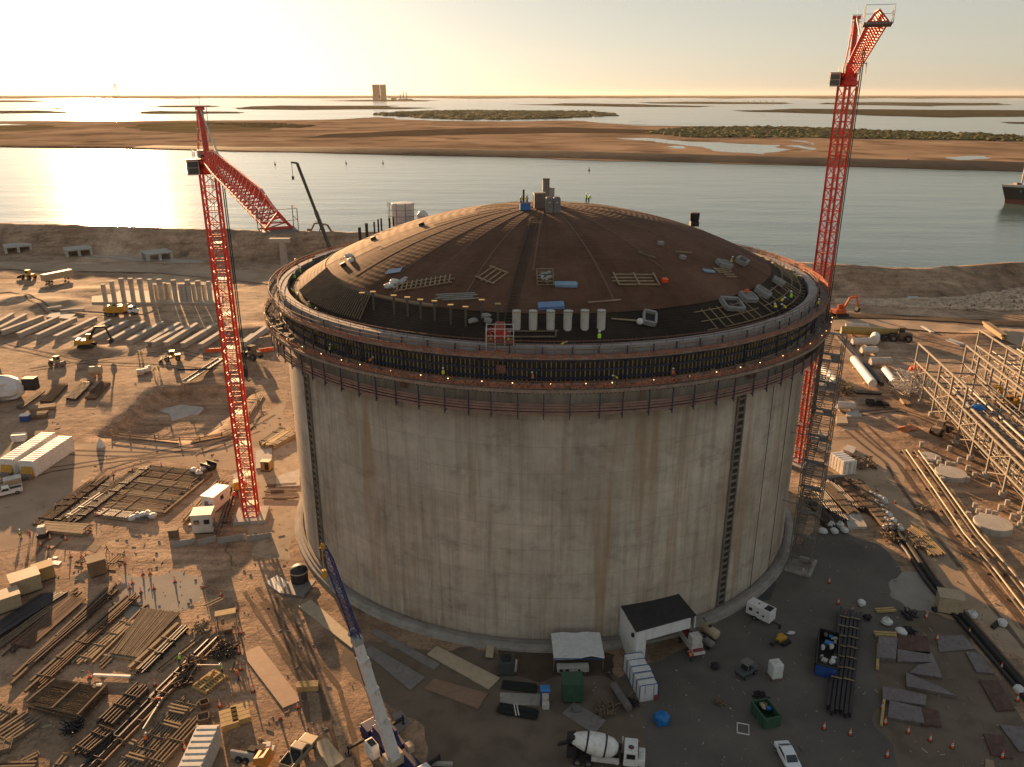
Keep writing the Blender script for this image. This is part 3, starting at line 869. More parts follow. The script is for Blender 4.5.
# dome
b = MB(); prof = [(0.05 + 38.0 * i / 40, dome_z(0.05 + 38.0 * i / 40)) for i in range(41)]
b.lathe(prof[::-1], 200)
DOME = dome_material('dome_shotcrete', (.090, .046, .029), (.148, .083, .052), .95, 2.0)
b.build('dome', DOME, tank, smooth=True, fix=True)
b = MB(); prof = [(37.9 + 6.0 * i / 10, dome_z(37.9 + 6.0 * i / 10) - .12) for i in range(11)]
b.lathe(prof[::-1], 200, (0, 0, 0), rad(205), rad(205 + 235))
EDGE = dome_material('dome_edge_reinforcement', (.028, .021, .016), (.055, .040, .029), .45, 5.0, True)  # dark rebar mat, its tone lowered further for the shaded front
b.build('dome_edge', EDGE, tank, smooth=True, fix=True)
b = MB(); b.lathe(prof[::-1], 110, (0, 0, 0), rad(80), rad(205))
EDGE_L = dome_material('dome_edge_left', (.125, .085, .052), (.19, .135, .085), .6, 8.0, True)  # paler brown edge band over the left sector
b.build('dome_edge', EDGE_L, tank, smooth=True, fix=True)
# raised step where the last pour on the dome stops
b = MB(); b.lathe([(37.75, dome_z(37.75) - .2), (37.75, dome_z(37.75) + .16), (37.95, dome_z(37.95) + .16), (38.05, dome_z(38.05) - .3)], 160, (0, 0, 0), rad(95), rad(245))
b.build('pour_edge', mat('pour_edge', (.25, .18, .11), .9), tank, fix=True)
# radial joint strips standing slightly proud of the dome
# paler stepped skin, the sunlit tone of the left flank painted in
b = MB(); PALE_D = dome_material('dome_lit_tone', (.25, .16, .092), (.34, .23, .14), 1.5, 3.0, True)
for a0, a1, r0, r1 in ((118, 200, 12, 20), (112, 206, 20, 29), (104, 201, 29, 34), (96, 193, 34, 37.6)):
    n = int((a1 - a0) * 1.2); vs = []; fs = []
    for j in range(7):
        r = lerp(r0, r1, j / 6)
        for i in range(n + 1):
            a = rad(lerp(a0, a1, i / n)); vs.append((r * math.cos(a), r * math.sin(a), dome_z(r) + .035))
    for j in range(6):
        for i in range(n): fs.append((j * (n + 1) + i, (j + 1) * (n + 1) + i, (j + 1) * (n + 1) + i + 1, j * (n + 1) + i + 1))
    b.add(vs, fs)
b.build('dome_lit_flank', PALE_D, tank, smooth=True, fix=False)
rr = random.Random(4)
for a in (118, 131, 150, 163, 176, 193, 204, 214, 226, 238, 250, 263, 281, 300, 322, 345, 10, 40, 70, 95):
    a = rad(a + rr.uniform(-2, 2)); r0 = rr.uniform(3, 9); r1 = rr.uniform(26, 37.4)
    d = Vector((math.cos(a), math.sin(a), 0)); pts = []
    for k in range(13):
        r = lerp(r0, r1, k / 12); pts.append(d * r + Vector((0, 0, dome_z(r) + .03)))
    b = MB()
    for p, q in zip(pts, pts[1:]): b.beam(p, q, .22, .05)
    b.build('joint_strip', mat('joint_strip', (.15, .09, .058), .9), tank)

# reinforcement standing up round the dome edge, ring beam and inner form
b = MB()
rr = random.Random(3)
for k in range(520):
    a = 2 * math.pi * k / 520
    r = 43.75
    h = rr.uniform(.4, 1.5)
    z0 = dome_z(43.7) - .4
    x, y = math.cos(a), math.sin(a)
    b.tube((x * r, y * r, z0), (x * (r - .1), y * (r - .1), z0 + h + .5), .035, 4, cap=False)
b.build('starter_bars', REBAR, tank)
b = MB()
b.ring(44.05, 45.35, 43.3, 44.55, 200)
b.build('ring_beam', mat('ring_beam_concrete', (.30, .275, .255), .85, var=.2, scale=.3, dirt=(.17, .14, .12), bump=.03), tank, fix=True)
b = MB(); b.lathe([(43.98, 42.6), (43.98, 44.9), (44.25, 44.9), (44.25, 42.6)], 90, (0, 0, 0), rad(75), rad(168))
b.build('edge_cover', mat('grey_sheeting', (.20, .205, .22), .5, var=.12, scale=.5), tank, smooth=False, fix=True)
b = MB(); b.lathe([(43.6, 43.25), (44.1, 44.6), (44.9, 44.95), (45.6, 44.6)], 90, (0, 0, 0), rad(80), rad(165))
b.build('edge_cover', MATS['grey_sheeting'], tank, smooth=True, fix=True)
# bright stubs and pockets in the ring on the right
b = MB()
for k in range(26):
    a = rad(-52 + k * 2.9)
    b.box(43.3 * math.cos(a), 43.3 * math.sin(a), 43.95, .9, .22, .18, a)
b.build('tie_bar', STEEL_G, tank)

DECK = mat('scaffold_planks', (.25, .19, .15), .9, var=.25, scale=1.0, dirt=(.14, .10, .08), dirt_amt=.6)
RAILM = mat('brown_rail', (.17, .075, .05), .7, var=.25, scale=1, dirt=(.10, .07, .05))
POSTB = mat('bracket_blue', (.028, .034, .075), .5, var=.3, scale=1.0, dirt=(.07, .055, .05))
def guard(mbn, R, z, h, step, r=.035):
    n = int(2 * math.pi * R / step)
    for k in range(n):
        a = 2 * math.pi * k / n; a2 = 2 * math.pi * (k + 1) / n
        p = Vector((R * math.cos(a), R * math.sin(a), z)); q = Vector((R * math.cos(a2), R * math.sin(a2), z))
        mbn.tube(p, p + Vector((0, 0, h)), r, 4, cap=False)
        for f in (.5, 1.0): mbn.beam(p + Vector((0, 0, h * f)), q + Vector((0, 0, h * f)), .06, .09)
# upper working deck
UD, LD, HD = 43.55, 39.75, 36.3
b = MB(); b.ring(45.55, 47.05, UD - .14, UD, 200); b.ring(46.95, 47.1, UD, UD + .22, 200)
b.build('upper_deck', DECK, tank, fix=True)
b = MB(); guard(b, 47.0, UD, 1.15, 2.4); b.build('upper_guardrail', RAILM, tank)
def net(R, z0, z1, a0, a1, m, name):
    b = MB(); n = max(8, int((a1 - a0) / 1.2)); rr = random.Random(int(a0 + R)); vs = []; fs = []
    for k in range(n + 1):
        a = rad(lerp(a0, a1, k / n)); bulge = rr.uniform(0, .16)
        for j, (z, bu) in enumerate(((z0, .2), ((z0 + z1) / 2, 1.0), (z1 + rr.uniform(-.2, .12), 0))):
            vs.append(((R + bulge * bu) * math.cos(a), (R + bulge * bu) * math.sin(a), z))
    for k in range(n):
        for j in range(2): fs.append((k * 3 + j, k * 3 + 3 + j, k * 3 + 4 + j, k * 3 + 1 + j))
    b.add(vs, fs); return b.build(name, m, tank, smooth=True)
net(47.08, UD + .1, UD + 1.2, 60, 182, NET, 'safety_net')
net(47.08, UD + .1, UD + 1.35, -18, 55, NET, 'safety_net')
net(47.08, UD + .05, UD + .75, 182, 262, NET_D, 'safety_net')
net(47.08, UD + .05, UD + .6, 262, 342, NET_D, 'safety_net')
b = MB(); guard(b, 45.5, UD + .9, .9, 2.4, .03); b.build('inner_guardrail', RAILM, tank)
# wall formwork between the decks
b = MB()
b.ring(45.05, 45.2, LD + .1, UD - .16, 200)
n = 470
for k in range(n):
    a = 2 * math.pi * k / n
    b.mi = 1
    b.box(45.33 * math.cos(a), 45.33 * math.sin(a), (LD + UD) / 2 + .05, .20, .11, 3.3, a)
b.build('formwork', [mat('form_face', (.045, .04, .032), .8, var=.3), mat('formwork_beams', (.30, .23, .12), .8, var=.4, scale=.8, dirt=(.10, .08, .06), dirt_amt=.7)], tank)
b = MB()
for z in (LD + .8, LD + 1.9, LD + 3.0): b.ring(45.44, 45.62, z - .12, z + .12, 200)
b.build('waler', POSTB, tank, fix=True)
# lower deck
b = MB(); b.ring(45.65, 48.0, LD - .14, LD, 200); b.ring(47.92, 48.08, LD - .3, LD + .12, 200)
b.build('lower_deck', DECK, tank, fix=True)
b = MB(); guard(b, 47.95, LD, 1.2, 2.4); b.build('lower_guardrail', RAILM, tank)
net(48.05, LD + .05, LD + 1.25, 130, 200, NET, 'safety_net')
net(48.05, LD + .3, LD + 1.05, 200, 345, NET_D, 'safety_net')
# dark toothed drip edge under the lower deck
b = MB()
n = 560
for k in range(n):
    a = 2 * math.pi * k / n
    b.box(47.6 * math.cos(a), 47.6 * math.sin(a), LD - .36, .8, .16, .2, a)
b.build('deck_joists', STEEL_D, tank)
# hanging finishing platform with plank rails
b = MB(); b.ring(45.4, 47.15, HD - .12, HD, 200)
b.build('hanging_deck', DECK, tank, fix=True)
b = MB()
for z in (.15, .55, .95, 1.3): b.ring(47.12, 47.18, HD + z - .13, HD + z + .13, 200)
b.build('hanging_guardrail', mat('plank_rail', (.24, .15, .125), .85, var=.25, scale=.6, dirt=(.10, .07, .06)), tank, fix=True)
# blue hangers
b0 = MB(); b0.beam((47.3, 0, 35.7), (47.3, 0, LD + .0), .11, .13); b0.beam((45.2, 0, HD - .25), (47.3, 0, HD - .25), .12, .16)
hang = b0.build('bracket', POSTB, tank)
for k in range(1, 90):
    c = hang.copy(); COL.objects.link(c); link_child(c, tank); c.rotation_euler = (0, 0, rad(4 * k) + RND.uniform(-.006, .006))
hang.rotation_euler = (0, 0, 0)
# upper posts and strut clutter between the decks
b0 = MB(); b0.beam((45.75, 0, LD), (45.75, 0, UD + 1.1), .12, .16); b0.beam((45.8, 0, LD + 2.9), (47.0, 0, UD - .15), .1, .1)
st = b0.build('strongback', POSTB, tank); st.rotation_euler = (0, 0, rad(1.5))
for k in range(1, 80):
    c = st.copy(); COL.objects.link(c); link_child(c, tank); c.rotation_euler = (0, 0, rad(1.5 + 4.5 * k) + RND.uniform(-.01, .01))
# string of work lamps
b0 = MB(); b0.ball((48.02, 0, LD + .95), .06, 8)
lp = b0.build('work_lamp', LAMP, tank); lp.rotation_euler = (0, 0, rad(192))
for k in range(1, 30):
    c = lp.copy(); COL.objects.link(c); link_child(c, tank); c.rotation_euler = (0, 0, rad(192 + 5.1 * k) + RND.uniform(-.02, .02))
# ladder-like recessed anchor strips and hanging cables
def ang_of(u, v, z):
    p = at(u, v, z); return math.atan2(p.y - TY, p.x - TX)
def anchor_strip(a, z0, z1):
    b = MB()
    for s in (-.72, .72):
        b.box(45.15, s, (z0 + z1) / 2, .36, .22, z1 - z0)
    z = z0
    while z < z1:
        b.box(45.10, 0, z, .26, 1.25, .34); z += 1.05
    o = b.build('anchor_strip', mat('anchor_strip_concrete', (.17, .145, .115), .9, var=.25), tank); o.rotation_euler = (0, 0, a)
    b = MB(); b.box(45.03, 0, (z0 + z1) / 2, .1, 1.25, z1 - z0)
    c = b.build('recess', mat('recess_dark', (.035, .03, .025), .9), o)
anchor_strip(rad(215.5), 1.5, HD - .3)
anchor_strip(rad(304.8), 1.0, HD - .3)
for a in (rad(314), rad(322)):
    p = Vector((45.4 * math.cos(a), 45.4 * math.sin(a), 0))
    b = MB(); b.tube((p.x, p.y, .8), (p.x, p.y, LD), .05, 5)
    b.build('drop_cable', BLACK, tank)
# small dark site notices and a red board on the form
for a, z, w, h, m_ in ((261, LD + 1.9, 1.2, 1.1, RAILM), (244, HD + 2.0, 1.0, 1.2, RAILM), (306, HD + 1.8, 1.4, 1.1, RAILM), (289, LD + 1.7, .9, .9, STEEL_D), (232, LD + 1.6, .9, 1.2, STEEL_D), (222, LD + 1.4, .8, 1.4, STEEL_D)):
    b = MB(); b.box(45.8, 0, z, .08, w, h); o = b.build('form_board', m_, tank); o.rotation_euler = (0, 0, rad(a))
b = MB()
DC = mat('deck_clutter', (.16, .13, .10), .8, var=.5, scale=.8, col2=(.35, .3, .25))
for k in range(60):
    a = rad(RND.uniform(190, 345)); r = RND.uniform(46, 47.4); b = MB()
    b.box(r * math.cos(a), r * math.sin(a), LD + .2, RND.uniform(.3, .9), RND.uniform(.3, .7), RND.uniform(.2, .7), RND.uniform(0, 3)); b.build('deck_gear', DC, tank)
# ------------------------------------------------------------------ tower cranes
def lattice_box(b, w, z0, z1, step, chord=.16, web=.07, diag=True):
    h = w / 2
    cs = [(-h, -h), (h, -h), (h, h), (-h, h)]
    for x, y in cs: b.beam((x, y, z0), (x, y, z1), chord, chord)
    n = int(round((z1 - z0) / step)); st = (z1 - z0) / n
    for k in range(n + 1):
        z = z0 + k * st
        for i in range(4):
            p, q = cs[i], cs[(i + 1) % 4]
            b.beam((p[0], p[1], z), (q[0], q[1], z), web * 1.2, web * 1.2)
            if k < n:
                if k % 2: p, q = q, p
                b.beam((p[0], p[1], z), (q[0], q[1], z + st), web, web)

def jib_mesh(p0, p1, w0, w1, h0, h1, n, chord=.19, web=.09):
    p0, p1 = Vector(p0), Vector(p1)
    d = (p1 - p0).normalized()
    side = d.cross(Vector((0, 0, 1))).normalized(); up = side.cross(d).normalized()
    b = MB(); rows = []
    L = (p1 - p0).length
    for k in range(n + 1):
        t = k / n
        tt = min(1, t * 6); e = min(1, (1 - t) * 7)
        w = lerp(w0, w1, min(1, t * 4)); h = lerp(h0, h1, tt) * (0.55 + .45 * e)
        c = p0.lerp(p1, t)
        rows.append((c - side * (w / 2), c + side * (w / 2), c + up * h))
    for k in range(n):
        a, c = rows[k], rows[k + 1]
        for i in range(3): b.beam(a[i], c[i], chord, chord)
        b.beam(a[0], a[1], web * 1.3, web * 1.3)
        b.beam(a[0], c[1], web, web)
        for i in (0, 1):
            b.beam(a[i], a[2], web, web); b.beam(a[2], c[i], web * 1.2, web * 1.2); b.beam(a[i], c[2], web * .9, web * .9)
    a = rows[-1]; b.beam(a[0], a[1], chord, chord); b.beam(a[0], a[2], chord, chord); b.beam(a[1], a[2], chord, chord)
    return b, rows, d, side, up

def tower_crane(label, base, mast_h, tip, yaw, mast_w=2.3, frame_top=None, pend_t=.42, rope_t=.5, rope_z=20, cabside=1):
    g = thing('tower_crane', label, 'crane', base, 0)
    base = Vector(base); tip = Vector(tip) - base
    b = MB(); b.box(0, 0, .35, 5.6, 5.6, .7, yaw)
    b.build('foundation', CONC_PALE, g)
    b = MB(); lattice_box(b, mast_w, .7, mast_h, 2.0, .32, .115)
    o = b.build('mast', RED, g); o.rotation_euler = (0, 0, yaw)
    b = MB(); s = mast_w / 2
    for k in range(int(mast_h / 6)):
        b.box(.2, 0, 3 + k * 6, mast_w - .3, mast_w - .3, .05)
    b.beam((-.35, .3, 1), (-.35, .3, mast_h), .06); b.beam((.15, .3, 1), (.15, .3, mast_h), .06)
    for k in range(int(mast_h / .6)): b.beam((-.35, .3, 1 + k * .6), (.15, .3, 1 + k * .6), .04)
    o = b.build('ladder', mat('ladder_grey', (.30, .25, .22), .6, .3), g); o.rotation_euler = (0, 0, yaw)
    b = MB(); b.lathe([(1.2, mast_h), (1.75, mast_h + .25), (1.75, mast_h + .9), (1.45, mast_h + 1.0), (1.45, mast_h + 2.3), (.05, mast_h + 2.4)], 20)
    b.build('turntable', RED, g, fix=True)
    zp = mast_h + 2.0
    fwd = Vector((tip.x, tip.y, 0)).normalized(); sd = fwd.cross(Vector((0, 0, 1))).normalized()
    sdc = sd * cabside
    piv = fwd * 1.6 + Vector((0, 0, zp))
    def q(f, s_, z): return fwd * f + sd * s_ + Vector((0, 0, z))
    az = math.atan2(fwd.y, fwd.x)
    # machinery deck behind the mast
    b = MB()
    for s_ in (-1.1, 1.1): b.beam(q(1.8, s_, zp - .2), q(-6.2, s_, zp - .2), .3, .5)
    for f in (-6, -4, -2): b.beam(q(f, -1.3, zp - .1), q(f, 1.3, zp - .1), .2, .2)
    b.beam(q(1.4, -.75, zp), q(1.4, .75, zp), 1.0, 1.0)
    b.build('slewing_frame', RED, g)
    b = MB()
    c = q(-3.2, 0, zp + .15); b.box(c.x, c.y, c.z, 5.6, 3.4, .08, az)
    for f in (-6, -4, -2, -.4):
        for s_ in (-1.7, 1.7): b.beam(q(f, s_, zp + .2), q(f, s_, zp + 1.3), .05)
    for s_ in (-1.7, 1.7):
        for z in (.75, 1.3): b.beam(q(-6, s_, zp + z), q(-.4, s_, zp + z), .05)
    c = q(-3.6, .3, zp + .8); b.box(c.x, c.y, c.z, 2.2, 1.5, 1.2, az)
    b.axial([(.65, 0), (.65, .12), (.38, .14), (.38, 1.5), (.65, 1.52), (.65, 1.65)], q(-1.6, -.8, zp + .85), sd, 14)
    b.build('machinery_deck', mat('machinery_grey', (.27, .26, .245), .6, .3, var=.25), g)
    b = MB(); c = q(-5.8, 0, zp - 1.1); b.box(c.x, c.y, c.z, 1.1, 3.2, 1.9, az)
    b.build('counterweight', CONC, g, bevel=.05)
    # operator's cab
    cc = sdc * 2.35 + fwd * 1.1 + Vector((0, 0, zp - .9))
    b = MB(); b.box(cc.x, cc.y, cc.z, 2.0, 1.75, 2.25, az); b.box(cc.x, cc.y, cc.z + 1.2, 2.3, 1.95, .12, az)
    cab = b.build('cab', mat('cab_cream', (.52, .47, .38), .5, var=.1, dirt=(.35, .3, .24)), g, bevel=.06)
    b = MB()
    e = cc + fwd * 1.02; b.box(e.x, e.y, e.z + .48, .05, 1.5, .85, az); b.box(e.x, e.y, e.z - .48, .05, 1.5, .85, az)
    for s_ in (-1, 1):
        e = cc + sd * (.9 * s_); b.box(e.x, e.y, e.z + .45, 1.7, .05, .85, az); b.box(e.x, e.y, e.z - .45, 1.7, .05, .75, az)
    b.build('window', GLASS, cab)
    # A-frame mast
    top = q(frame_top[0], 0, zp + frame_top[1])
    b = MB(); b.beam(q(.2, 0, zp), top, .95, .75, up=tuple(sd))
    b.beam(q(-5.2, -.9, zp), top - sd * .3, .16, .16); b.beam(q(-5.2, .9, zp), top + sd * .3, .16, .16)
    b.beam(top - sd * .7, top + sd * .7, .5, .5)
    b.build('a_frame', RED, g)
    b = MB()
    for k in range(14):
        p = q(.2, 0, zp).lerp(top, .12 + k * .065); b.beam(p + sd * .35 - fwd * .55 * -1, p - sd * .35 + fwd * .55, .05)
    tp = top + fwd * 1.1 - Vector((0, 0, .8))
    for z in (0, 1.1, -2.2, -4.2):
        for s_ in (-.8, .8): b.beam(tp - fwd * .8 + sd * s_ + Vector((0, 0, z)), tp + fwd * .8 + sd * s_ + Vector((0, 0, z)), .06)
        for f in (-.8, .8): b.beam(tp + fwd * f - sd * .8 + Vector((0, 0, z)), tp + fwd * f + sd * .8 + Vector((0, 0, z)), .06)
    for s_ in (-.8, .8): b.beam(tp + fwd * .8 + sd * s_ + Vector((0, 0, -4.2)), tp + fwd * .8 + sd * s_ + Vector((0, 0, 1.1)), .07)
    b.beam(tp, tp + Vector((0, 0, 2.6)), .05)
    b.build('access_cage', MATS['machinery_grey'], g)
    # jib
    b, rows, d, side, up = jib_mesh(piv, tip, 1.5, 2.3, 1.4, 2.4, 22)
    b.build('jib', RED, g)
    e = tip - d * .6
    b = MB()
    pl = e - up * .25
    for f in (-1.0, 1.3): b.beam(pl - side * 1.6 + d * f, pl + side * 1.6 + d * f, .12, .2)
    vs = [pl - side * 1.6 - d, pl + side * 1.6 - d, pl + side * 1.6 + d * 1.3, pl - side * 1.6 + d * 1.3]
    b.add([v - up * .04 for v in vs] + [v + up * .04 for v in vs], [(3, 2, 1, 0), (4, 5, 6, 7), (0, 1, 5, 4), (1, 2, 6, 5), (2, 3, 7, 6), (3, 0, 4, 7)])
    for s_ in (-1.6, 1.6):
        for f in (-1, 1.3): b.beam(pl + side * s_ + d * f, pl + side * s_ + d * f + up * 2.0, .06)
        for z in (1.0, 2.0): b.beam(pl + side * s_ - d + up * z, pl + side * s_ + d * 1.3 + up * z, .05)
    for z in (1.0, 2.0): b.beam(pl - side * 1.6 + d * 1.3 + up * z, pl + side * 1.6 + d * 1.3 + up * z, .05)
    b.build('tip_platform', STEEL_G, g)
    m_ = piv.lerp(tip, .33); b = MB()
    vs = m_ - side * 1.3 - up * .4
    for s_ in (-1.5, 1.5):
        b.beam(m_ + side * s_ - d * .8 - up * .3, m_ + side * s_ + d * .8 - up * .3, .08); b.beam(m_ + side * s_ - d * .8 - up * 1.7, m_ + side * s_ + d * .8 - up * 1.7, .08)
        for f in (-.8, .8): b.beam(m_ + side * s_ + d * f - up * .3, m_ + side * s_ + d * f - up * 1.7, .06)
    b.beam(m_ - side * 1.5 - up * .3, m_ + side * 1.5 - up * .3, .35, .12)
    b.build('jib_cradle', STEEL_G, g)
    # luffing pendant and ropes
    k = int(pend_t * 22); b = MB()
    b.beam(top, rows[k][2], .17, .17); b.tube(rows[k][2], rows[20][2] + up * .15, .035, 5)
    for s_ in (-.5, .5): b.tube(top + sd * s_, q(-5.6, s_, zp + .2), .04, 5)
    b.build('pendant', GALV, g)
    p = piv.lerp(tip, rope_t) - up * .2; b = MB()
    b.tube(p + side * .12, (p.x + side.x * .12, p.y + side.y * .12, rope_z + 1.5), .085, 5); b.tube(p - side * .12, (p.x - side.x * .12, p.y - side.y * .12, rope_z + 1.5), .085, 5)
    rope = b.build('hoist_rope', STEEL_D, g)
    b = MB(); b.box(p.x, p.y, rope_z + .9, .5, .35, 1.3); b.path([(p.x, p.y, rope_z + .3), (p.x, p.y, rope_z - .2), (p.x + .3, p.y, rope_z - .5), (p.x + .55, p.y, rope_z - .2)], .09, 6)
    b.build('hook_block', STEEL_D, rope)
    return g

Lb = at(252, 517)
tower_crane('red tower crane whose jib hangs low towards the tank roof, the sun glinting behind it', (Lb.x, Lb.y, 0), 62.0,
            (-20.9, 72.0, 62.6), rad(8), frame_top=(-1.6, 7.8), pend_t=.30, rope_t=.30, rope_z=34, cabside=1)
Rb = at(797, 463)
tower_crane('red tower crane behind the tank with its jib reaching the top of the sky', (Rb.x, Rb.y, 0), 75.2,
            (43.6, 104.0, 82.0), rad(38), frame_top=(-.6, 9.4), pend_t=.45, rope_t=.62, rope_z=24, cabside=1)

# ------------------------------------------------------------------ crawler crane far behind, only its boom in view
cb = at(334, 262)
g = thing('crawler_crane', 'dark slim lattice boom crane leaning over the channel bank behind the tank', 'crane', (cb.x, cb.y, hgt(cb.x, cb.y)))
# boom seen side on, at the same distance as its carrier
dist = cb.y
tp = Vector(((297 - 512) / FPX, _c - (163 - 383.5) / FPX * _s, -_s - (163 - 383.5) / FPX * _c)) 
k = dist / tp.y
tp = tp * k + Vector((0, 0, CAM_H)) - Vector((cb.x, cb.y, hgt(cb.x, cb.y)))
b = MB(); foot = Vector((0, 0, 2.2))
b.beam(foot, foot.lerp(tp, .5), 1.5, 1.3); b.beam(foot.lerp(tp, .45), tp, 1.15, 1.0)
b.beam(tp, tp + Vector((-2.6, 0, .3)), .9, .8)
b.build('boom', mat('boom_olive', (.06, .06, .045), .6), g)
b = MB(); b.tube(tp + Vector((-2.4, 0, 0)), tp + Vector((-2.4, 0, -6)), .12, 5); b.box(tp.x - 2.4, tp.y, tp.z - 6.5, .9, .7, 1.6); b.build('hook_block', STEEL_D, g)
b = MB(); b.box(0, 0, 2.3, 6, 3.2, 1.8); b.box(-2.2, 1.0, 3.6, 2, 1.4, 1.6); b.build('carrier', YEL, g, bevel=.1)
for s_ in (-1.9, 1.9):
    b = MB(); b.box(0, s_, .65, 7, .9, 1.2); b.build('track', BLACK, g, bevel=.3)

# ------------------------------------------------------------------ truck crane in the foreground
c0 = at(392, 757)
hd = math.atan2((at(425, 800) - at(372, 738)).y, (at(425, 800) - at(372, 738)).x)
g = thing('truck_crane', 'navy truck crane raising a white boom with a blue lattice extension', 'crane', (c0.x, c0.y, 0), hd)
def loc(p):  # world to the crane's own axes
    d = Vector(p) - Vector((c0.x, c0.y, 0)); ca, sa = math.cos(-hd), math.sin(-hd)
    return Vector((d.x * ca - d.y * sa, d.x * sa + d.y * ca, d.z))
b = MB(); b.box(1.5, 0, 1.15, 13.5, 2.7, .8); b.box(7.2, 0, 1.2, 1.6, 2.8, 1.0); b.box(-4.2, 0, 1.8, 1.8, 2.6, .5)
b.build('carrier', NAVY, g, bevel=.06)
b = MB(); b.box(6.6, .55, 2.3, 2.2, 1.5, 1.5, 0, .8, .9); db = b.build('driver_cab', WHITE, g, bevel=.1)
b = MB(); b.box(7.65, .55, 2.45, .08, 1.2, .8); b.build('window', GLASS, db)
for x in (-4.2, -2.8, 2.2, 3.6, 5.2):
    for s_ in (-1.15, 1.15):
        b = MB(); b.axial([(.35, -.02), (.62, 0), (.66, .1), (.66, .42), (.6, .5), (.3, .5)], (x, s_ - .25, .66), (0, 1, 0), 16); w = b.build('wheel', BLACK, g)
for x in (-3.6, 4.4):
    for s_ in (-1, 1):
        b = MB(); b.beam((x, s_ * .4, .95), (x, s_ * 3.9, .95), .32, .34); b.tube((x, s_ * 3.8, .1), (x, s_ * 3.8, 1.4), .11, 8); b.lathe([(.02, .06), (.45, .06), (.45, .14), (.02, .16)], 14, (x, s_ * 3.8, 0))
        b.build('outrigger', STEEL_D, g)
b = MB(); b.lathe([(1.1, 1.5), (1.1, 1.9), (.02, 1.9)], 20, (-1, 0, 0)); b.box(-.6, 0, 2.25, 4.2, 2.3, .7); b.box(-1.2, -.85, 3.0, 2.4, .5, 1.1); b.box(-1.2, .85, 2.9, 2.2, .35, .9)
b.build('superstructure', NAVY, g, bevel=.05)
b = MB(); b.box(2.6, -1.25, 2.6, 1.3, 2.1, 1.5); b.box(2.2, 1.2, 2.4, .9, .8, 1.0); b.build('counterweight', mat('counterweight_tan', (.38, .30, .22), .7), g, bevel=.06)
cabp = loc(at(372, 748, 2.8))
b = MB(); b.box(cabp.x, cabp.y, 2.75, 1.9, 1.1, 1.7, .0, .85, .9); oc = b.build('operator_cab', WHITE, g, bevel=.08)
b = MB(); b.box(cabp.x, cabp.y, 3.63, 1.1, .75, .05); b.box(cabp.x - .93, cabp.y, 3.0, .06, .85, .8); b.build('window', GLASS, oc)
foot = loc(at(394, 757, 3.0)); ft = loc(at(357, 640, 21.5)); lt = loc(at(323.5, 549, 35.0))
d = (ft - foot).normalized()
b = MB()
for k, (t0, t1, w) in enumerate(((0, .34, 1.12), (.32, .62, 1.0), (.60, .86, .9), (.84, 1.0, .8))):
    b.beam(foot.lerp(ft, t0), foot.lerp(ft, t1), w, w * 1.1)
    p = foot.lerp(ft, t1); b.beam(p - d * .25, p, w + .08, w * 1.1 + .08)
b.build('boom', mat('boom_white', (.60, .61, .62), .4, var=.07, dirt=(.42, .40, .36)), g, bevel=.05)
b = MB(); sd_ = d.cross(Vector((0, 0, 1))).normalized(); p = ft
b.box(p.x, p.y, p.z, 1.0, 1.0, .9); b.axial([(.5, 0), (.5, .3)], p + sd_ * .5 + Vector((0, 0, .6)), sd_, 12)
b.build('boom_head', mat('boom_head_grey', (.33, .34, .34), .5, .3), g, bevel=.06)
b = MB(); off = sd_ * 1.0 - Vector((0, 0, .2))
b.beam(foot.lerp(ft, .2) + off, foot.lerp(ft, .93) + off, .22, .3)
b.build('stowed_jib', NAVY, g)
jb, rows, *_r = jib_mesh(ft, lt, 1.0, .75, .9, .75, 13, .10, .045)
jb.build('lattice_extension', mat('lattice_blue', (.028, .033, .15), .45, var=.2), g)
b = MB(); tb = lt; b.beam(lt, lt + _r[0] * .6, .3, .3); b.tube(lt + _r[0] * .8, lt + _r[0] * .8 + Vector((0, 0, -3.0)), .05, 5)
hz_ = lt + _r[0] * .8
b.box(hz_.x, hz_.y, hz_.z - 3.2, .35, .35, .8)
b.build('tip_sheave', YEL, g)
b = MB()
for t in (.35, .6, .84):
    p = foot.lerp(ft, t); b.box(p.x - sd_.x * .8, p.y - sd_.y * .8, p.z, .35, .35, .5)
    b.box(p.x + sd_.x * .9, p.y + sd_.y * .9, p.z, .3, .5, .3)
b.build('boom_bracket', WHITE_D, g)
b = MB(); b.tube(foot + d * 2 + Vector((0, 0, -1.0)), foot.lerp(ft, .3) + Vector((0, 0, -.8)), .25, 10); b.build('lift_cylinder', STEEL_G, g)
# ------------------------------------------------------------------ builders for site objects
def gz(p): return hgt(p.x, p.y)
def G(u, v):
    p = at(u, v); p.z = gz(p)
    if p.z < -.5: p.z = 0
    return p
def seg(u0, v0, u1, v1):
    a, c = at(u0, v0), at(u1, v1)
    m = (a + c) / 2; d = c - a
    m.z = max(-.2, gz(m))
    return m, d.length, math.atan2(d.y, d.x)
def single(name, mb, m, label, cat, loc=(0, 0, 0), rz=0.0, group=None, smooth=False, bevel=0.0, fix=False):
    o = mb.build(name, m, smooth=smooth, bevel=bevel, fix=fix)
    o.location = loc; o.rotation_euler = (0, 0, rz)
    return tag(o, label, cat, group)
def plate(name, quad, thick, m, label, cat, z0=0.03, group=None, z=None):
    P = [at(u, v) for u, v in quad]
    c = sum(P, Vector()) / len(P)
    b = MB(); b.prism([(p.x - c.x, p.y - c.y) for p in P], 0, thick)
    return single(name, b, m, label, cat, (c.x, c.y, (max(0, gz(c)) if z is None else z) + z0), 0, group, fix=True, bevel=.02)
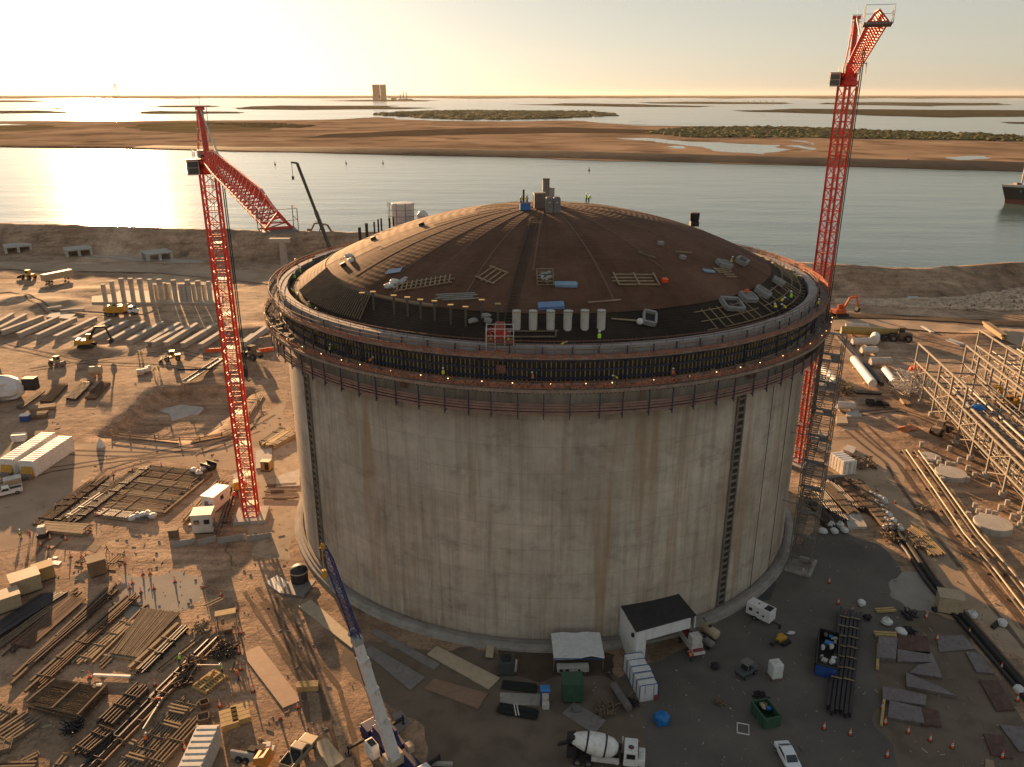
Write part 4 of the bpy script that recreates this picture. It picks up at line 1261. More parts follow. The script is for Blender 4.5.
def bundle(name, u0, v0, u1, v1, w, n, r, m, label, cat, group=None, layers=1, sleepers=0, z0=.12, seed=0, square=False):
    c, L, a = seg(u0, v0, u1, v1)
    rnd = random.Random(int(u0 * 7 + v0 * 13 + seed)); b = MB()
    for l in range(layers):
        for k in range(n):
            y = (k / max(1, n - 1) - .5) * w if n > 1 else 0
            o1, o2 = rnd.uniform(-.05, .05) * L, rnd.uniform(-.05, .05) * L
            z = z0 + r + l * 2 * r + rnd.uniform(0, r * .3)
            p, q = (-L / 2 + o1, y + rnd.uniform(-.06, .06) * w, z), (L / 2 + o2, y + rnd.uniform(-.06, .06) * w, z)
            if square: b.beam(p, q, 2 * r, 2 * r)
            else: b.tube(p, q, r, 5)
    for k in range(sleepers):
        x = (-.42 + .84 * k / max(1, sleepers - 1)) * L
        b.box(x, 0, .06, .15, w * 1.35 + .3, .14)
        if rnd.random() < .6: b.box(x + .3, 0, z0 + layers * 2 * r + .04, .09, w * 1.2 + .2, .09)
    return single(name, b, m, label, cat, c, a, group)
def boxthing(name, label, cat, loc, rz, parts, group=None):
    # parts: (name, material, [boxes], bevel)
    t = thing(name, label, cat, loc, rz, group)
    for nm, m, boxes, bv in parts:
        b = MB()
        for q in boxes: b.box(*q)
        b.build(nm, m, t, bevel=bv)
    return t
def wheel(parent, x, y, r, w, m=None):
    b = MB(); b.axial([(r * .55, 0), (r * .94, .01), (r, .05), (r, w - .05), (r * .94, w - .01), (r * .55, w)], (x, y - w / 2, r), (0, 1, 0), 14)
    o = b.build('wheel', BLACK, parent)
    b = MB(); b.axial([(r * .52, -.012), (r * .5, w + .012)], (x, y - w / 2, r), (0, 1, 0), 12); b.build('rim', STEEL_G, o)
    return o
def pickup(label, loc, rz, m, bed=True, group=None, cat='pickup truck'):
    t = thing('pickup_truck', label, cat, loc, rz, group)
    b = MB()
    b.extrude_y([(-2.75, .5), (2.6, .5), (2.75, .75), (2.7, 1.0), (1.35, 1.12), (-2.8, 1.12)], -.95, .95)
    if bed:
        b.box(-1.75, .88, 1.25, 2.0, .1, .3); b.box(-1.75, -.88, 1.25, 2.0, .1, .3); b.box(-2.72, 0, 1.25, .1, 1.8, .3)
    b.build('body', m, t, bevel=.08, fix=True)
    b = MB(); x0 = -.75 if bed else -2.5
    b.extrude_y([(x0, 1.1), (1.25, 1.1), (.55, 1.78), (x0 + .2, 1.82)], -.82, .82)
    cb_ = b.build('cabin', m, t, bevel=.08, fix=True)
    b = MB()
    b.add([(1.20, -.72, 1.17), (1.20, .72, 1.17), (.62, .68, 1.74), (.62, -.68, 1.74)], [(0, 1, 2, 3)])
    b.add([(x0 - .02, -.7, 1.2), (x0 - .02, .7, 1.2), (x0 + .17, .68, 1.72), (x0 + .17, -.68, 1.72)], [(3, 2, 1, 0)])
    for s_ in (-.835, .835): b.add([(x0 + .2, s_, 1.18), (1.0, s_, 1.18), (.5, s_, 1.70), (x0 + .3, s_, 1.70)], [(0, 1, 2, 3)])
    b.build('window', GLASS, cb_)
    if bed:
        b = MB(); b.box(-1.75, 0, 1.13, 1.9, 1.6, .05); b.build('bed_liner', BLACK, t)
    for x in (-1.75, 1.75):
        for y in (-.85, .85): wheel(t, x, y, .4, .28)
    for y in (-.7, .7):
        b = MB(); b.box(2.74, y, .85, .08, .35, .18); b.build('headlight', WHITE, t)
    return t
def container(label, u0, v0, u1, v1, w, h, m, ribs=True, group=None, side=1, name='container', cat='container', doorm=None):
    # u0,v0 -> u1,v1 is one long lower edge; the box stands on its left side (side=1)
    c, L, a = seg(u0, v0, u1, v1)
    n = Vector((-math.sin(a), math.cos(a), 0)) * (w / 2 * side)
    t = thing(name, label, cat, (c.x + n.x, c.y + n.y, c.z), a, group)
    b = MB(); b.box(0, 0, h / 2 + .12, L, w, h); b.build('body', m, t, bevel=.04)
    b = MB()
    if ribs:
        k = int(L / .9)
        for i in range(k): b.box(-L / 2 + (i + .5) * L / k, 0, h + .14, .35, w - .2, .06)
        for s_ in (-1, 1):
            for i in range(k): b.box(-L / 2 + (i + .5) * L / k, s_ * (w / 2 + .012), h / 2 + .12, .3, .05, h - .3)
    for x in (-L / 2 + .1, L / 2 - .1):
        for y in (-w / 2 + .05, w / 2 - .05): b.box(x, y, h / 2 + .12, .22, .2, h + .06)
    b.build('ribs', m, t)
    b = MB()
    for s_ in (-1, 1): b.box(L / 2 + .03, s_ * w * .235, h / 2 + .12, .06, w * .43, h * .86)
    d = b.build('door', doorm or m, t)
    b = MB()
    for s_ in (-.06, .06, -.36, .36): b.tube((L / 2 + .09, s_ * w, .3), (L / 2 + .09, s_ * w, h), .03, 5)
    b.build('lock_rod', STEEL_G, d)
    b = MB(); b.box(0, 0, .06, L - .3, w - .3, .12); b.build('skid', STEEL_D, t)
    return t
def site_office(label, loc, rz, L=6, w=2.5, h=2.7, m=WHITE_D, wins=2):
    t = thing('site_office', label, 'cabin', loc, rz)
    b = MB(); b.box(0, 0, h / 2 + .3, L, w, h); b.build('wall', m, t, bevel=.03)
    b = MB(); b.box(0, 0, h + .36, L + .15, w + .15, .12); b.build('roof', m, t)
    for k in range(wins):
        x = (k + .5) * L / wins - L / 2
        for s_ in (-1, 1):
            b = MB(); b.box(x, s_ * (w / 2 + .02), h * .62 + .3, .95, .06, .85); f = b.build('window', GLASS, t)
            b = MB(); b.box(x, s_ * (w / 2 + .03), h * .62 - .2, 1.1, .1, .06); b.build('sill', m, f)
    for s_ in (-1, 1):
        b = MB(); b.box(s_ * (L / 2 + .02), .3, 1.3, .06, .85, 1.95); d = b.build('door', STEEL_G, t)
        b = MB(); b.box(s_ * (L / 2 + .07), .62, 1.25, .06, .1, .06); b.build('handle', STEEL_D, d)
        b = MB(); b.box(s_ * (L / 2 + .35), -.7, 1.5, .6, .7, .6); b.build('air_conditioner', STEEL_G, t)
    b = MB(); b.box(0, 0, .15, L - .4, w - .4, .3); b.build('skid', STEEL_D, t)
    return t
def excavator(label, loc, rz, m=YEL, s=1.0, arm=STEEL_D):
    t = thing('excavator', label, 'excavator', loc, rz); t.scale = (s, s, s)
    for y in (-1.15, 1.15):
        b = MB(); b.extrude_y([(-1.9, .25), (-1.5, .02), (1.5, .02), (1.9, .25), (1.9, .65), (1.5, .85), (-1.5, .85), (-1.9, .65)], y - .3, y + .3); b.build('track', BLACK, t, fix=True)
    b = MB(); b.box(-.5, 0, 1.45, 3.4, 2.4, 1.0); b.box(-1.7, 0, 1.6, .9, 2.5, 1.2); b.build('body', m, t, bevel=.1)
    b = MB(); b.box(.5, .75, 2.4, 1.4, .85, 1.3, 0, .85, .9); cb_ = b.build('cab', m, t, bevel=.06)
    b = MB(); b.box(1.2, .75, 2.45, .05, .65, .9); b.box(.5, 1.17, 2.45, 1.0, .05, .8); b.build('window', GLASS, cb_)
    b = MB(); b.beam((.9, -.2, 1.9), (2.6, -.2, 4.9), .45, .55); b.beam((2.6, -.2, 4.9), (4.9, -.2, 5.0), .4, .45); b.build('boom', arm, t)
    b = MB(); b.beam((4.9, -.2, 5.0), (5.8, -.2, 2.0), .32, .4); b.tube((3.0, -.2, 5.4), (5.0, -.2, 5.4), .1, 6); b.build('arm', arm, t)
    b = MB(); b.extrude_y([(5.7, 2.1), (6.3, 1.7), (6.2, .9), (5.4, .6), (5.2, 1.2)], -.75, .35); b.build('bucket', STEEL_D, t, fix=True)
    return t
def dump_truck(label, loc, rz, m=YEL, cabm=WHITE, s=1.0):
    t = thing('dump_truck', label, 'truck', loc, rz); t.scale = (s, s, s)
    b = MB(); b.box(0, 0, .95, 8.6, 1.2, .4); b.build('chassis', STEEL_D, t)
    b = MB(); b.extrude_y([(-4.3, 1.9), (-3.2, 1.2), (1.2, 1.2), (1.5, 2.9), (2.0, 3.2), (1.2, 3.1), (-3.9, 2.9)], -1.35, 1.35); b.build('tipper_body', m, t, fix=True, bevel=.05)
    b = MB(); b.box(-1.2, 0, 2.95, 4.2, 2.2, .3, 0, .7, .7); b.build('load', MATS['damp_soil'], t)
    b = MB(); b.box(3.2, 0, 1.9, 1.7, 2.3, 1.7, 0, .85, .95); b.box(4.3, 0, 1.35, 1.0, 2.0, .9); cb_ = b.build('cab', cabm, t, bevel=.1)
    b = MB(); b.box(3.98, 0, 2.3, .1, 1.9, .7); b.box(3.2, 1.13, 2.3, 1.0, .06, .6); b.box(3.2, -1.13, 2.3, 1.0, .06, .6); b.build('window', GLASS, cb_)
    for x in (-3.0, -1.5, 3.6):
        for y in (-1.1, 1.1): wheel(t, x, y, .65, .5)
    return t
def loader(label, loc, rz, m=YEL, s=1.0, drum=False):
    t = thing('roller' if drum else 'wheel_loader', label, 'roller' if drum else 'loader', loc, rz); t.scale = (s, s, s)
    b = MB(); b.box(-1.0, 0, 1.35, 2.6, 1.7, .9); b.box(.9, 0, 1.0, 1.8, 1.0, .5); b.build('body', m, t, bevel=.1)
    b = MB(); b.box(-.1, 0, 2.3, 1.3, 1.4, 1.2, 0, .85, .9); b.box(-.1, 0, 2.95, 1.5, 1.5, .1); cb_ = b.build('cab', m, t, bevel=.05)
    b = MB(); b.box(.52, 0, 2.35, .06, 1.1, .8); b.box(-.1, .69, 2.35, 1.0, .05, .75); b.box(-.1, -.69, 2.35, 1.0, .05, .75); b.build('window', GLASS, cb_)
    for y in (-1.0, 1.0): wheel(t, -1.5, y, .75, .55)
    if drum:
        b = MB(); b.axial([(.1, 0), (.75, 0), (.75, 2.0), (.1, 2.0)], (1.6, -1.0, .75), (0, 1, 0), 18); b.build('drum', STEEL_G, t)
    else:
        for y in (-1.0, 1.0): wheel(t, 1.5, y, .75, .55)
        b = MB(); b.beam((.9, .5, 1.4), (2.9, .5, .8), .2, .3); b.beam((.9, -.5, 1.4), (2.9, -.5, .8), .2, .3); b.extrude_y([(2.8, .25), (3.9, .15), (3.9, .3), (3.2, .9), (2.8, 1.1)], -1.3, 1.3); b.build('bucket', STEEL_D, t, fix=True)
    return t
def skip(label, loc, rz, L, w, h, m, fill, seed=1, cat='skip'):
    t = thing('waste_skip', label, cat, loc, rz)
    b = MB(); th = .1
    b.box(0, w / 2, h / 2 + .1, L, th, h); b.box(0, -w / 2, h / 2 + .1, L, th, h); b.box(L / 2, 0, h / 2 + .1, th, w - .12, h); b.box(-L / 2, 0, h / 2 + .1, th, w - .12, h); b.box(0, 0, .18, L - .12, w - .12, .1)
    b.build('hull', m, t)
    b = MB()
    for k in range(int(L / .8)):
        for s_ in (-1, 1): b.box(-L / 2 + (k + .5) * .8, s_ * (w / 2 + .09), h / 2 + .1, .1, .08, h - .1)
    for s_ in (-1, 1): b.box(0, s_ * w / 2, h + .14, L + .1, .18, .09)
    for s_ in (-1, 1): b.box(s_ * L / 2, 0, h + .14, .18, w - .2, .09)
    b.build('rim', m, t)
    rnd = random.Random(seed)
    for k in range(fill):
        b = MB(); x, y = rnd.uniform(-.42, .42) * L, rnd.uniform(-.36, .36) * w
        if k % 3: b.lump((0, 0, .25), rnd.uniform(.3, .7), rnd.uniform(.25, .5), rnd.uniform(.2, .4), rnd, 6, 4, .3)
        else: b.box(0, 0, .2, rnd.uniform(.5, 1.4), rnd.uniform(.4, .9), rnd.uniform(.1, .4), rnd.uniform(0, 3))
        b.build('rubbish', rnd.choice([TARP, WHITE_D, CONC_PALE, BLUE_TARP, WOOD_D, TAN]), t).location = (x, y, h * .55 + rnd.uniform(0, .35))
    return t
def skid_tank(label, loc, rz, L, r, m):
    t = thing('horizontal_tank', label, 'tank', loc, rz)
    b = MB(); b.axial([(.02, -L / 2 - .25), (r * .7, -L / 2 - .15), (r, -L / 2), (r, L / 2), (r * .7, L / 2 + .15), (.02, L / 2 + .25)], (0, 0, r + .35), (1, 0, 0), 18); b.build('shell', m, t, smooth=True)
    b = MB()
    for x in (-L * .33, L * .33): b.box(x, 0, .25, .3, r * 1.7, .5)
    b.build('saddle', STEEL_D, t)
    b = MB(); b.lathe([(.25, 2 * r + .3), (.25, 2 * r + .5), (.02, 2 * r + .52)], 10); b.build('hatch', STEEL_D, t)
    return t

# ------------------------------------------------------------------ cones, workers
def first_cone():
    t = thing('traffic_cone', 'x', 'cone', (0, 0, 0))
    b = MB(); b.box(0, 0, .04, .42, .42, .08); b.build('base', BLACK, t)
    b = MB(); b.lathe([(.17, .08), (.05, 1.02), (.06, 1.12), (.02, 1.14)], 10); k = b.build('body', ORANGE, t, smooth=True)
    b = MB(); b.lathe([(.139, .42), (.115, .60)], 10); b.lathe([(.104, .70), (.085, .84)], 10); b.build('reflective_band', WHITE, k)
    return t
CONE = [None]
def cones(spots, group):
    for u, v, label, *s in spots:
        p = G(u, v)
        if CONE[0] is None:
            CONE[0] = first_cone(); o = CONE[0]; o.location = p
        else: o = place_copy(CONE[0], p, RND.uniform(0, 3), None)
        o['label'] = label; o['group'] = group
        sc = s[0] if s else .95
        o.scale = (sc * 1.15, sc * 1.15, sc)

def skin_person(J, E, Rr):
    me = bpy.data.meshes.new('person'); me.from_pydata(J, E, [])
    o = bpy.data.objects.new('person', me); COL.objects.link(o)
    o.modifiers.new('s', 'SKIN'); ss = o.modifiers.new('u', 'SUBSURF'); ss.levels = 1; ss.render_levels = 1
    for i, v in enumerate(me.skin_vertices[0].data):
        r = Rr[i]; v.radius = r if isinstance(r, tuple) else (r, r)
    me.skin_vertices[0].data[0].use_root = True
    bpy.context.view_layer.update()
    dg = bpy.context.evaluated_depsgraph_get()
    out = bpy.data.meshes.new_from_object(o.evaluated_get(dg))
    bpy.data.objects.remove(o)
    return out
SKIN = mat('skin', (.36, .2, .13), .6, var=.05, scale=4)
SHIRT = mat('work_shirt', (.09, .10, .13), .9, var=.25, scale=3)
def person_mesh(pose):
    lean = {'stand': 0.05, 'walk': .10, 'bend': .95}[pose]
    hip = Vector((0, 0, .93)); ca, sa = math.cos(lean), math.sin(lean)
    def up(x, y, z):   # above the hips, leaning forward along +X
        return hip + Vector((x * ca + z * sa, y, z * ca - x * sa))
    st = {'stand': .04, 'walk': .24, 'bend': .10}[pose]
    J = [hip, up(0, 0, .25), up(0, 0, .46), up(.02, 0, .56), up(.03, 0, .66), up(.05, 0, .80)]
    Rr = [(.16, .12), (.155, .11), (.17, .11), .06, (.085, .095), .07]
    E = [(0, 1), (1, 2), (2, 3), (3, 4), (4, 5)]
    for s_ in (-1, 1):
        i = len(J)
        ph = st * s_
        J += [Vector((0, .1 * s_, .86)), Vector((ph * .6 + .04, .11 * s_, .48)), Vector((ph, .12 * s_, .09)), Vector((ph + .17, .13 * s_, .05))]
        Rr += [.095, .066, .05, .04]; E += [(0, i), (i, i + 1), (i + 1, i + 2), (i + 2, i + 3)]
        i = len(J)
        sw = {'stand': .05, 'walk': -.18 * s_, 'bend': .0}[pose]
        sh = up(0, .2 * s_, .46); el = sh + Vector((sw * .5 + (.06 if pose != 'bend' else .14), .05 * s_, -.28)); ha = el + Vector((.12 + sw * .5, -.02 * s_, -.24 if pose != 'stand' else -.2))
        hd_ = ha + (ha - el).normalized() * .12
        J += [sh, el, ha, hd_]; Rr += [.062, .047, .038, .034]; E += [(2, i), (i, i + 1), (i + 1, i + 2), (i + 2, i + 3)]
    me = skin_person(J, E, Rr)
    for m in (SKIN, SHIRT, CLOTH_D, BLACK): me.materials.append(m)
    hz0 = up(0, 0, .60)
    for p in me.polygons:
        c = p.center; d = (c - hip); t_ = d.x * sa + d.z * ca
        p.material_index = 3 if c.z < .13 else (2 if t_ < .04 and abs(c.y) < .26 and c.z < 1.0 else (0 if t_ > .585 else 1))
        p.use_smooth = True
    return me, up
PEOPLE = {}
def worker(label, loc, rz, pose='stand', vest='lime', hat='white', s=1.0, group='construction workers'):
    if pose not in PEOPLE: PEOPLE[pose] = person_mesh(pose)
    me, up = PEOPLE[pose]
    o = bpy.data.objects.new('person', me); COL.objects.link(o)
    o.location = loc; o.rotation_euler = (0, 0, rz); o.scale = (s, s, s)
    tag(o, label, 'person', group)
    key = pose + '_vest'
    if key not in PEOPLE:
        b = MB(); rows = []
        for z, a_, c_ in ((.02, .185, .150), (.2, .185, .145), (.38, .20, .145), (.50, .17, .12), (.54, .09, .08)):
            rows.append([up(c_ * math.cos(q * math.pi / 6), a_ * math.sin(q * math.pi / 6), z) for q in range(12)])
        vs = [p for r_ in rows for p in r_]; fs = []
        for j in range(4):
            for i in range(12): fs.append((j * 12 + i, j * 12 + (i + 1) % 12, (j + 1) * 12 + (i + 1) % 12, (j + 1) * 12 + i))
        b.add(vs, fs); PEOPLE[key] = b
        b = MB(); c = up(.05, 0, .76); b.lathe([(.165, 0), (.125, .015), (.12, .07), (.085, .125), (.02, .145)], 12, tuple(c)); b.box(c.x + .12, c.y, c.z + .01, .12, .16, .02); PEOPLE[pose + '_hat'] = b
        PEOPLE[pose + '_meshes'] = {}
    cache = PEOPLE[pose + '_meshes']
    for nm, kk, m in (('vest', vest, {'lime': VEST_L, 'yellow': VEST_Y, 'orange': VEST_O}[vest]), ('hard_hat', hat, {'white': HAT_W, 'yellow': VEST_Y, 'orange': VEST_O}[hat])):
        if (nm, kk) not in cache:
            c = (PEOPLE[key] if nm == 'vest' else PEOPLE[pose + '_hat']).build(nm, m, o, smooth=(nm == 'hard_hat')); cache[(nm, kk)] = c.data
        else:
            c = bpy.data.objects.new(nm, cache[(nm, kk)]); COL.objects.link(c); link_child(c, o)
    return o
# ------------------------------------------------------------------ far left: precast works
for k, (u0, v0, u1, v1) in enumerate(((5, 254, 33, 251.5), (66, 257, 93, 254.5), (147, 261, 173, 258))):
    c, L, a = seg(u0, v0, u1, v1)
    g = thing('culvert_frame', ['pale concrete portal frame at the far left edge of the works', 'pale concrete portal frame midway along the glinting pond',
              'pale concrete portal frame beside the left crane mast, at the pond end'][k], 'concrete frame', (c.x, c.y, c.z), a, 'concrete portal frames by the pond')
    b = MB(); b.box(0, 4.5, 3.0, L, 11, .7); b.build('slab', CONC_PALE, g, bevel=.05)
    for x in (-L * .45, 0, L * .45):
        for y in (0, 9): 
            b = MB(); b.box(x, y, 1.3, 1.2, 2.4, 2.7); b.build('leg', CONC_PALE, g)
c = G(58, 280)
m_, L, a = seg(46, 284, 70, 279)
g = thing('box_trailer', 'long pale box trailer parked on the dirt below the far road', 'trailer', m_, a)
b = MB(); b.box(0, 0, 2.5, L + 2, 2.6, 2.7); b.build('body', TAN, g, bevel=.04)
for x in (-L * .4, -L * .3, L * .38):
    for y in (-1.0, 1.0): wheel(g, x, y, .5, .35)
loader('small yellow wheel loader on the rough ground at far left', G(29, 279), rad(160), s=1.3)
dump_truck('yellow dump truck with a white cab below the round columns', G(121, 315), rad(8), s=1.25)
# round columns
spots_col = [(106, 303.5, 8.6, 0), (115, 303.5, 10.2, 0), (124.7, 303.5, 11.4, 1), (134, 303.5, 11.4, 1), (143.2, 303.5, 11.3, 1), (153, 303.5, 11.2, 0), (162.5, 303.5, 11.0, 1), (176.3, 303.5, 10.6, 1), (190.3, 303.5, 10.6, 1),
             (200.5, 303.5, 10.2, 1), (211, 303.5, 10, 0), (158, 302.5, 8.2, 0), (166.5, 302, 8.6, 0), (170.5, 302.2, 8.4, 0), (182.5, 303, 8.6, 0), (195.5, 303, 8.6, 0), (205.5, 302.6, 8.2, 0), (186, 303.3, 8.8, 0)]
spots_col.sort()
bc = G(160, 303.5)
b = MB()
lo, hi = at(92, 303.8), at(222, 304.5); lo2, hi2 = at(92, 292), at(222, 292)
single('foundation_slab', (b.prism([(p.x - bc.x, p.y - bc.y) for p in (lo, hi, hi2, lo2)], -.8, .55), b)[1], mat('lit_slab', (.50, .43, .33), .9, var=.15, scale=.3, dirt=(.33, .26, .19)),
       'long pale foundation slab carrying the rows of round columns', 'slab', (bc.x, bc.y, bc.z), 0, fix=True)
for k, (u, v, h, cap) in enumerate(spots_col):
    p = at(u, v - 1.2)
    h *= .74
    g = thing('concrete_column', 'round grey concrete column on the slab, %s in its row' % ORD[k], 'column', (p.x, p.y, bc.z + .5), 0, 'round columns on the long slab')
    b = MB(); b.lathe([(.02, 0), (.85, 0), (.85, h), (.02, h)], 16); b.build('shaft', CONC_PALE, g, fix=True)
    if cap:
        b = MB(); b.lathe([(.02, h - 1.9), (1.0, h - 1.9), (1.0, h + .15), (.02, h + .15)], 16); b.build('form_collar', CONC, g, fix=True)
# lying precast beams
bx = [(-9, 331, 14, 318), (0, 333, 27, 319), (3, 336, 44, 320.5), (19, 338.5, 59, 321), (38, 340, 77, 322), (56, 341, 97, 321.5), (75, 343, 111, 324), (93, 342, 128, 324.5), (110, 344.5, 145, 325), (129, 345, 162.5, 326),
      (147, 347, 180, 327), (153, 347.5, 184, 331), (166, 348, 198, 328), (183, 349, 216, 329), (201, 350, 231, 331), (243, 350, 254, 341), (245, 351, 268, 334)]
for k, (u0, v0, u1, v1) in enumerate(bx):
    c, L, a = seg(u0, v0, u1, v1)
    b = MB(); b.extrude_y([(-L / 2, .1), (L / 2, .1), (L / 2, 1.5), (-L / 2, 1.5)], -.25, .25); b.box(0, 0, 1.62, L, 1.5, .3); b.box(0, 0, .2, L, 1.2, .25)
    single('precast_girder', b, CONC_PALE, 'pale precast concrete girder lying on the ground, %s of the parallel row' % (ORD + ['eighteenth'])[k], 'girder', c, a, 'precast girders lying in a row')
for u0, v0, u1, v1, lb in ((206, 352.5, 224, 351.5, 'orange plastic barrier run at the girder ends, left of the red crane mast'), (253, 355, 274, 352, 'orange plastic barrier run beside the tank, right of the red crane mast')):
    c, L, a = seg(u0, v0, u1, v1); b = MB(); n = 4
    for i in range(n): b.box(-L / 2 + (i + .5) * L / n, 0, .55, L / n - .12, .45, 1.1, 0, 1, .6)
    single('plastic_barrier', b, ORANGE, lb, 'barrier', c, a)
excavator('yellow excavator with dark raised arms at the near ends of the precast girders', G(88, 351), rad(10), s=1.25)
loader('small pale road roller on the dark soil strip at left', G(58, 366), rad(-20), m=TAN, drum=True)
loader('small yellow loader on the soil bank left of the red crane mast', G(173, 361), rad(200))
loader('dark dozer working below the orange barrier beside the tank', G(253, 362), rad(150), m=WOOD_D, s=1.3)
# spoil and precast bits near the trailer
for k, (u0, v0, u1, v1, lb) in enumerate(((48, 311, 62, 309, 'short pale beam beside the small slab at left'), (61, 312.5, 85, 311, 'longer pale beam in front of the dump truck'))):
    bundle('precast_beam', u0, v0, u1, v1, .6, 1, .5, CONC_PALE, lb, 'beam', square=True)
plate('small_slab', [(46, 318), (70, 320), (76, 315), (52, 313)], .4, CONC_PALE, 'small pale concrete slab behind the precast girders', 'slab')
# bridge pier with its T head and excavators on the bank
p = G(286, 279)
g = thing('bridge_pier', 'grey concrete pier with a T shaped head rising beside the tank rim', 'pier', p, 0)
b = MB(); b.lathe([(.02, 0), (1.5, 0), (1.5, 15.6), (.02, 15.6)], 18); b.build('shaft', CONC, g, fix=True)
b = MB(); b.box(-1.0, 0, 16.4, 8.6, 3, 1.6, 0, 1, 1); b.box(-3.9, 0, 15.7, 2.8, 2.6, .5); b.build('head', CONC, g, bevel=.05)
excavator('rusty orange excavator on the channel bank behind the tank rim, left of its twin', G(309, 250), rad(12), RUST, 1.45, RUST)
excavator('rusty orange excavator on the channel bank behind the tank rim, nearer the dark boom', G(336, 250), rad(168), RUST, 1.45, RUST)

# ------------------------------------------------------------------ left edge: silo, drums, mats
p = G(6, 398)
g = thing('tarped_stack', 'crumpled pale tarpaulin over a tall stack at the left edge', 'tarpaulin', p, 0)
b = MB(); rn2 = random.Random(4); b.lump((0, 0, 2.6), 5.6, 4.0, 3.4, rn2, 11, 7, .12); b.build('sheet', TARP, g)
b = MB(); b.box(-1.5, -5.2, 2.4, 4.5, 3.0, 4.8); b.build('bin', CONC_PALE, g, bevel=.05)
b = MB(); b.box(6.4, 1.2, 3.6, 3.2, 2.2, 3.2); b.build('dark_panel', STEEL_D, g)
b = MB(); b.beam((-3.2, 4, 0), (-6.0, 6.5, 14.5), 1.5, 1.5); b.build('mast', WOOD_D, g)
p = G(97, 377)
b = MB(); b.axial([(.02, -1.5), (1.2, -1.5), (1.25, 0), (1.2, 1.5), (.02, 1.5)], (0, 0, 1.9), (1, .1, 0), 18); b.box(-.8, 0, .35, .5, 2, .7); b.box(.8, 0, .35, .5, 2, .7)
single('water_drum', b, TAN, 'large pale drum lying on its side beyond the dark rebar mats', 'drum', p, rad(5))
mats_ = [((40, 403), (52, 403.5), (68, 386), (58, 385.5)), ((66, 400), (76, 401.5), (93, 384), (83, 383)), ((85, 400.5), (96, 401), (111, 385), (101, 384.5))]
for k, q in enumerate(mats_):
    plate('rebar_mat', q, .5, [REBAR, STEEL_D, RUST][k], ['dark rebar mat beside the blue box, leftmost of three', 'dark rebar mat in the middle of three', 'brown slatted rebar mat, rightmost of three by the drum'][k], 'rebar mat', group='rebar mats near the drum')
    P = [at(u, v) for u, v in q]
    c = sum(P, Vector()) / 4
    b = MB()
    for i in range(9):
        t = i / 8; s0 = P[0].lerp(P[1], t) - c; s1 = P[3].lerp(P[2], t) - c
        b.tube((s0.x, s0.y, .58), (s1.x, s1.y, .58), .05, 4)
    for i in range(15):
        t = i / 14; s0 = P[0].lerp(P[3], t) - c; s1 = P[1].lerp(P[2], t) - c
        b.tube((s0.x, s0.y, .62), (s1.x, s1.y, .62), .05, 4)
    bo = bpy.data.objects[[o.name for o in COL.objects if o.name.startswith('rebar_mat')][-1]]
    b.build('top_bars', RUST, bo)
bundle('lumber_stack', 30, 411, 56, 408, 2.0, 5, .2, WOOD, 'pale lumber stack beyond the blue box at left', 'lumber', layers=2, square=True)
bundle('lumber_stack', 20, 409, 42, 393, 1.2, 3, .2, WOOD_D, 'dark long timbers along the edge of the leftmost rebar mat', 'lumber', layers=1, square=True)
bundle('lumber_stack', 30, 418, 48, 416.5, 2.0, 4, .25, WOOD_D, 'dark lumber stack right beside the blue box', 'lumber', layers=2, square=True)
boxthing('tool_box', 'blue and white tool box at the left of the dark lumber', 'box', G(26, 421), rad(8), [('body', BLUE, [(0, 0, .8, 2.0, 1.5, 1.4)], .05), ('lid', WHITE, [(0, 0, 1.6, 2.1, 1.6, .2)], .04)])
for k, (u, v) in enumerate(((141, 376), (146, 375), (148, 372.5))):
    b = MB(); b.axial([(.02, -.9), (.7, -.9), (.7, .9), (.02, .9)], (0, 0, .75), (1, .5, 0), 14)
    single('white_drum', b, WHITE_D, 'white drum lying near the workers by the soil bank, %s of three' % ['leftmost', 'middle', 'rightmost'][k], 'drum', G(u, v), rad(20 * k), 'white drums by the soil bank')
c, L, a = seg(187, 386, 222, 363)
b = MB(); b.box(0, 0, .35, L, 1.9, .2); 
for s_ in (-.95, .95): b.box(0, s_, .5, L, .12, .4)
for k in range(14): b.box(-L / 2 + (k + .5) * L / 14, 0, .47, .12, 1.8, .06)
single('gangway', b, STEEL_G, 'long grey steel gangway lying on the soil left of the crane mast', 'gangway', (c.x, c.y, c.z + .35), a)
bundle('steel_pipe', 180, 375, 214, 374, .5, 1, .3, STEEL_D, 'dark steel pipe crossing the grey gangway', 'pipe', z0=.9)
# fence round the excavation
fp = [(112, 434), (125, 422), (140, 409), (152, 398), (164, 391), (185, 388.5), (210, 389), (235, 391), (256, 396), (258, 404), (250, 416), (238, 430), (222, 437), (200, 441.5), (180, 441.5), (155, 439), (130, 436.5)]
g = thing('rope_fence', 'low rope fence on pale posts round the excavated pit', 'fence', (PIT.x, PIT.y, 0))
pp = [at(u, v) - Vector((PIT.x, PIT.y, 0)) for u, v in fp]
b = MB()
for p, q in zip(pp, pp[1:] + pp[:1]): b.tube((p.x, p.y, .95), (q.x, q.y, .95), .10, 4); b.tube((p.x, p.y, .5), (q.x, q.y, .5), .07, 4)
b.build('rope', WOOD, g)
b0 = MB(); b0.box(0, 0, .6, .25, .25, 1.3)
for p in pp:
    o = b0.build('post', WOOD, g) if p is pp[0] else KIDS[g.name][1].copy()
    if p is not pp[0]: COL.objects.link(o); link_child(o, g)
    o.location = (p.x, p.y, 0)
bundle('timber_edge', 116, 436, 178, 443, 1.2, 2, .12, WOOD_D, 'dark timber edging along the near rim of the pit', 'timber', square=True)
bundle('timber_edge', 190, 442, 236, 434, 1.6, 3, .10, WOOD, 'pale timbers along the right near rim of the pit', 'timber', square=True)
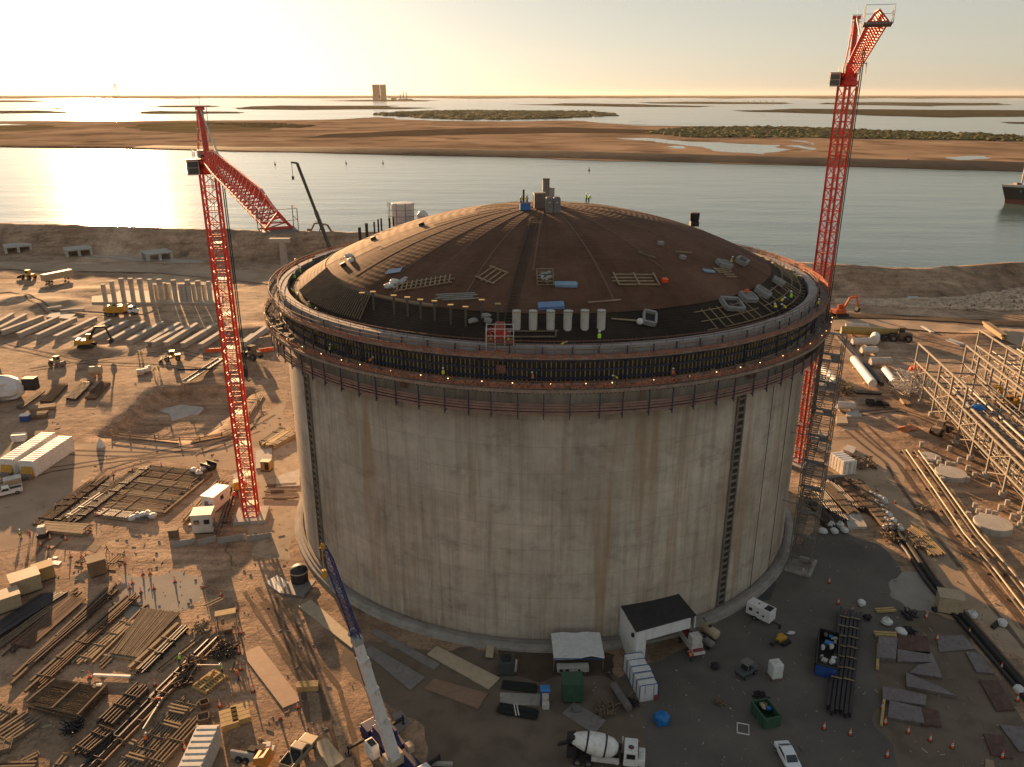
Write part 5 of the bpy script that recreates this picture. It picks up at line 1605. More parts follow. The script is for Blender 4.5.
bundle('timber_edge', 246, 422, 262, 396, 1.0, 3, .10, WOOD, 'pale timbers leading from the pit towards the tank', 'timber', square=True)

# ------------------------------------------------------------------ big white containers and neighbours
def refuel(label, u0, v0, u1, v1, grp):
    t = container(label, u0, v0, u1, v1, 3.1, 3.4, WHITE, True, grp)
    L = seg(u0, v0, u1, v1)[1]
    b = MB(); b.extrude_y([(-L / 2 - 1.0, .3), (-L / 2 + .1, .3), (-L / 2 + .1, 2.6)], -1.2, 1.2); b.build('end_ramp', YEL, t, fix=True)
    b = MB(); b.box(-L / 2 - .9, 0, .6, 1.2, 2.4, .8); b.build('pump_box', STEEL_G, t, bevel=.05)
refuel('long white ribbed container, nearer of the side by side pair at left', 36, 477.5, 75, 451, 'long white containers')
refuel('long white ribbed container, farther of the side by side pair at left', 16, 475.5, 58, 447, 'long white containers')
boxthing('small_bin', 'small white open bin on the dirt beyond the long white containers', 'bin', G(20, 441), rad(12), [('body', WHITE, [(0, 0, .9, 2.6, 1.6, 1.5, 0, 1.15, 1.1)], .04), ('rim', STEEL_G, [(0, .85, 1.7, 3.0, .1, .12), (0, -.85, 1.7, 3.0, .1, .12)], 0)])
b = MB(); b.lathe([(.95, 0), (.8, .6), (.12, 2.0), (.02, 2.05)], 12); single('bulk_bag', b, TARP, 'lone white bulk bag standing on the haul road', 'bag', G(101, 446.5), 0, smooth=True)
pickup('white pickup truck with a pale load bed cover at the left edge', G(7, 495), rad(215), WHITE)
boxthing('equipment_box', 'tan equipment box behind the white pickup at the left edge', 'box', G(14, 487), rad(35), [('body', TAN, [(0, 0, 1.1, 3.0, 2.0, 1.8)], .06), ('lid', WHITE_D, [(0, 0, 2.06, 3.1, 2.1, .12)], .02)])
# ------------------------------------------------------------------ upper laydown yard
yg = 'bar bundles in the upper laydown yard'
yb = [(37, 524, 93, 481, 1.3, 6, .07, REBAR, 2), (42, 526, 106, 479, 1.2, 6, .07, REBAR, 3), (50, 526, 118, 478, 1.3, 6, .06, STEEL_D, 2), (66, 524, 136, 470.5, 1.2, 6, .07, REBAR, 3), (74, 523, 147, 468, 1.5, 7, .07, STEEL_D, 3)]
for k, (u0, v0, u1, v1, w, n, r, m, l) in enumerate(yb):
    bundle('rebar_bundle', u0, v0, u1, v1, w, n, r, m, 'long dark rebar bundle running away from camera in the upper yard, %s' % ORD[k], 'rebar', yg, l, 7)
bundle('steel_pipe', 66, 520, 104, 494, .8, 2, .22, GALV, 'pale grey pipes lying between the dark bundles of the upper yard', 'pipe', sleepers=4)
hb = [(149, 469, 205, 475), (141, 474, 199, 482), (137, 481, 194, 488), (128, 487, 183, 495), (122, 493, 178, 500), (117, 499, 169, 508), (108, 506, 163, 512), (100, 513, 146, 519)]
for k, (u0, v0, u1, v1) in enumerate(hb):
    mm = [WOOD_D, RUST, WOOD, REBAR, WOOD, RUST, WOOD, STEEL_G][k]
    bundle('bar_row', u0, v0, u1, v1, 2.0, 8, .08, mm, 'crosswise row of bars on pale timbers in the upper yard, %s from the camera' % NTH[7 - k], 'bars', 'crosswise bar rows in the upper yard', 2, 4)
    bundle('bearer_boards', u0 + 2, v0 + 3.4, u1 + 1, v1 + 3.2, 1.1, 4, .07, WOOD, 'pale boards laid beside a crosswise bar row, %s from the camera' % NTH[7 - k], 'boards', 'pale boards between the bar rows', 1, 0, square=True)
bundle('timber_edge', 163, 516, 210, 477, .5, 1, .2, WOOD_D, 'long dark timber kerb on the right side of the upper yard', 'timber', square=True)
for u0, v0, u1, v1, lb in ((42, 527, 90, 530, 'farther pale plank heap at the near end of the upper yard'), (44, 531, 88, 535, 'nearer pale plank heap at the near end of the upper yard')):
    bundle('plank_heap', u0, v0, u1, v1, 1.5, 6, .10, WOOD, lb, 'planks', 'plank heaps at the upper yard', 3, 3, square=True)
def bags(spots, label_fn, group, m=TARP):
    for k, (u, v) in enumerate(spots):
        rn = random.Random(int(u * 3 + v)); b = MB(); b.lump((0, 0, .45), .85, .7, .55, rn, 9, 5, .15)
        if k % 2: b.lathe([(.3, .92), (.36, 1.1), (.2, 1.14)], 9)
        single('white_bag', b, m, label_fn(k), 'bag', G(u, v), rn.uniform(0, 3), group)
bags([(133, 520), (138, 518), (143, 517), (148, 516), (153, 518)], lambda k: 'white wrapped bag at the upper yard edge, %s of five' % ORD[k], 'white bags at the upper yard')
bags([(194, 472), (199, 475), (203, 471)], lambda k: 'white wrapped bag beside the dark cart, %s of three' % ORD[k], 'white bags by the dark cart')
boxthing('flat_cart', 'dark flat cart at the far right corner of the upper yard', 'cart', G(209, 469), rad(-30), [('deck', STEEL_D, [(0, 0, .8, 3.0, 1.8, .25)], .03), ('side', STEEL_D, [(0, .85, 1.2, 3.0, .1, .6), (0, -.85, 1.2, 3.0, .1, .6)], 0), ('wheel', BLACK, [(-1, 0, .35, .6, 1.9, .6), (1, 0, .35, .6, 1.9, .6)], .1)])
plate('plywood_sheet', [(43, 546), (52, 549), (64, 540), (56, 537)], .1, WOOD, 'tilted pale plywood sheet among cones near the two workers', 'plywood')
boxthing('water_cooler', 'white tank on a dark stand beside the plank heaps', 'tank', G(43, 537), 0.3, [('tank', WHITE_D, [(0, 0, 1.5, 1.3, 1.3, 1.4)], .2), ('stand', STEEL_D, [(0, 0, .4, 1.5, 1.5, .8)], .02)])

# ------------------------------------------------------------------ crane base compound
site_office('white site office with two windows, nearer one at the crane compound', G(205, 530), rad(8), 3.5, 3.1, 3.5, WHITE_D, 2)
site_office('white generator cabin with dark roof band behind the windowed office', G(217, 506), rad(75), 5.0, 2.7, 2.9, WHITE, 1)
bundle('walkway_plank', 186, 523, 222, 481, 1.2, 3, .12, WOOD, 'long plank run at the left of the white offices', 'planks', square=True, layers=2, sleepers=5)
bundle('walkway_plank', 225, 526, 235, 488, 1.2, 3, .12, WOOD_D, 'long dark plank run at the right of the white offices', 'planks', square=True, layers=2, sleepers=5)
bundle('walkway_plank', 216, 536, 228, 500, .6, 2, .1, STEEL_G, 'grey steel channel leaning along the white offices', 'channel', square=True, layers=1, sleepers=2)
boxthing('compressor', 'yellow compressor behind the left crane mast', 'compressor', G(241, 490), rad(20), [('body', YEL, [(0, 0, 1.2, 2.6, 1.8, 1.7)], .1), ('roof', STEEL_D, [(0, 0, 2.1, 2.4, 1.6, .1)], 0), ('skid', STEEL_D, [(0, 0, .2, 2.8, 1.6, .3)], 0)])
boxthing('compressor', 'brown cabinet on the dusty slab right of the left crane mast', 'cabinet', G(267, 470), rad(-5), [('body', mat('ochre_box', (.38, .23, .07), .6), [(0, 0, 1.2, 2.0, 1.5, 2.0)], .06), ('door', STEEL_D, [(.3, -.77, 1.2, .8, .05, 1.6)], 0), ('skid', STEEL_D, [(0, 0, .1, 2.1, 1.6, .2)], 0)])
b = MB(); b.lathe([(.35, 0), (.35, 1.1), (.2, 1.3), (.05, 1.35)], 12); single('red_bottle', b, RED, 'short red gas bottle beside the yellow compressor', 'gas bottle', G(235, 498), 0, smooth=True)
plate('floor_slab', [(256, 452), (272, 449), (272, 468), (256, 470)], .35, CONC_PALE, 'pale square concrete slab behind the brown cabinet', 'slab')
plate('floor_slab', [(276, 478), (300, 470), (300, 487), (276, 488)], .3, CONC_PALE, 'pale concrete slab against the foot of the tank', 'slab')
plate('floor_slab', [(233, 476), (244, 470), (252, 486), (240, 500)], .25, CONC_PALE, 'pale concrete slab behind the left crane base', 'slab')
rl = [(262, 446, 283, 431, WOOD_D, 'dark'), (266, 448, 289, 433, WOOD_Y, 'yellowish'), (271, 449, 294, 436, WOOD, 'pale')]
for k, (u0, v0, u1, v1, m, cn) in enumerate(rl): bundle('lumber_stack', u0, v0, u1, v1, 1.4, 4, .2, m, '%s long lumber stack against the left side of the tank' % cn, 'lumber', 'lumber beside the tank', 2, 4, square=True)
for k, (u0, v0, u1, v1) in enumerate(((267, 487, 295, 485), (265, 493, 297, 492), (264, 499, 296, 499))):
    bundle('timber_bearer', u0, v0, u1, v1, .5, 2, .12, WOOD_D, 'thin dark timber between the crane base and the tank, %s of three' % NTH[2 - k], 'timber', 'thin timbers by the crane base', square=True)
for k, (u0, v0, u1, v1) in enumerate(((174, 546.5, 196, 543), (198, 545, 216.5, 540.5), (218, 543, 246, 539), (247, 541, 272, 537.5))):
    c, L, a = seg(u0, v0, u1, v1); b = MB(); b.extrude_y([(-L / 2, 0), (L / 2, 0), (L / 2, 1), (-L / 2, 1)], -.02, .02)
    b = MB(); b.box(0, 0, .5, L, .75, 1.0, 0, 1, .35); b.box(0, 0, .08, L, .8, .16)
    single('jersey_barrier', b, CONC, 'grey concrete barrier along the front of the crane compound, %s of four' % ORD[k], 'barrier', (c.x, c.y, .02), a, 'concrete barriers at the crane compound', bevel=.03)
g = boxthing('cable_reel', 'brown wooden cable stand at the left end of the concrete barriers', 'stand', G(174, 536), rad(10), [('frame', WOOD_D, [(0, 0, .7, 1.5, 1.3, 1.4)], .05), ('top', WOOD, [(0, 0, 1.45, 1.7, 1.5, .12)], 0)])
g = thing('cable_barrier', 'thin wire and hose sagging from the concrete barrier across the dirt', 'hose', G(227, 540))
pts = [at(u, v) - at(227, 540) for u, v in ((227, 538), (228, 545), (225, 551), (231, 556), (232, 566))]
b = MB(); b.path([(p.x, p.y, .1) for p in pts], .07, 5); b.build('hose', WOOD_D, g)
plate('spread_sheet', [(265.5, 583), (277, 575.5), (295, 587), (283, 596)], .12, WHITE_D, 'pale square sheet on the dirt in front of the dark round tank', 'sheet')
# ------------------------------------------------------------------ lower left laydown yard
def shed(label, u, v, rz, L, w, h, m, grp=None, door=True):
    t = thing('site_box', label, 'shed', G(u, v), rz, grp)
    b = MB(); b.box(0, 0, h / 2 + .2, L, w, h); b.build('wall', m, t, bevel=.04)
    b = MB(); b.box(0, 0, h + .25, L + .2, w + .2, .1); b.build('roof', m, t)
    b = MB(); b.box(0, 0, .1, L - .2, w - .2, .2); b.build('skid', STEEL_D, t)
    if door:
        b = MB(); b.box(L / 2 + .02, 0, h * .48 + .2, .05, w * .7, h * .85); d = b.build('door', m, t)
        b = MB(); b.box(L / 2 + .07, w * .2, h * .5, .06, .08, .3); b.build('handle', STEEL_D, d)
    return t
shed('tan steel site box at the left edge, nearest of three', 8, 608, rad(40), 3.6, 2.8, 2.3, TAN, 'tan site boxes')
shed('tan steel site box in the middle of three at left', 27, 590, rad(40), 4.0, 3.0, 2.6, TAN, 'tan site boxes')
shed('small tan site box with ochre top, farthest of three at left', 45, 578, rad(40), 2.8, 2.2, 2.2, mat('ochre_tan', (.40, .27, .11), .7, dirt=(.3, .2, .1)), 'tan site boxes')
shed('brown cabin with pale roof beside the plank bench', 98, 573, rad(35), 2.6, 2.4, 2.6, mat('brown_cabin', (.20, .13, .07), .8, var=.25))
plate('leaning_board', [(89, 562), (98, 565), (104, 558), (95, 556)], .12, WOOD_D, 'dark propped panel leaning on the brown cabin', 'panel', z0=2.3)
bundle('plank_bench', 110, 571, 122, 560, 1.0, 3, .1, WOOD, 'raised plank bench right of the brown cabin', 'bench', z0=1.0, square=True, sleepers=2)
bundle('plank_bench', 78, 567, 89, 559, 1.0, 3, .1, WOOD_D, 'dark low bench left of the brown cabin', 'bench', z0=.5, square=True, sleepers=2)
for k, (u, v) in enumerate(((47, 563), (56, 563.5), (55, 558), (49, 560))):
    plate('loose_board', [(u - 5, v + 1), (u + 3, v + 2), (u + 6, v - 1.5), (u - 2, v - 2.5)] if k < 2 else [(u - 2.5, v + .8), (u + 1.5, v + 1), (u + 3, v - .8), (u - 1, v - 1.2)], .1, WHITE, 'flat white panel on the dirt near the tan boxes, %s of four' % NTH[k], 'panel', group='white panels by the tan boxes')
LY = 'long bars in the lower laydown yard'
rows = [(-6, 651, 74, 592, .8, 3, .16, WOOD_D, 1, 'twin brown timbers over the dark mat at left'), (6, 657, 78, 595, .5, 2, .15, REBAR, 1, 'dark rail beside the twin brown timbers at left'),
        (12, 683, 112, 588, .6, 2, .18, WOOD_D, 1, 'long dark timber crossing the lower yard, left of the sleepers'), (32, 665, 114, 594, .7, 3, .13, REBAR, 2, 'long dark bar bundle next to the long dark timber'),
        (29, 688, 134, 594, .6, 2, .18, WOOD_D, 1, 'long timber rail on short sleepers, left one'), (38, 690, 138, 597, .6, 3, .12, RUST, 2, 'long rusty bars on short sleepers, right of the timber rail'),
        (79, 664, 128, 622, 1.2, 4, .13, WOOD, 1, 'pale timbers in the middle of the lower yard'), (90, 665, 147, 608, .6, 2, .14, WOOD, 1, 'pair of pale timbers beside the brown slatted mat'),
        (101, 667, 157, 612, .8, 3, .11, WOOD_D, 1, 'dark timbers beside the brown slatted mat'), (135, 671, 181, 628, 1.0, 2, .26, WOOD, 1, 'thick pale timber right of the brown slatted mat'),
        (141, 675, 186, 630, .8, 3, .16, STEEL_D, 2, 'dark steel bundle right of the thick pale timber'), (88, 768, 156, 699, .7, 2, .24, STEEL_D, 1, 'dark long steel rails, near left stretch'),
        (94, 772, 162, 702, .6, 2, .22, RUST, 1, 'rusty long steel rails, near right stretch'), (152, 702, 214, 640, .7, 2, .24, STEEL_D, 1, 'dark long steel rails, far left stretch'),
        (159, 703, 219, 643, .6, 2, .22, RUST, 1, 'rusty long steel rails, far right stretch'), (107, 725, 143, 690, 1.6, 5, .18, REBAR, 2, 'dark bar bundle left of the long rails, farther one'),
        (80, 757, 108, 733, 1.5, 5, .18, REBAR, 2, 'dark bar bundle left of the long rails, nearer one'), (158, 672, 200, 638, .5, 2, .1, WOOD, 1, 'thin pale boards behind the long rails')]
for q in rows: bundle('long_bars', q[0], q[1], q[2], q[3], q[4] * 1.3, q[5], q[6], q[7], q[9], 'bars', LY, q[8], 6 if 'sleepers' in q[9] else 4, square=q[7] in (WOOD, WOOD_D))
def mesh_mat(label, quad, m, z, bars=12, cross=5, thick=.12):
    P = [at(u, v) for u, v in quad]; c = sum(P, Vector()) / 4; rn = random.Random(int(quad[0][0] + quad[1][1])); b = MB()
    for i in range(bars):
        t = i / (bars - 1); s0 = P[0].lerp(P[1], t) - c; s1 = P[3].lerp(P[2], t) - c
        b.beam((s0.x + rn.uniform(-.2, .2), s0.y, z), (s1.x, s1.y + rn.uniform(-.2, .2), z + rn.uniform(0, .06)), thick, thick)
    for i in range(cross):
        t = i / (cross - 1); s0 = P[0].lerp(P[3], t) - c; s1 = P[1].lerp(P[2], t) - c
        b.beam((s0.x, s0.y, z - .16), (s1.x, s1.y, z - .16), .18, .18)
    return single('reinforcing_mat', b, m, label, 'rebar mat', (c.x, c.y, .02), 0)
mesh_mat('large black reinforcing mat at the left edge behind the twin timbers', [(-8, 644), (-6, 628), (42, 597), (68, 595)], STEEL_D, .5, 26, 10, .2)
mesh_mat('brown reinforcing mat between the twin timbers and the long dark timber', [(12, 646), (30, 649), (86, 601), (69, 598)], RUST, .35, 24, 12, .14)
mesh_mat('brown slatted mat in the far right of the lower yard', [(113, 656), (138, 660), (180, 615), (144, 611)], WOOD_D, .4, 26, 12, .16)
for k, (u0, v0, u1, v1) in enumerate(((131, 605, 147, 607), (143, 612, 180, 616), (125, 633, 147, 638), (102, 656, 138, 661), (57, 657, 67, 661), (67, 652, 77, 658), (90, 629, 103, 634), (101, 638, 112, 643), (113, 604, 124, 609), (52, 668, 62, 672))):
    bundle('sleeper', u0, v0, u1, v1, .3, 1, .15, WOOD if k % 2 else WOOD_D, 'short crosswise timber sleeper in the lower yard, %s from the camera' % NTH[[0, 1, 4, 7, 8, 6, 3, 5, 0, 9][k] if 0 else 9 - k], 'sleeper', 'short sleepers in the lower yard', square=True, z0=.02)
WTH = mat('weathered_timber', (.21, .155, .10), .9, var=.3, scale=1.2, dirt=(.13, .10, .07))
# rebar cage on the left foreground
quad = [(27, 709), (81, 723), (109, 693), (55, 686)]
P = [at(u, v) for u, v in quad]; c = sum(P, Vector()) / 4
g = thing('rebar_cage', 'flat brown rebar cage with three top rails in the left foreground', 'rebar cage', (c.x, c.y, 0))
b = MB(); rn = random.Random(2)
for z in (.35, .7, 1.05):
    for i in range(34):
        t = i / 33; s0 = P[0].lerp(P[3], t) - c; s1 = P[1].lerp(P[2], t) - c
        b.tube((s0.x + rn.uniform(-.3, .3), s0.y + rn.uniform(-.1, .1), z + rn.uniform(-.05, .05)), (s1.x + rn.uniform(-.3, .3), s1.y, z + rn.uniform(-.05, .05)), .07, 4)
b.build('bars', mat('cage_rust', (.17, .105, .055), .85, .1, var=.35, scale=1.5), g)
for t in (.03, .5, .97):
    b = MB(); s0 = P[0].lerp(P[1], t) - c; s1 = P[3].lerp(P[2], t) - c
    b.beam((s0.x, s0.y, 1.22), (s1.x, s1.y, 1.22), .22, .2); b.beam((s0.x, s0.y, .12), (s1.x, s1.y, .12), .25, .24); b.build('rail', WOOD_D, g)
def heap(name, label, cat, u, v, n, L, r, m, seed, spread=1.0, grp=None, z=.5):
    rn = random.Random(seed); b = MB()
    for k in range(n):
        a = rn.uniform(0, math.pi); x, y = rn.uniform(-spread, spread), rn.uniform(-spread, spread); d = Vector((math.cos(a), math.sin(a), rn.uniform(-.25, .35))) * (L * rn.uniform(.4, 1) / 2)
        c_ = Vector((x, y, r + rn.random() * z + abs(d.z)))
        b.beam(c_ - d, c_ + d, r * 2, r * 2)
    return single(name, b, m, label, cat, G(u, v), 0, grp)
heap('scrap_heap', 'dark tangled rebar coil in front of the rebar cage', 'scrap', 73, 729, 60, 2.0, .05, STEEL_D, 1, .7)
heap('scrap_heap', 'dark tangled heap of short bars beside the long rails', 'scrap', 184, 683, 60, 2.0, .06, REBAR, 2, .8)
heap('scrap_heap', 'large brown heap of cut bars near the lime vest worker', 'scrap', 225, 653, 110, 2.6, .06, REBAR, 3, 1.2)
heap('scrap_heap', 'brown bar heap at the far end of the long rails', 'scrap', 194, 664, 50, 2.4, .07, RUST, 4, .8)
heap('scrap_heap', 'pale offcut heap behind the brown bar heap', 'scrap', 200, 629, 40, 1.6, .07, WOOD, 5, 1.0)
bundle('white_channel', 92, 677, 130, 678.5, .7, 1, .16, WHITE, 'long white channel lying behind the rebar cage', 'channel', square=True)
b = MB(); b.box(0, 0, .4, 1.4, 1.0, .7, 0, .8, .7); single('white_crate', b, WHITE, 'small white crate behind the rebar cage', 'crate', G(98, 690), .3, bevel=.05)
for k, (u0, v0, u1, v1, w, lb) in enumerate(((-6, 722, 10, 710, 2.5, 'pale plank stack at the left edge beside the rebar cage'), (-4, 745, 33, 720, 3.2, 'wide pale plank platform below the rebar cage'), (-8, 752, 12, 747, 1.6, 'dark plank stack at the left edge near the bottom'),
                                             (-6, 767, 36, 766, .6, 'dark timber along the bottom left edge'), (56, 770, 66, 757, .5, 'short upright tilted plank at the bottom left'), (22, 764, 38, 756, .5, 'short thin plank lying near the bottom left'))):
    bundle('plank_stack', u0, v0, u1, v1, w, 6 if w > 1 else 2, .14, WOOD_D if 'dark' in lb else WTH, lb, 'planks', 'planks at the left edge', 2 if w > 1 else 1, 3, square=True)
bundle('plank_deck', 126, 770, 190, 702, 2.6, 7, .09, WTH, 'long pale plank deck beside the orange worker', 'planks', square=True, layers=1, sleepers=6)
bundle('plank_deck', 152, 770, 196, 722, 1.6, 4, .10, WTH, 'narrow pale plank deck right of the long plank deck', 'planks', square=True, layers=2, sleepers=5)
for k, (u0, v0, u1, v1) in enumerate(((170, 708, 188, 712), (162, 724, 180, 729), (171, 712, 186, 715), (128, 757, 146, 762), (131, 744, 136, 746))):
    bundle('cross_board', u0, v0, u1, v1, .5, 2, .1, WOOD, 'short board across the plank decks, %s from the camera' % NTH[[4, 2, 3, 0, 1][k]], 'board', 'short boards across the plank decks', square=True, z0=.3)
bundle('steel_tube', 144, 734, 163, 703, .2, 1, .16, GALV, 'pale steel tube lying across the plank decks', 'tube', z0=.5)
# frames, benches, timber
bundle('bench_board', 206, 612, 223, 604, .7, 2, .1, WOOD, 'narrow board on edge behind the yellow workbench', 'board', square=True, z0=.9)
g = thing('workbench', 'yellow topped workbench with dark legs and a crate below', 'workbench', G(227, 632), rad(18))
b = MB(); b.box(0, 1.6, 2.3, 2.9, 1.3, .16); b.build('top', WOOD_Y, g)
for x in (-1.3, 1.3):
    for y in (-1.2, 2.0):
        b = MB(); b.box(x, y, 1.1, .14, .14, 2.2); b.build('leg', WOOD_D, g)
b = MB()
for z in (.3, 1.2): b.box(0, -1.2, z, 2.6, .1, .14); b.box(-1.3, .4, z, .1, 3.0, .14); b.box(1.3, .4, z, .1, 3.0, .14)
b.build('rail', WOOD_D, g)
b = MB(); b.box(.2, -.2, .5, 1.2, .9, .8); b.build('crate', RUST, g, bevel=.04)
c, L, a = seg(200, 692, 221, 676)
b = MB()
for i in range(9):
    b.box(-L / 2 + i * L / 8, 0, .3, .22, 2.6, .3)
for y in (-1.2, 0, 1.2): b.box(0, y, .55, L, .2, .18)
b.box(.4, .5, .9, .8, .5, .5, .4)
single('lumber_grid', b, WOOD_Y, 'pale open timber frame beside the lime vest worker', 'timber frame', c, a)
g = thing('wire_fence', 'low pale rail frame standing behind the open timber frame', 'frame', G(211, 672), rad(-4))
b = MB(); b.beam((-1.8, 0, 1.1), (1.4, .2, 1.1), .07); b.beam((-1.8, 0, 0), (-1.8, 0, 1.1), .07); b.beam((1.4, .2, 0), (1.4, .2, 1.1), .07); b.beam((-1.8, 0, 1.1), (-2.6, -2.4, 0), .07); b.build('frame', GALV, g)
def lumber_pack(label, u, v, rz, L, w, rows_, m):
    b = MB()
    for r_ in range(rows_):
        for k in range(4): b.box(0, (k - 1.5) * w / 4, .2 + r_ * .28, L, w / 4 - .07, .24)
    for x in (-L * .3, L * .3): b.box(x, 0, .05, .2, w, .1)
    return single('lumber_pack', b, m, label, 'lumber', G(u, v), rz)
lumber_pack('yellow lumber pack of sawn beams on the open dirt, left half', 229.5, 722, rad(25), 2.1, 3.0, 3, WOOD_Y)
lumber_pack('yellow lumber pack of sawn beams on the open dirt, right half', 241, 717, rad(25), 2.1, 3.0, 3, WOOD_Y)
lumber_pack('yellow lumber pack beside the brown steel road plate', 308, 689, rad(5), 2.8, 1.2, 3, WOOD_Y)
bundle('timber_offcut', 233, 672, 236, 662, .5, 2, .12, WOOD, 'short upright board pair beside the orange drums', 'board', square=True)
b = MB(); b.box(0, 0, .25, .8, .4, .35); single('timber_offcut', b, WOOD, 'single small timber block beside the open timber frame', 'block', G(223, 689), .3)
b = MB(); b.box(0, 0, .4, 1.0, 1.0, .1); 
for x in (-.5, .5): b.box(x, 0, .45, .08, 1.1, .9); b.box(0, x, .45, 1.1, .08, .9)
single('open_crate', b, RUST, 'open brown crate at the right of the plank decks, farther one', 'crate', G(205, 707), .5, 'open crates by the plank decks')
b = MB(); b.box(0, 0, .3, 1.3, 1.3, .1)
for x in (-.65, .65): b.box(x, 0, .4, .1, 1.4, .8); b.box(0, x, .4, 1.4, .1, .8)
single('open_crate', b, WOOD_D, 'open grey brown crate at the right of the plank decks, nearer one', 'crate', G(204, 721), .4, 'open crates by the plank decks')
container('tan roofed white container at the bottom left of the frame', 204, 788, 222, 744, 2.6, 2.8, WHITE_D, True, None, 1, doorm=STEEL_G)
# skid steer and pickup at the bottom
g = thing('compact_loader', 'small loader with an orange hood and pale twin wheels at the bottom edge', 'loader', G(252, 764), rad(-12))
b = MB(); b.box(-1.2, .2, .8, 3.0, .35, 1.1, rad(0)); b.build('side_frame', CONC_PALE, g, bevel=.05)
b = MB(); b.extrude_y([(.6, .6), (2.4, .6), (2.5, 1.6), (2.0, 2.0), (.6, 1.5)], -.7, .9); b.build('hood', mat('hood_orange', (.62, .22, .03), .5, dirt=(.4, .2, .08)), g, fix=True, bevel=.1)
for x in (-1.6, -.7):
    wheel(g, x, -.15, .42, .35)
b = MB(); b.box(1.0, 1.9, 1.0, 1.0, .8, .7, .4); b.box(1.9, 1.6, .8, .5, .9, .9, .2); b.build('counterweight', WHITE_D, g, bevel=.06)
b = MB(); b.box(.9, .9, 1.9, .9, .9, .1); b.box(-.2, .8, 1.2, .9, .8, .8); b.build('seat', BLACK, g)
pickup('dusty tan pickup truck with a dark load bed near the truck crane', G(300, 757), rad(70), mat('dusty_pickup', (.30, .25, .18), .45, .2, var=.15, dirt=(.2, .16, .11)))
# steel road plates
SP = 'flat steel road plates'
PB = mat('plate_brown', (.27, .165, .105), .7, .1, var=.12, scale=.6, dirt=(.33, .24, .17), dirt_amt=.5)
PT = mat('plate_tan', (.46, .37, .25), .75, var=.1, scale=.4, dirt=(.34, .26, .18))
PG = mat('plate_grey', (.22, .20, .185), .7, .1, var=.15, scale=.6, dirt=(.14, .115, .10))
plate('road_plate', [(241.8, 654.5), (259.6, 646.5), (302, 701), (283, 709)], .14, PB, 'big brown steel road plate in the sunlit foreground', 'steel plate', group=SP)
plate('road_plate', [(298.6, 607), (311, 600), (352, 636), (353, 650)], .14, PT, 'pale sunlit road plate under the blue lattice boom', 'steel plate', group=SP)
plate('road_plate', [(371, 633), (377, 630), (440, 665), (434, 671)], .16, PG, 'narrow grey road plate close to the tank foot', 'steel plate', group=SP)
plate('road_plate', [(364, 652), (371, 646), (425, 678), (410.5, 691)], .14, PG, 'grey road plate with dark tracks right of the white boom', 'steel plate', group=SP)
plate('road_plate', [(427, 655), (437, 647), (500, 679), (488.5, 690)], .18, PT, 'long pale road plate in the tank shadow', 'steel plate', group=SP)
plate('road_plate', [(424, 689), (434, 679), (488, 694), (478, 709.5)], .12, PB, 'reddish brown road plate in front of the long pale plate', 'steel plate', group=SP)
plate('road_plate', [(392, 715), (401.6, 711), (411, 723.5), (397, 735)], .12, PG, 'small grey road plate right of the truck crane', 'steel plate', group=SP)
plate('road_plate', [(313, 745), (326, 738), (345, 760), (330, 770)], .12, PT, 'pale plank mat under the left outrigger of the truck crane', 'mat', group=SP)
plate('road_plate', [(562, 714), (574, 703), (606, 721), (594, 735)], .12, PG, 'grey road plate behind the concrete mixer truck', 'steel plate', group=SP)
b = MB(); b.box(0, 0, .3, 1.1, .9, .45, 0, .8, .8); single('pump_box', b, STEEL_G, 'small grey box resting on the road plate behind the mixer truck', 'box', G(576, 711) + Vector((0, 0, .15)), .2, bevel=.05)
plate('road_plate', [(485.5, 659), (493, 660), (494.5, 646), (487, 645)], .12, PT, 'short pale plank leaning on the tank foundation', 'plank', z0=.3)
# dark round-topped tank with its platform
g = thing('round_tank', 'dark round topped tank on a skid beside the left foot of the storage tank', 'tank', G(300, 583), rad(-12))
b = MB(); b.lathe([(1.35, .2), (1.4, 2.2), (1.25, 2.8), (.8, 3.15), (.02, 3.25)], 18); b.build('shell', STEEL_D, g, smooth=True)
b = MB(); b.box(.5, -1.6, .35, 4.0, 4.4, .3); b.build('skid', PG, g)
b = MB(); b.lathe([(1.42, 2.2), (1.5, 2.25), (1.42, 2.4)], 18); b.build('band', TAN, g)
# ------------------------------------------------------------------ objects in the tank shadow
g = thing('square_tank', 'dark greenish square tank with a lid in the trench at the tank foot', 'tank', G(506, 671), 0)
b = MB(); b.box(0, 0, 1.1, 2.3, 2.2, 2.0, 0, .92, .92); b.build('body', mat('tank_green', (.05, .06, .055), .6), g, bevel=.08)
b = MB(); b.lathe([(.7, 2.1), (.7, 2.3), (.02, 2.38)], 14); b.lathe([(.12, 2.3), (.12, 2.6), (.02, 2.62)], 8); b.build('lid', STEEL_D, g)
bundle('white_post', 515.5, 673, 516.5, 662, .2, 1, .14, WHITE_D, 'short pale post lying beside the dark square tank', 'post', square=True)
BB = 'black bar bundles'
bundle('bar_bundle', 503, 686.5, 536, 690.5, 1.3, 14, .05, BLACK, 'black bundle of bars nearer the tank, left of the blue toilet', 'bars', BB, 4)
bundle('bar_bundle', 499, 709.5, 537, 716.5, 1.5, 16, .05, BLACK, 'black bundle of bars farther from the tank, tied with white strap', 'bars', BB, 4)
b = MB(); b.box(0, 0, .5, .12, 1.9, .16); b.box(.35, 0, .5, .12, 1.9, .16); single('strap', b, WHITE, 'white strap tying the farther black bar bundle', 'strap', G(515, 713), rad(8))
plate('floor_slab', [(500, 693), (540, 694), (540, 706), (500, 705)], .06, CONC, 'rough concrete patch between the two black bar bundles', 'slab')
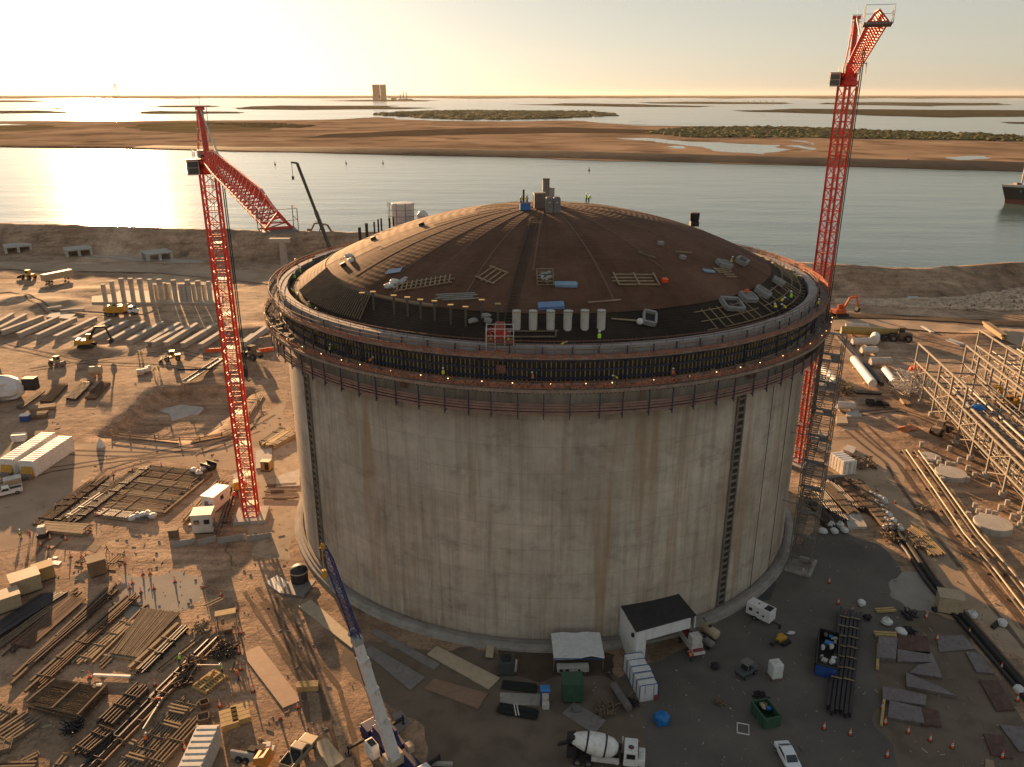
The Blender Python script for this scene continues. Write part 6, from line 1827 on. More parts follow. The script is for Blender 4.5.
# canopy
pA, pB = at(553, 672), at(603.5, 671)
c, L, a = seg(553, 672, 603.5, 671)
g = thing('canopy', 'white canopy with a blue stripe over a work table at the tank foot', 'canopy', c, a)
b = MB(); L2 = L / 2
vs = []
for i in range(9):
    for j in range(6):
        x = -L2 + L * i / 8; y = -.2 + 4.6 * j / 5; z = 2.75 - .10 * math.cos(i * 1.6) - .16 * math.sin(math.pi * j / 5) * (1 if i % 2 else .3) + .06 * j
        vs.append((x, y, z))
fs = [(i * 6 + j, (i + 1) * 6 + j, (i + 1) * 6 + j + 1, i * 6 + j + 1) for i in range(8) for j in range(5)]
n0 = len(vs); vs2 = vs + [(x, y, z - .05) for x, y, z in vs]
fs2 = fs + [tuple(n0 + k for k in reversed(f)) for f in fs]
b.add(vs2, fs2)
for i in range(8):
    x0, x1 = -L2 + L * i / 8, -L2 + L * (i + 1) / 8; z0, z1 = vs[i * 6][2], vs[(i + 1) * 6][2]; d0 = .35 + .25 * math.sin(i * .8); d1 = .35 + .25 * math.sin((i + 1) * .8)
    b.add([(x0, -.22, z0), (x1, -.22, z1), (x1, -.3, z1 - d1), (x0, -.3, z0 - d0)], [(0, 1, 2, 3)])
b.build('sheet', TARP, g)
b = MB(); b.beam((-L2, -.34, 2.45), (L2, -.36, 2.3), .06, .12); b.build('stripe', BLUE, g)
for x in (-L2 + .1, L2 - .1):
    for y in (0, 4.2):
        b = MB(); b.tube((x, y, 0), (x, y, 2.7), .06, 6); b.build('pole', GALV, g)
g = boxthing('work_table', 'pale work table with dark boxes under the white canopy', 'table', (c.x, c.y - .3, 0), a, [('top', CONC_PALE, [(-.8, -.1, 1.0, L * .62, 1.1, .7)], .04), ('drawer', STEEL_D, [(-2.4, -.68, 1.0, .5, .06, .4), (-1.6, -.68, 1.0, .5, .06, .4), (0, -.68, 1.0, .3, .06, .3)], 0), ('leg', STEEL_G, [(-2.5, 0, .33, .1, .9, .65), (.9, 0, .33, .1, .9, .65)], 0)])
shed('dark green steel box in front of the white canopy', 572, 697, rad(2), 2.6, 2.4, 2.7, GREEN)
g = thing('portable_toilet', 'blue and white portable toilet at the left of the canopy', 'toilet', G(545, 703), rad(3))
b = MB(); b.box(0, 0, 1.2, 1.15, 1.15, 2.3); b.build('cabin', BLUE, g, bevel=.05)
b = MB(); b.box(0, 0, 2.42, 1.25, 1.25, .14, 0, .7, .7); b.build('roof', mat('toilet_roof', (.04, .20, .52), .5), g)
b = MB(); b.box(0, -.6, 1.15, .85, .05, 1.9); d = b.build('door', WHITE_D, g)
b = MB(); b.box(.3, -.66, 1.1, .08, .06, .2); b.build('handle', STEEL_D, d)
b = MB(); b.box(0, -1.0, .5, .9, .6, .9); b.build('wash_basin', WHITE_D, g, bevel=.06)
bundle('steel_pipe', 612, 687, 629, 713, .5, 1, .5, STEEL_G, 'thick grey pipe lying between the canopy and the white wrapped stack', 'pipe')
bundle('steel_pipe', 604, 672, 633, 708, .3, 1, .10, STEEL_D, 'thin dark pipe leaning off the canopy pole', 'pipe', z0=.3)
heap('scrap_heap', 'brown heap of broken boards in front of the canopy', 'scrap', 606, 711, 70, 1.8, .07, WOOD_D, 9, 1.0)
heap('scrap_heap', 'dark scrap beside the thick grey pipe', 'scrap', 632, 705, 30, 1.2, .06, STEEL_D, 10, .6)
# entrance shelter with dark roof
pc = at(634, 659.5); a = math.atan2((at(692, 640) - at(634, 659)).y, (at(692, 640) - at(634, 659)).x)
g = thing('entrance_shelter', 'white walled entrance shelter with a flat black roof against the tank wall', 'shelter', (pc.x, pc.y, 0), a)
hS = 5.6
def lx(p):
    d = Vector(p) - Vector((pc.x, pc.y, 0)); ca, sa = math.cos(-a), math.sin(-a)
    return Vector((d.x * ca - d.y * sa, d.x * sa + d.y * ca, d.z))
R4 = [lx(at(u, v, hS)) for u, v in ((636, 632.5), (696, 616), (672, 587), (616.5, 599))]
b = MB(); b.prism([(p.x, p.y) for p in R4], hS, hS + .22)
b.build('roof', mat('roofing_felt', (.028, .026, .026), .85, var=.25, scale=.8, dirt=(.05, .045, .04)), g, fix=True)
SHW = mat('shelter_white', (.66, .66, .65), .5, var=.06, scale=.6, dirt=(.50, .47, .43), dirt_amt=.5, streak=.3)
def wall_panel(p, q, z0, z1, th=.18):
    b = MB(); p = Vector((p.x, p.y, 0)); q = Vector((q.x, q.y, 0)); d = (q - p).normalized(); n_ = Vector((-d.y, d.x, 0)) * (th / 2)
    b.prism([(p - n_)[:2], (q - n_)[:2], (q + n_)[:2], (p + n_)[:2]], z0, z1); return b
F0, F1, B1, B0 = R4
ins = lambda p, q, d: p + (q - p).normalized() * d
b = wall_panel(ins(F0, B0, .1), ins(B0, F0, .1), .0, hS - .01); b.build('side_wall', SHW, g, fix=True)
fa = ins(F0, F1, .12)
b = wall_panel(fa, fa + (F1 - F0).normalized() * 1.5, 0, hS - .012); b.build('side_wall', SHW, g, fix=True)
b = wall_panel(fa + (F1 - F0).normalized() * 1.52, ins(F1, F0, .9), 3.9, hS - .012); b.build('lintel', SHW, g, fix=True)
b = wall_panel(ins(F1, B1, .1), ins(B1, F1, .1), 3.6, hS - .01); b.build('lintel', SHW, g, fix=True)
b = MB(); e = ins(F0, B0, .5); b.box(e.x - .25, e.y, 4.9, .35, .35, .5); b.build('flood_lamp', BLACK, g)
b = MB()
for t in (.02, .98):
    e = F1.lerp(B1, t); b.tube((e.x - .3, e.y, 0), (e.x - .3, e.y, hS), .12, 8)
b.build('post', STEEL_G, g)
# white wrapped stack
c, L, a = seg(632, 700, 655, 698)
c2 = at(636, 680)
g = thing('wrapped_stack', 'white tarpaulin wrapped stack with blue stripes in front of the shelter', 'stack', (at(640, 684).x, at(640, 684).y, 0), math.atan2((at(655, 690) - at(640, 662)).y, (at(655, 690) - at(640, 662)).x))
b = MB(); rn = random.Random(5)
for k in range(5): b.box(-2.6 + k * 1.3, rn.uniform(-.06, .06), 1.25 + rn.uniform(-.06, .06), 1.28, 2.55 + rn.uniform(-.1, .1), 2.5, rn.uniform(-.02, .02), .94, .94)
b.build('sheet', TARP, g, bevel=.12)
b = MB()
for k in range(6):
    x = -3.1 + k * 1.25
    b.box(x, 0, 2.53, .1, 2.45, .06); b.box(x, -1.3, 1.3, .1, .05, 2.4); b.box(x, 1.3, 1.3, .1, .05, 2.4)
for y in (-.6, .6): b.box(3.2, y, 1.25, .06, .08, 2.3)
b.build('stripe', BLUE, g)
b = MB(); b.lathe([(.3, 0), (.3, .8), (.02, .85)], 10); single('red_drum', b, mat('dull_red', (.25, .02, .02), .6), 'small red drum at the near corner of the white wrapped stack', 'drum', G(655, 699), 0, smooth=True)
b = MB(); rn = random.Random(6); b.lump((0, 0, .75), 1.0, .9, .75, rn, 10, 6, .12); b.box(0, 0, .5, 1.5, 1.5, .9)
single('blue_bundle', b, BLUE_TARP, 'bright blue tarpaulin bundle on the paving in front of the shelter', 'tarpaulin', G(661, 722), .3)
# concrete mixer truck
p0, p1 = at(566, 757), at(645, 767)
c, L, a = seg(566, 757, 645, 767)
g = thing('mixer_truck', 'white concrete mixer truck parked at the bottom edge with its cab to the right', 'mixer truck', c, a)
b = MB(); b.box(-.2, 0, .95, 8.6, 1.1, .35); b.box(-3.6, 0, 1.8, .4, 1.6, 1.6); b.box(1.6, 0, 1.7, .4, 1.6, 1.2); b.build('chassis', STEEL_D, g)
b = MB(); b.axial([(.55, -2.9), (.75, -2.6), (1.25, -.9), (1.32, .6), (1.05, 1.9), (.55, 2.5), (.02, 2.55)], (-1.1, 0, 2.55), (1, 0, -.14), 26); b.build('drum', WHITE, g, smooth=True)
b = MB(); b.axial([(1.13, -1.28), (1.17, -1.25), (1.22, -1.05), (1.18, -1.02)], (-1.1, 0, 2.55), (1, 0, -.14), 26); b.axial([(1.30, .9), (1.27, 1.1)], (-1.1, 0, 2.55), (1, 0, -.14), 26); b.build('band', STEEL_D, g)
b = MB(); b.extrude_y([(-4.6, 3.3), (-3.6, 3.6), (-3.6, 3.2), (-4.4, 2.5)], -.6, .6); b.beam((-4.3, 0, 2.4), (-5.6, .3, 1.5), .5, .25); b.box(-4.1, -.8, 1.6, .8, .5, 1.3); b.box(-4.1, .8, 1.6, .9, .4, 1.5); b.build('chute', STEEL_D, g)
b = MB(); b.box(2.9, 0, 1.95, 1.7, 2.35, 2.1, 0, .9, .96); b.box(4.1, 0, 1.4, .9, 2.0, 1.0); cb2 = b.build('cab', WHITE, g, bevel=.1)
b = MB(); b.box(3.72, 0, 2.35, .1, 1.95, .75); b.box(2.9, -1.16, 2.35, 1.0, .06, .65); b.box(2.9, 1.16, 2.35, 1.0, .06, .65); b.build('window', GLASS, cb2)
b = MB(); b.lathe([(.34, 3.01), (.34, 3.03), (.02, 3.03)], 16, (2.9, -.35, 0)); b.build('roof_badge', mat('badge_maroon', (.10, .03, .06), .6), cb2)
b = MB(); b.box(0, -1.05, 1.35, 3.2, .5, .5); b.tube((1.9, .85, 1.2), (1.9, .85, 3.3), .1, 8); b.build('water_tank', WHITE_D, g, bevel=.05)
for x in (-3.2, -1.9, 3.6):
    for y in (-1.0, 1.0): wheel(g, x, y, .52, .45)
bundle('kerb_block', 432, 766, 452, 766.5, 1.0, 1, .2, CONC_PALE, 'low pale block at the bottom edge in the tank shadow', 'block', square=True)
# mast climber beside the shelter
c, L, a = seg(681, 637, 697, 659)
g = thing('brick_pallet_truck', 'long flat trailer with red decking parked under the shelter edge', 'trailer', c, a)
b = MB(); b.box(0, 0, 1.3, L + 1.2, 1.7, .3); b.box(-.2, .8, 1.8, L, .12, .7); b.box(-.2, -.8, 1.8, L, .12, .7); b.build('frame', WHITE_D, g)
b = MB(); b.box(0, 0, 1.5, L + .6, 1.5, .08); b.build('deck', mat('deck_red', (.20, .035, .03), .7, var=.25), g)
b = MB(); b.box(L * .3, 0, 2.4, 1.4, 1.5, 1.8, 0, .95, .95); b.build('stack', WHITE_D, g, bevel=.03)
for x in (-1.4, 1.2):
    for y in (-.7, .7): wheel(g, x, y, .4, .3)
skid_tank('tan horizontal tank beside the shelter, farther of two', G(709, 637), rad(-52), 2.6, .75, TAN)
skid_tank('grey horizontal tank beside the shelter, nearer of two', G(704, 645), rad(-52), 2.8, .55, STEEL_G)
heap('scrap_heap', 'dark hoses heaped beside the two horizontal tanks', 'scrap', 703, 622, 24, 1.0, .06, BLACK, 12, .5)
# generator, machines
c, L, a = seg(748, 613, 772, 625)
g = thing('generator', 'white towable generator with a dark grille parked by the tank foot', 'generator', c, a)
b = MB(); b.box(0, 0, 1.55, 3.9, 1.8, 1.9); b.build('housing', WHITE, g, bevel=.06)
b = MB(); b.box(1.25, 0, 2.52, 1.0, 1.3, .05); b.build('grille', BLACK, g)
b = MB(); b.box(-1.2, -.92, 1.6, .5, .05, .5); b.box(0, -.92, 1.6, .35, .05, .3); b.box(.9, -.92, 1.4, .3, .05, .3); b.box(-.4, 0, 2.53, .2, .2, .06); b.build('vent', STEEL_D, g)
b = MB(); b.beam((1.9, 0, .6), (3.3, 0, .5), .16, .16); b.box(3.2, 0, .4, .3, .3, .6); b.build('drawbar', STEEL_D, g)
for y in (-.85, .85): wheel(g, -.4, y, .4, .28)
g = boxthing('trench_roller', 'yellow and black compactor lying beyond the white generator', 'compactor', G(781, 642), rad(30), [('body', YEL, [(0, 0, .6, 1.6, .8, .5), (.2, .5, .8, .9, .3, .4)], .06), ('handle', BLACK, [(-1.4, -.2, .6, 1.5, .3, .2), (-2.1, -.2, .5, .3, .7, .3)], .03), ('plate', BLACK, [(.2, -.6, .25, 1.6, .8, .4)], .05)])
b = MB(); b.lump((0, 0, .2), .7, .35, .2, random.Random(3), 8, 4, .15); single('white_bag', b, TARP, 'small white sack beside the yellow and black compactor', 'bag', G(791, 634), .2)
g = thing('utility_vehicle', 'dark open utility buggy beside the white cubic tank', 'buggy', G(746, 674), rad(35))
b = MB(); b.box(0, 0, .7, 2.8, 1.4, .5); b.box(1.1, 0, 1.0, .9, 1.3, .3); b.build('body', mat('buggy_grey', (.10, .11, .12), .5), g, bevel=.08)
b = MB(); b.box(-.2, 0, 1.1, .7, 1.2, .5); b.build('seat', BLACK, g, bevel=.08)
b = MB()
for x in (-.6, .7):
    for y in (-.65, .65): b.tube((x, y, .9), (x * .8, y * .95, 1.95), .05, 6)
b.box(0, 0, 2.0, 1.5, 1.3, .06); b.build('roll_cage', STEEL_G, g)
for x in (-.95, .95):
    for y in (-.7, .7): wheel(g, x, y, .36, .3)
b = MB(); b.lathe([(.5, 0), (.58, .15), (.58, .6), (.4, .75), (.02, .78)], 12); single('tar_pot', b, BLACK, 'small black drum left of the dark buggy', 'drum', G(715, 668), 0)
g = boxthing('water_cube', 'white cubic tank standing alone on the paving', 'tank', G(774.5, 677), rad(12), [('tank', TARP, [(0, 0, 1.35, 1.5, 1.5, 2.2)], .12), ('pallet', WOOD_D, [(0, 0, .12, 1.6, 1.6, .22)], 0), ('cap', WHITE_D, [(0, 0, 2.5, .4, .4, .12)], .03)])
skip('green waste skip with a dark interior near the white frame', G(765, 719), rad(-75), 3.2, 2.2, 1.5, GREEN, 3, 21)
b = MB(); b.box(-.7, 0, .06, .1, 1.7, .1); b.box(.7, 0, .06, .1, 1.7, .1); b.box(0, .85, .06, 1.5, .1, .1); b.box(0, -.85, .06, 1.5, .1, .1)
single('window_frame', b, WHITE, 'small white empty frame lying on the paving by the green skip', 'frame', G(743, 729), rad(-15))
heap('scrap_heap', 'dark hose heap just beyond the green skip', 'scrap', 760, 697, 26, 1.4, .07, BLACK, 14, .6)
heap('scrap_heap', 'small brown heap of leaves and boards on the open paving', 'scrap', 720, 703, 24, 1.0, .07, WOOD_D, 15, .5)
c, L, a = seg(825, 677, 828, 641)
skip('dark waste skip with blue end, heaped with pale rubbish beside the beam rack', c, a, L, 2.7, 1.7, STEEL_D, 14, 22)
b = MB(); b.box(-L / 2 - .12, 0, .9, .12, 2.7, 1.6); b.build('end_plate', BLUE, bpy.data.objects[[o.name for o in COL.objects if o.name.startswith('waste_skip')][-1]])
# rack of dark beams
c, L, a = seg(838, 716, 850, 615)
g = thing('beam_rack', 'long rack of dark steel beams with pale cross battens on the paving', 'rack', c, a)
for k in range(6):
    b = MB(); y = -1.35 + k * .54; o1 = RND.uniform(-.6, .3)
    for z in (.3, .9): b.box(o1, y, z, L, .36, .06); 
    b.box(o1, y, .6, L, .08, .6); b.build('beam', STEEL_D, g)
for k in range(7):
    b = MB(); x = -L * .22 + k * L * .105; b.box(x, -.75 + (k % 2) * .05, 1.02, .12, 1.35, .12); b.box(x - .25, .75, 1.02, .12, 1.35, .12); b.build('batten', WOOD, g)
# car at the bottom edge
c, L, a = seg(781, 748, 795, 775)
g = thing('white_car', 'white saloon car at the bottom edge of the frame', 'car', c, a)
b = MB(); b.extrude_y([(-2.3, .35), (2.25, .35), (2.35, .6), (2.2, .82), (1.2, .95), (-1.5, 1.0), (-2.3, .95)], -.9, .9); b.build('body', mat('car_white', (.75, .76, .78), .25, var=.03), g, bevel=.14, fix=True)
b = MB(); b.extrude_y([(-1.75, .95), (1.15, .92), (.4, 1.42), (-.95, 1.45)], -.74, .74); cb3 = b.build('cabin', MATS['car_white'], g, bevel=.12, fix=True)
b = MB(); b.add([(1.13, -.66, .98), (1.13, .66, .98), (.47, .6, 1.42), (.47, -.6, 1.42)], [(0, 1, 2, 3)]); b.add([(-1.72, -.66, 1.0), (-1.72, .66, 1.0), (-1.02, .6, 1.45), (-1.02, -.6, 1.45)], [(3, 2, 1, 0)])
for s_ in (-.76, .76): b.add([(-1.4, s_, 1.0), (.9, s_, .98), (.35, s_, 1.37), (-.9, s_, 1.39)], [(0, 1, 2, 3)])
b.build('window', GLASS, cb3)
for x in (-1.4, 1.4):
    for y in (-.8, .8): wheel(g, x, y, .33, .22)
for y in (-.6, .6):
    b = MB(); b.box(2.28, y, .68, .1, .35, .12); b.build('headlight', WHITE, g)
shed('tan shed with a dark open side next to the pale slurry patch', 948, 610, rad(-18), 3.4, 2.6, 2.6, TAN)
b = MB(); b.box(0, 0, .3, 1.4, .9, .5); single('tool_chest', b, BLACK, 'low black chest left of the tan shed', 'chest', G(937, 611), .1, bevel=.05)
# covered mats on sand
CM = mat('mat_cover', (.15, .125, .12), .5, var=.25, scale=.7, dirt=(.10, .06, .045), dirt_amt=.7, bump=.03)
CR = mat('mat_red', (.095, .045, .033), .8, var=.25, scale=.7, dirt=(.15, .11, .085))
cm = [([(876, 661), (895, 663), (897, 642), (878, 640)], CM, 'grey sheeted rebar panel beside the beam rack', .7), ([(897, 651), (930, 656), (927, 638), (898, 635)], CR, 'reddish rebar panel right of the grey sheeted panel', .3),
      ([(897, 663), (936, 664), (931, 654), (897, 651)], CM, 'grey strip panel just below the reddish panel', .3), ([(909, 675), (942, 680), (936, 664), (918, 667)], CM, 'crumpled grey panel in the middle of the sand', .4),
      ([(906, 689), (956, 699), (940, 690), (905, 675)], CM, 'long tapering grey panel in the middle of the sand', .5), ([(882, 702), (925, 708), (926, 698), (882, 689)], CM, 'broad grey panel left of the tapering panel', .5),
      ([(887, 720), (924, 726), (920, 710), (889, 703)], CM, 'crumpled grey panel nearest to the camera', .45), ([(921, 727), (941, 728), (938, 713), (920, 709)], CR, 'small reddish panel nearest to the camera', .4),
      ([(939, 653), (975, 650), (963, 636), (936, 637)], CM, 'grey panel in front of the tan shed', .2), ([(976, 673), (994, 675), (980, 655), (965, 653)], CM, 'grey panel at the hose line, farther one', .25),
      ([(996, 712), (1015, 711), (998, 682), (979, 681)], CR, 'reddish brown panel at the hose line, nearer one', .25), ([(991, 756), (1013, 760), (1003, 737), (983, 735)], CR, 'reddish panel at the lower right corner', .25),
      ([(1018, 752), (1040, 756), (1022, 728), (999, 726)], CM, 'grey panel cut by the right edge', .25), ([(985, 772), (996, 774), (993, 762), (985, 760)], WOOD, 'yellow board panel at the lower right corner', .2)]
for q, m, lb, th in cm: plate('covered_rebar', q, th, m, lb, 'panel', group='panels laid out on the sand', z0=.02)
bundle('edge_timber', 876, 612, 894, 611, .5, 2, .16, WOOD_Y, 'yellow timber above the grey sheeted panel, farther one', 'timber', square=True)
bundle('edge_timber', 874, 636, 896, 637, .6, 2, .2, WOOD_Y, 'yellow timber above the grey sheeted panel, nearer one', 'timber', square=True)
bundle('edge_timber', 877, 670, 878, 646, .3, 1, .18, WOOD_Y, 'yellow timber down the left side of the grey sheeted panel', 'timber', square=True)
bundle('edge_timber', 881, 727, 884, 700, .3, 1, .16, WOOD_Y, 'yellow timber at the left of the crumpled grey panel', 'timber', square=True)
bags([(901, 634), (886, 624)], lambda k: ['white crumpled bag above the reddish panel', 'pale blue bag above the yellow timbers'][k], None, TARP)
heap('scrap_heap', 'dark scrap beside the white crumpled bag', 'scrap', 908, 633, 24, 1.2, .09, BLACK, 16, .7)
heap('scrap_heap', 'dark scrap between the slurry patch and the sand', 'scrap', 909, 616, 20, 1.2, .09, STEEL_D, 17, .9)
heap('scrap_heap', 'black tyre sized coil right of the beam rack', 'scrap', 867, 619, 26, .9, .09, BLACK, 18, .4)
b = MB(); b.lump((0, 0, .4), .7, .6, .6, random.Random(9), 8, 5, .2); single('white_bag', b, TARP, 'single white bag on the paving beyond the beam rack', 'bag', G(861, 605), .2)
# ------------------------------------------------------------------ stair tower beside the tank
p = at(797, 566)
a = math.atan2(p.y - TY, p.x - TX)
g = thing('stair_tower', 'tall grey scaffold stair tower standing against the right side of the tank', 'scaffold', (p.x + .6, p.y, 0), a)
HT, w2, d2 = 39.6, 1.6, 2.3
SCF = mat('scaffold_tube', (.20, .185, .16), .5, .4, var=.25, dirt=(.12, .09, .07))
b = MB()
for x in (-w2, w2):
    for y in (-d2, 0, d2): b.tube((x, y, 0), (x, y, HT), .07, 5)
z = .2
k = 0
while z < HT:
    for x in (-w2, w2): b.beam((x, -d2, z), (x, d2, z), .08, .08); b.beam((x, -d2, z + 1.1), (x, d2, z + 1.1), .06, .06)
    for y in (-d2, d2): b.beam((-w2, y, z), (w2, y, z), .08, .08); b.beam((-w2, y, z + 1.1), (w2, y, z + 1.1), .06, .06)
    s_ = 1 if k % 2 else -1
    b.beam((w2, -d2 * s_, z), (w2, d2 * s_, z + 2.2), .06, .06); b.beam((-w2, -d2 * s_, z), (-w2, d2 * s_, z + 2.2), .06, .06)
    z += 2.2; k += 1
b.build('frame', SCF, g)
for k in range(18):
    z = .25 + 2.2 * k; s_ = 1 if k % 2 else -1
    b = MB(); p0, p1 = Vector((-.75 * s_, -1.5 * s_, z)), Vector((-.75 * s_, 1.4 * s_, z + 2.1))
    for i in range(9):
        q = p0.lerp(p1, (i + .5) / 9); b.box(q.x, q.y, q.z, 1.2, .3, .06)
    for e in (-.62, .62): b.beam(p0 + Vector((e, 0, 0)), p1 + Vector((e, 0, 0)), .06, .2); b.beam(p0 + Vector((e, 0, 1.0)), p1 + Vector((e, 0, 1.0)), .05, .05)
    b.box(0, 1.9 * s_, z + 2.12, 3.0, .9, .08)
    b.build('stair_flight', SCF, g)
b = MB(); b.box(0, 0, .15, 4.2, 5.6, .3); b.build('base', CONC, g)
b = MB()
for z in (12, 24, 36):
    for y in (-1.6, 1.6): b.tube((-w2, y, z), (-w2 - 2.4, y, z), .06, 5)
b.build('wall_tie', SCF, g)
# ------------------------------------------------------------------ laydown on the right
ry = 'bar bundles right of the stair tower'
rb_ = [(806, 494, 830, 528), (815, 490, 842, 524), (823, 486, 852, 516), (831, 484, 858, 512), (838, 482, 866, 512), (846, 482, 873, 512), (856, 484, 884, 516), (864, 504, 892, 531)]
for k, (u0, v0, u1, v1) in enumerate(rb_):
    bundle('bar_bundle', u0, v0, u1, v1, 2.0, 7, .13, [REBAR, STEEL_D, WOOD_D, STEEL_D, RUST, REBAR, WOOD_D, WOOD_D][k], 'long bar bundle at the foot of the stair tower yard, %s' % ORD[k], 'bars', ry, 3, 6, square=k in (2, 4, 6, 7))
plate('plywood_stack', [(826, 529), (842, 527), (836, 515), (822, 517)], .5, PG, 'flat grey board stack between the dark bundles, left one', 'boards')
plate('plywood_stack', [(848, 530), (867, 529), (858, 514), (843, 516)], .5, CONC_PALE, 'flat grey board stack between the dark bundles, right one', 'boards')
bags([(871, 496), (875, 499), (880, 500), (884, 503), (881, 509), (876, 505)], lambda k: 'white full bag in the far cluster by the haul road, %s' % ORD[[0, 1, 3, 5, 4, 2][k]], 'white bags in the far cluster')
bags([(884, 514), (888, 517), (885, 522), (888, 525), (893, 523), (891, 529), (886, 529), (899, 530)], lambda k: 'white full bag in the near cluster by the haul road, %s' % ORD[[0, 3, 1, 4, 6, 5, 2, 7][k]], 'white bags in the near cluster')
bags([(822.5, 533), (831, 527), (834, 533), (840, 527), (844, 532)], lambda k: 'white bag on the dark paving beside the stair tower, %s of five' % ORD[k], 'white bags beside the stair tower')
cones([(877, 491, 'orange cone standing behind the far cluster of white bags'), (895, 503, 'orange cone at the right of the far white bags'), (908, 536, 'orange cone leaning over timbers below the near white bags')], 'orange cones by the haul road')
tb = [(909, 531, 934, 557), (914, 528, 941, 556), (905, 534, 922, 548)]
for k, (u0, v0, u1, v1) in enumerate(tb): bundle('timber_stack', u0, v0, u1, v1, 1.1, 4, .12, [WOOD, WOOD_Y, WOOD_D][k], 'timber stack along the haul road below the white bags, %s' % ['middle one', 'rightmost one', 'leftmost one'][k], 'timber', 'timber stacks along the haul road', 2, 4, square=True)
heap('scrap_heap', 'pale and brown offcuts beside the near white bags', 'scrap', 918, 545, 60, 1.8, .07, WOOD, 24, 2.0)
heap('scrap_heap', 'mixed offcuts at the edge of the dark paving', 'scrap', 893, 538, 50, 1.8, .07, WOOD_D, 25, 1.6)
# pipe and hose line at the edge of the paving
line = [(896, 533), (912, 552), (930, 580), (952, 607), (975, 633), (1000, 662), (1024, 690), (1050, 722)]
for k, (off, m, r, lb) in enumerate(((0, BLACK, .42, 'thick black hose line along the right edge of the paving'), (1.0, STEEL_D, .3, 'dark pipe line running beside the thick black hose'), (-1.0, WOOD_D, .25, 'brown timber line on the paving side of the black hose'))):
    P = [at(u, v) for u, v in line]; b = MB(); o = P[3]; pts = []
    for i, q in enumerate(P):
        d = (P[min(i + 1, len(P) - 1)] - P[max(i - 1, 0)]).normalized(); n_ = Vector((d.y, -d.x, 0)); e = q + n_ * off - o; pts.append((e.x, e.y, r * .9))
    b.path(pts, r, 7)
    single(['hose_line', 'pipe_line', 'timber_line'][k], b, m, lb, ['hose', 'pipe', 'timber'][k], o)
bags([(1018, 692), (972, 617), (1002, 625)], lambda k: ['white bag on the hose line at the right edge', 'small white bag beside the hose line near the tan shed', 'white bag on the shaded haul road'][k], None)
plate('steel_angle', [(990, 627), (994, 630), (1001, 624), (997, 621)], .3, BLACK, 'dark angular scrap on the shaded haul road', 'scrap')
# long pipes beside the haul road
for k, (off, lb, m) in enumerate(((-1.3, 'long pale pipe beside the haul road, leftmost of the four', WOOD_D), (-.45, 'long pale pipe beside the haul road, second from the left', TAN), (1.2, 'long pale pipe beside the haul road, third from the left', WOOD_D), (2.1, 'long pale pipe beside the haul road, rightmost of the four', TAN))):
    P = [at(u, v) for u, v in ((908, 453), (934, 490), (966, 537), (998, 575), (1040, 630))]; o = P[2]; b = MB(); pts = []
    for i, q in enumerate(P):
        d = (P[min(i + 1, 4)] - P[max(i - 1, 0)]).normalized(); n_ = Vector((d.y, -d.x, 0)); e = q + n_ * (-off) - o; pts.append((e.x, e.y, .75))
    b.path(pts, .17, 7)
    for i in range(9):
        t = i / 8 * (len(pts) - 1); j = min(int(t), len(pts) - 2); q = Vector(pts[j]).lerp(Vector(pts[j + 1]), t - j); b.box(q.x, q.y, .22, .7, .4, .44, .5)
    single('long_pipe', b, m, lb, 'pipe', o, 0, 'long pipes beside the haul road')
# round pile caps and pedestals
for k, (u, v, r) in enumerate(((950, 477, 3.0), (992, 528, 3.2), (929, 457, 2.4))):
    b = MB(); b.lathe([(.02, 0), (r, 0), (r, 1.1 if k < 2 else .15), (r - .1, 1.2 if k < 2 else .16), (.02, 1.22 if k < 2 else .17)], 32)
    single('pile_cap', b, CONC_PALE, ['round concrete pile cap in the middle of the pedestals', 'round concrete pile cap nearest the right edge', 'flush round concrete disc farthest from the camera'][k], 'pile cap', G(u, v), 0, 'round concrete pile caps', fix=True)
pd = [(937, 460), (938.5, 464.5), (941, 468.5), (930, 467.5), (947, 465.5), (953, 466.5), (941.5, 481.5), (959, 461.5), (967.5, 469.5), (974, 476.5), (921, 446), (949, 450), (967, 481),
      (967.5, 516.5), (974.5, 507.5), (977.5, 513.5), (981, 518), (987.5, 514), (994.5, 515.5), (1000, 509), (1012, 518.5), (1019, 527), (1023, 521), (1006.8, 504.5), (992.5, 487.5)]
b0 = MB(); b0.lathe([(.02, 0), (.45, 0), (.45, 1.15), (.40, 1.2), (.02, 1.2)], 14)
pd.sort(key=lambda q: (q[1] > 490, q[0])); first = None; n1 = sum(1 for q in pd if q[1] <= 490)
for k, (u, v) in enumerate(pd):
    near = v > 490; i = k - n1 if near else k
    lb = 'short white round pedestal in the %s cluster, %s' % ('near' if near else 'far', ORD[i])
    if first is None: first = single('pedestal', b0, CONC_PALE, lb, 'pedestal', G(u, v + 1), 0, 'round pedestals', fix=True)
    else:
        o = first.copy(); COL.objects.link(o); o.location = G(u, v + 1); o['label'] = lb
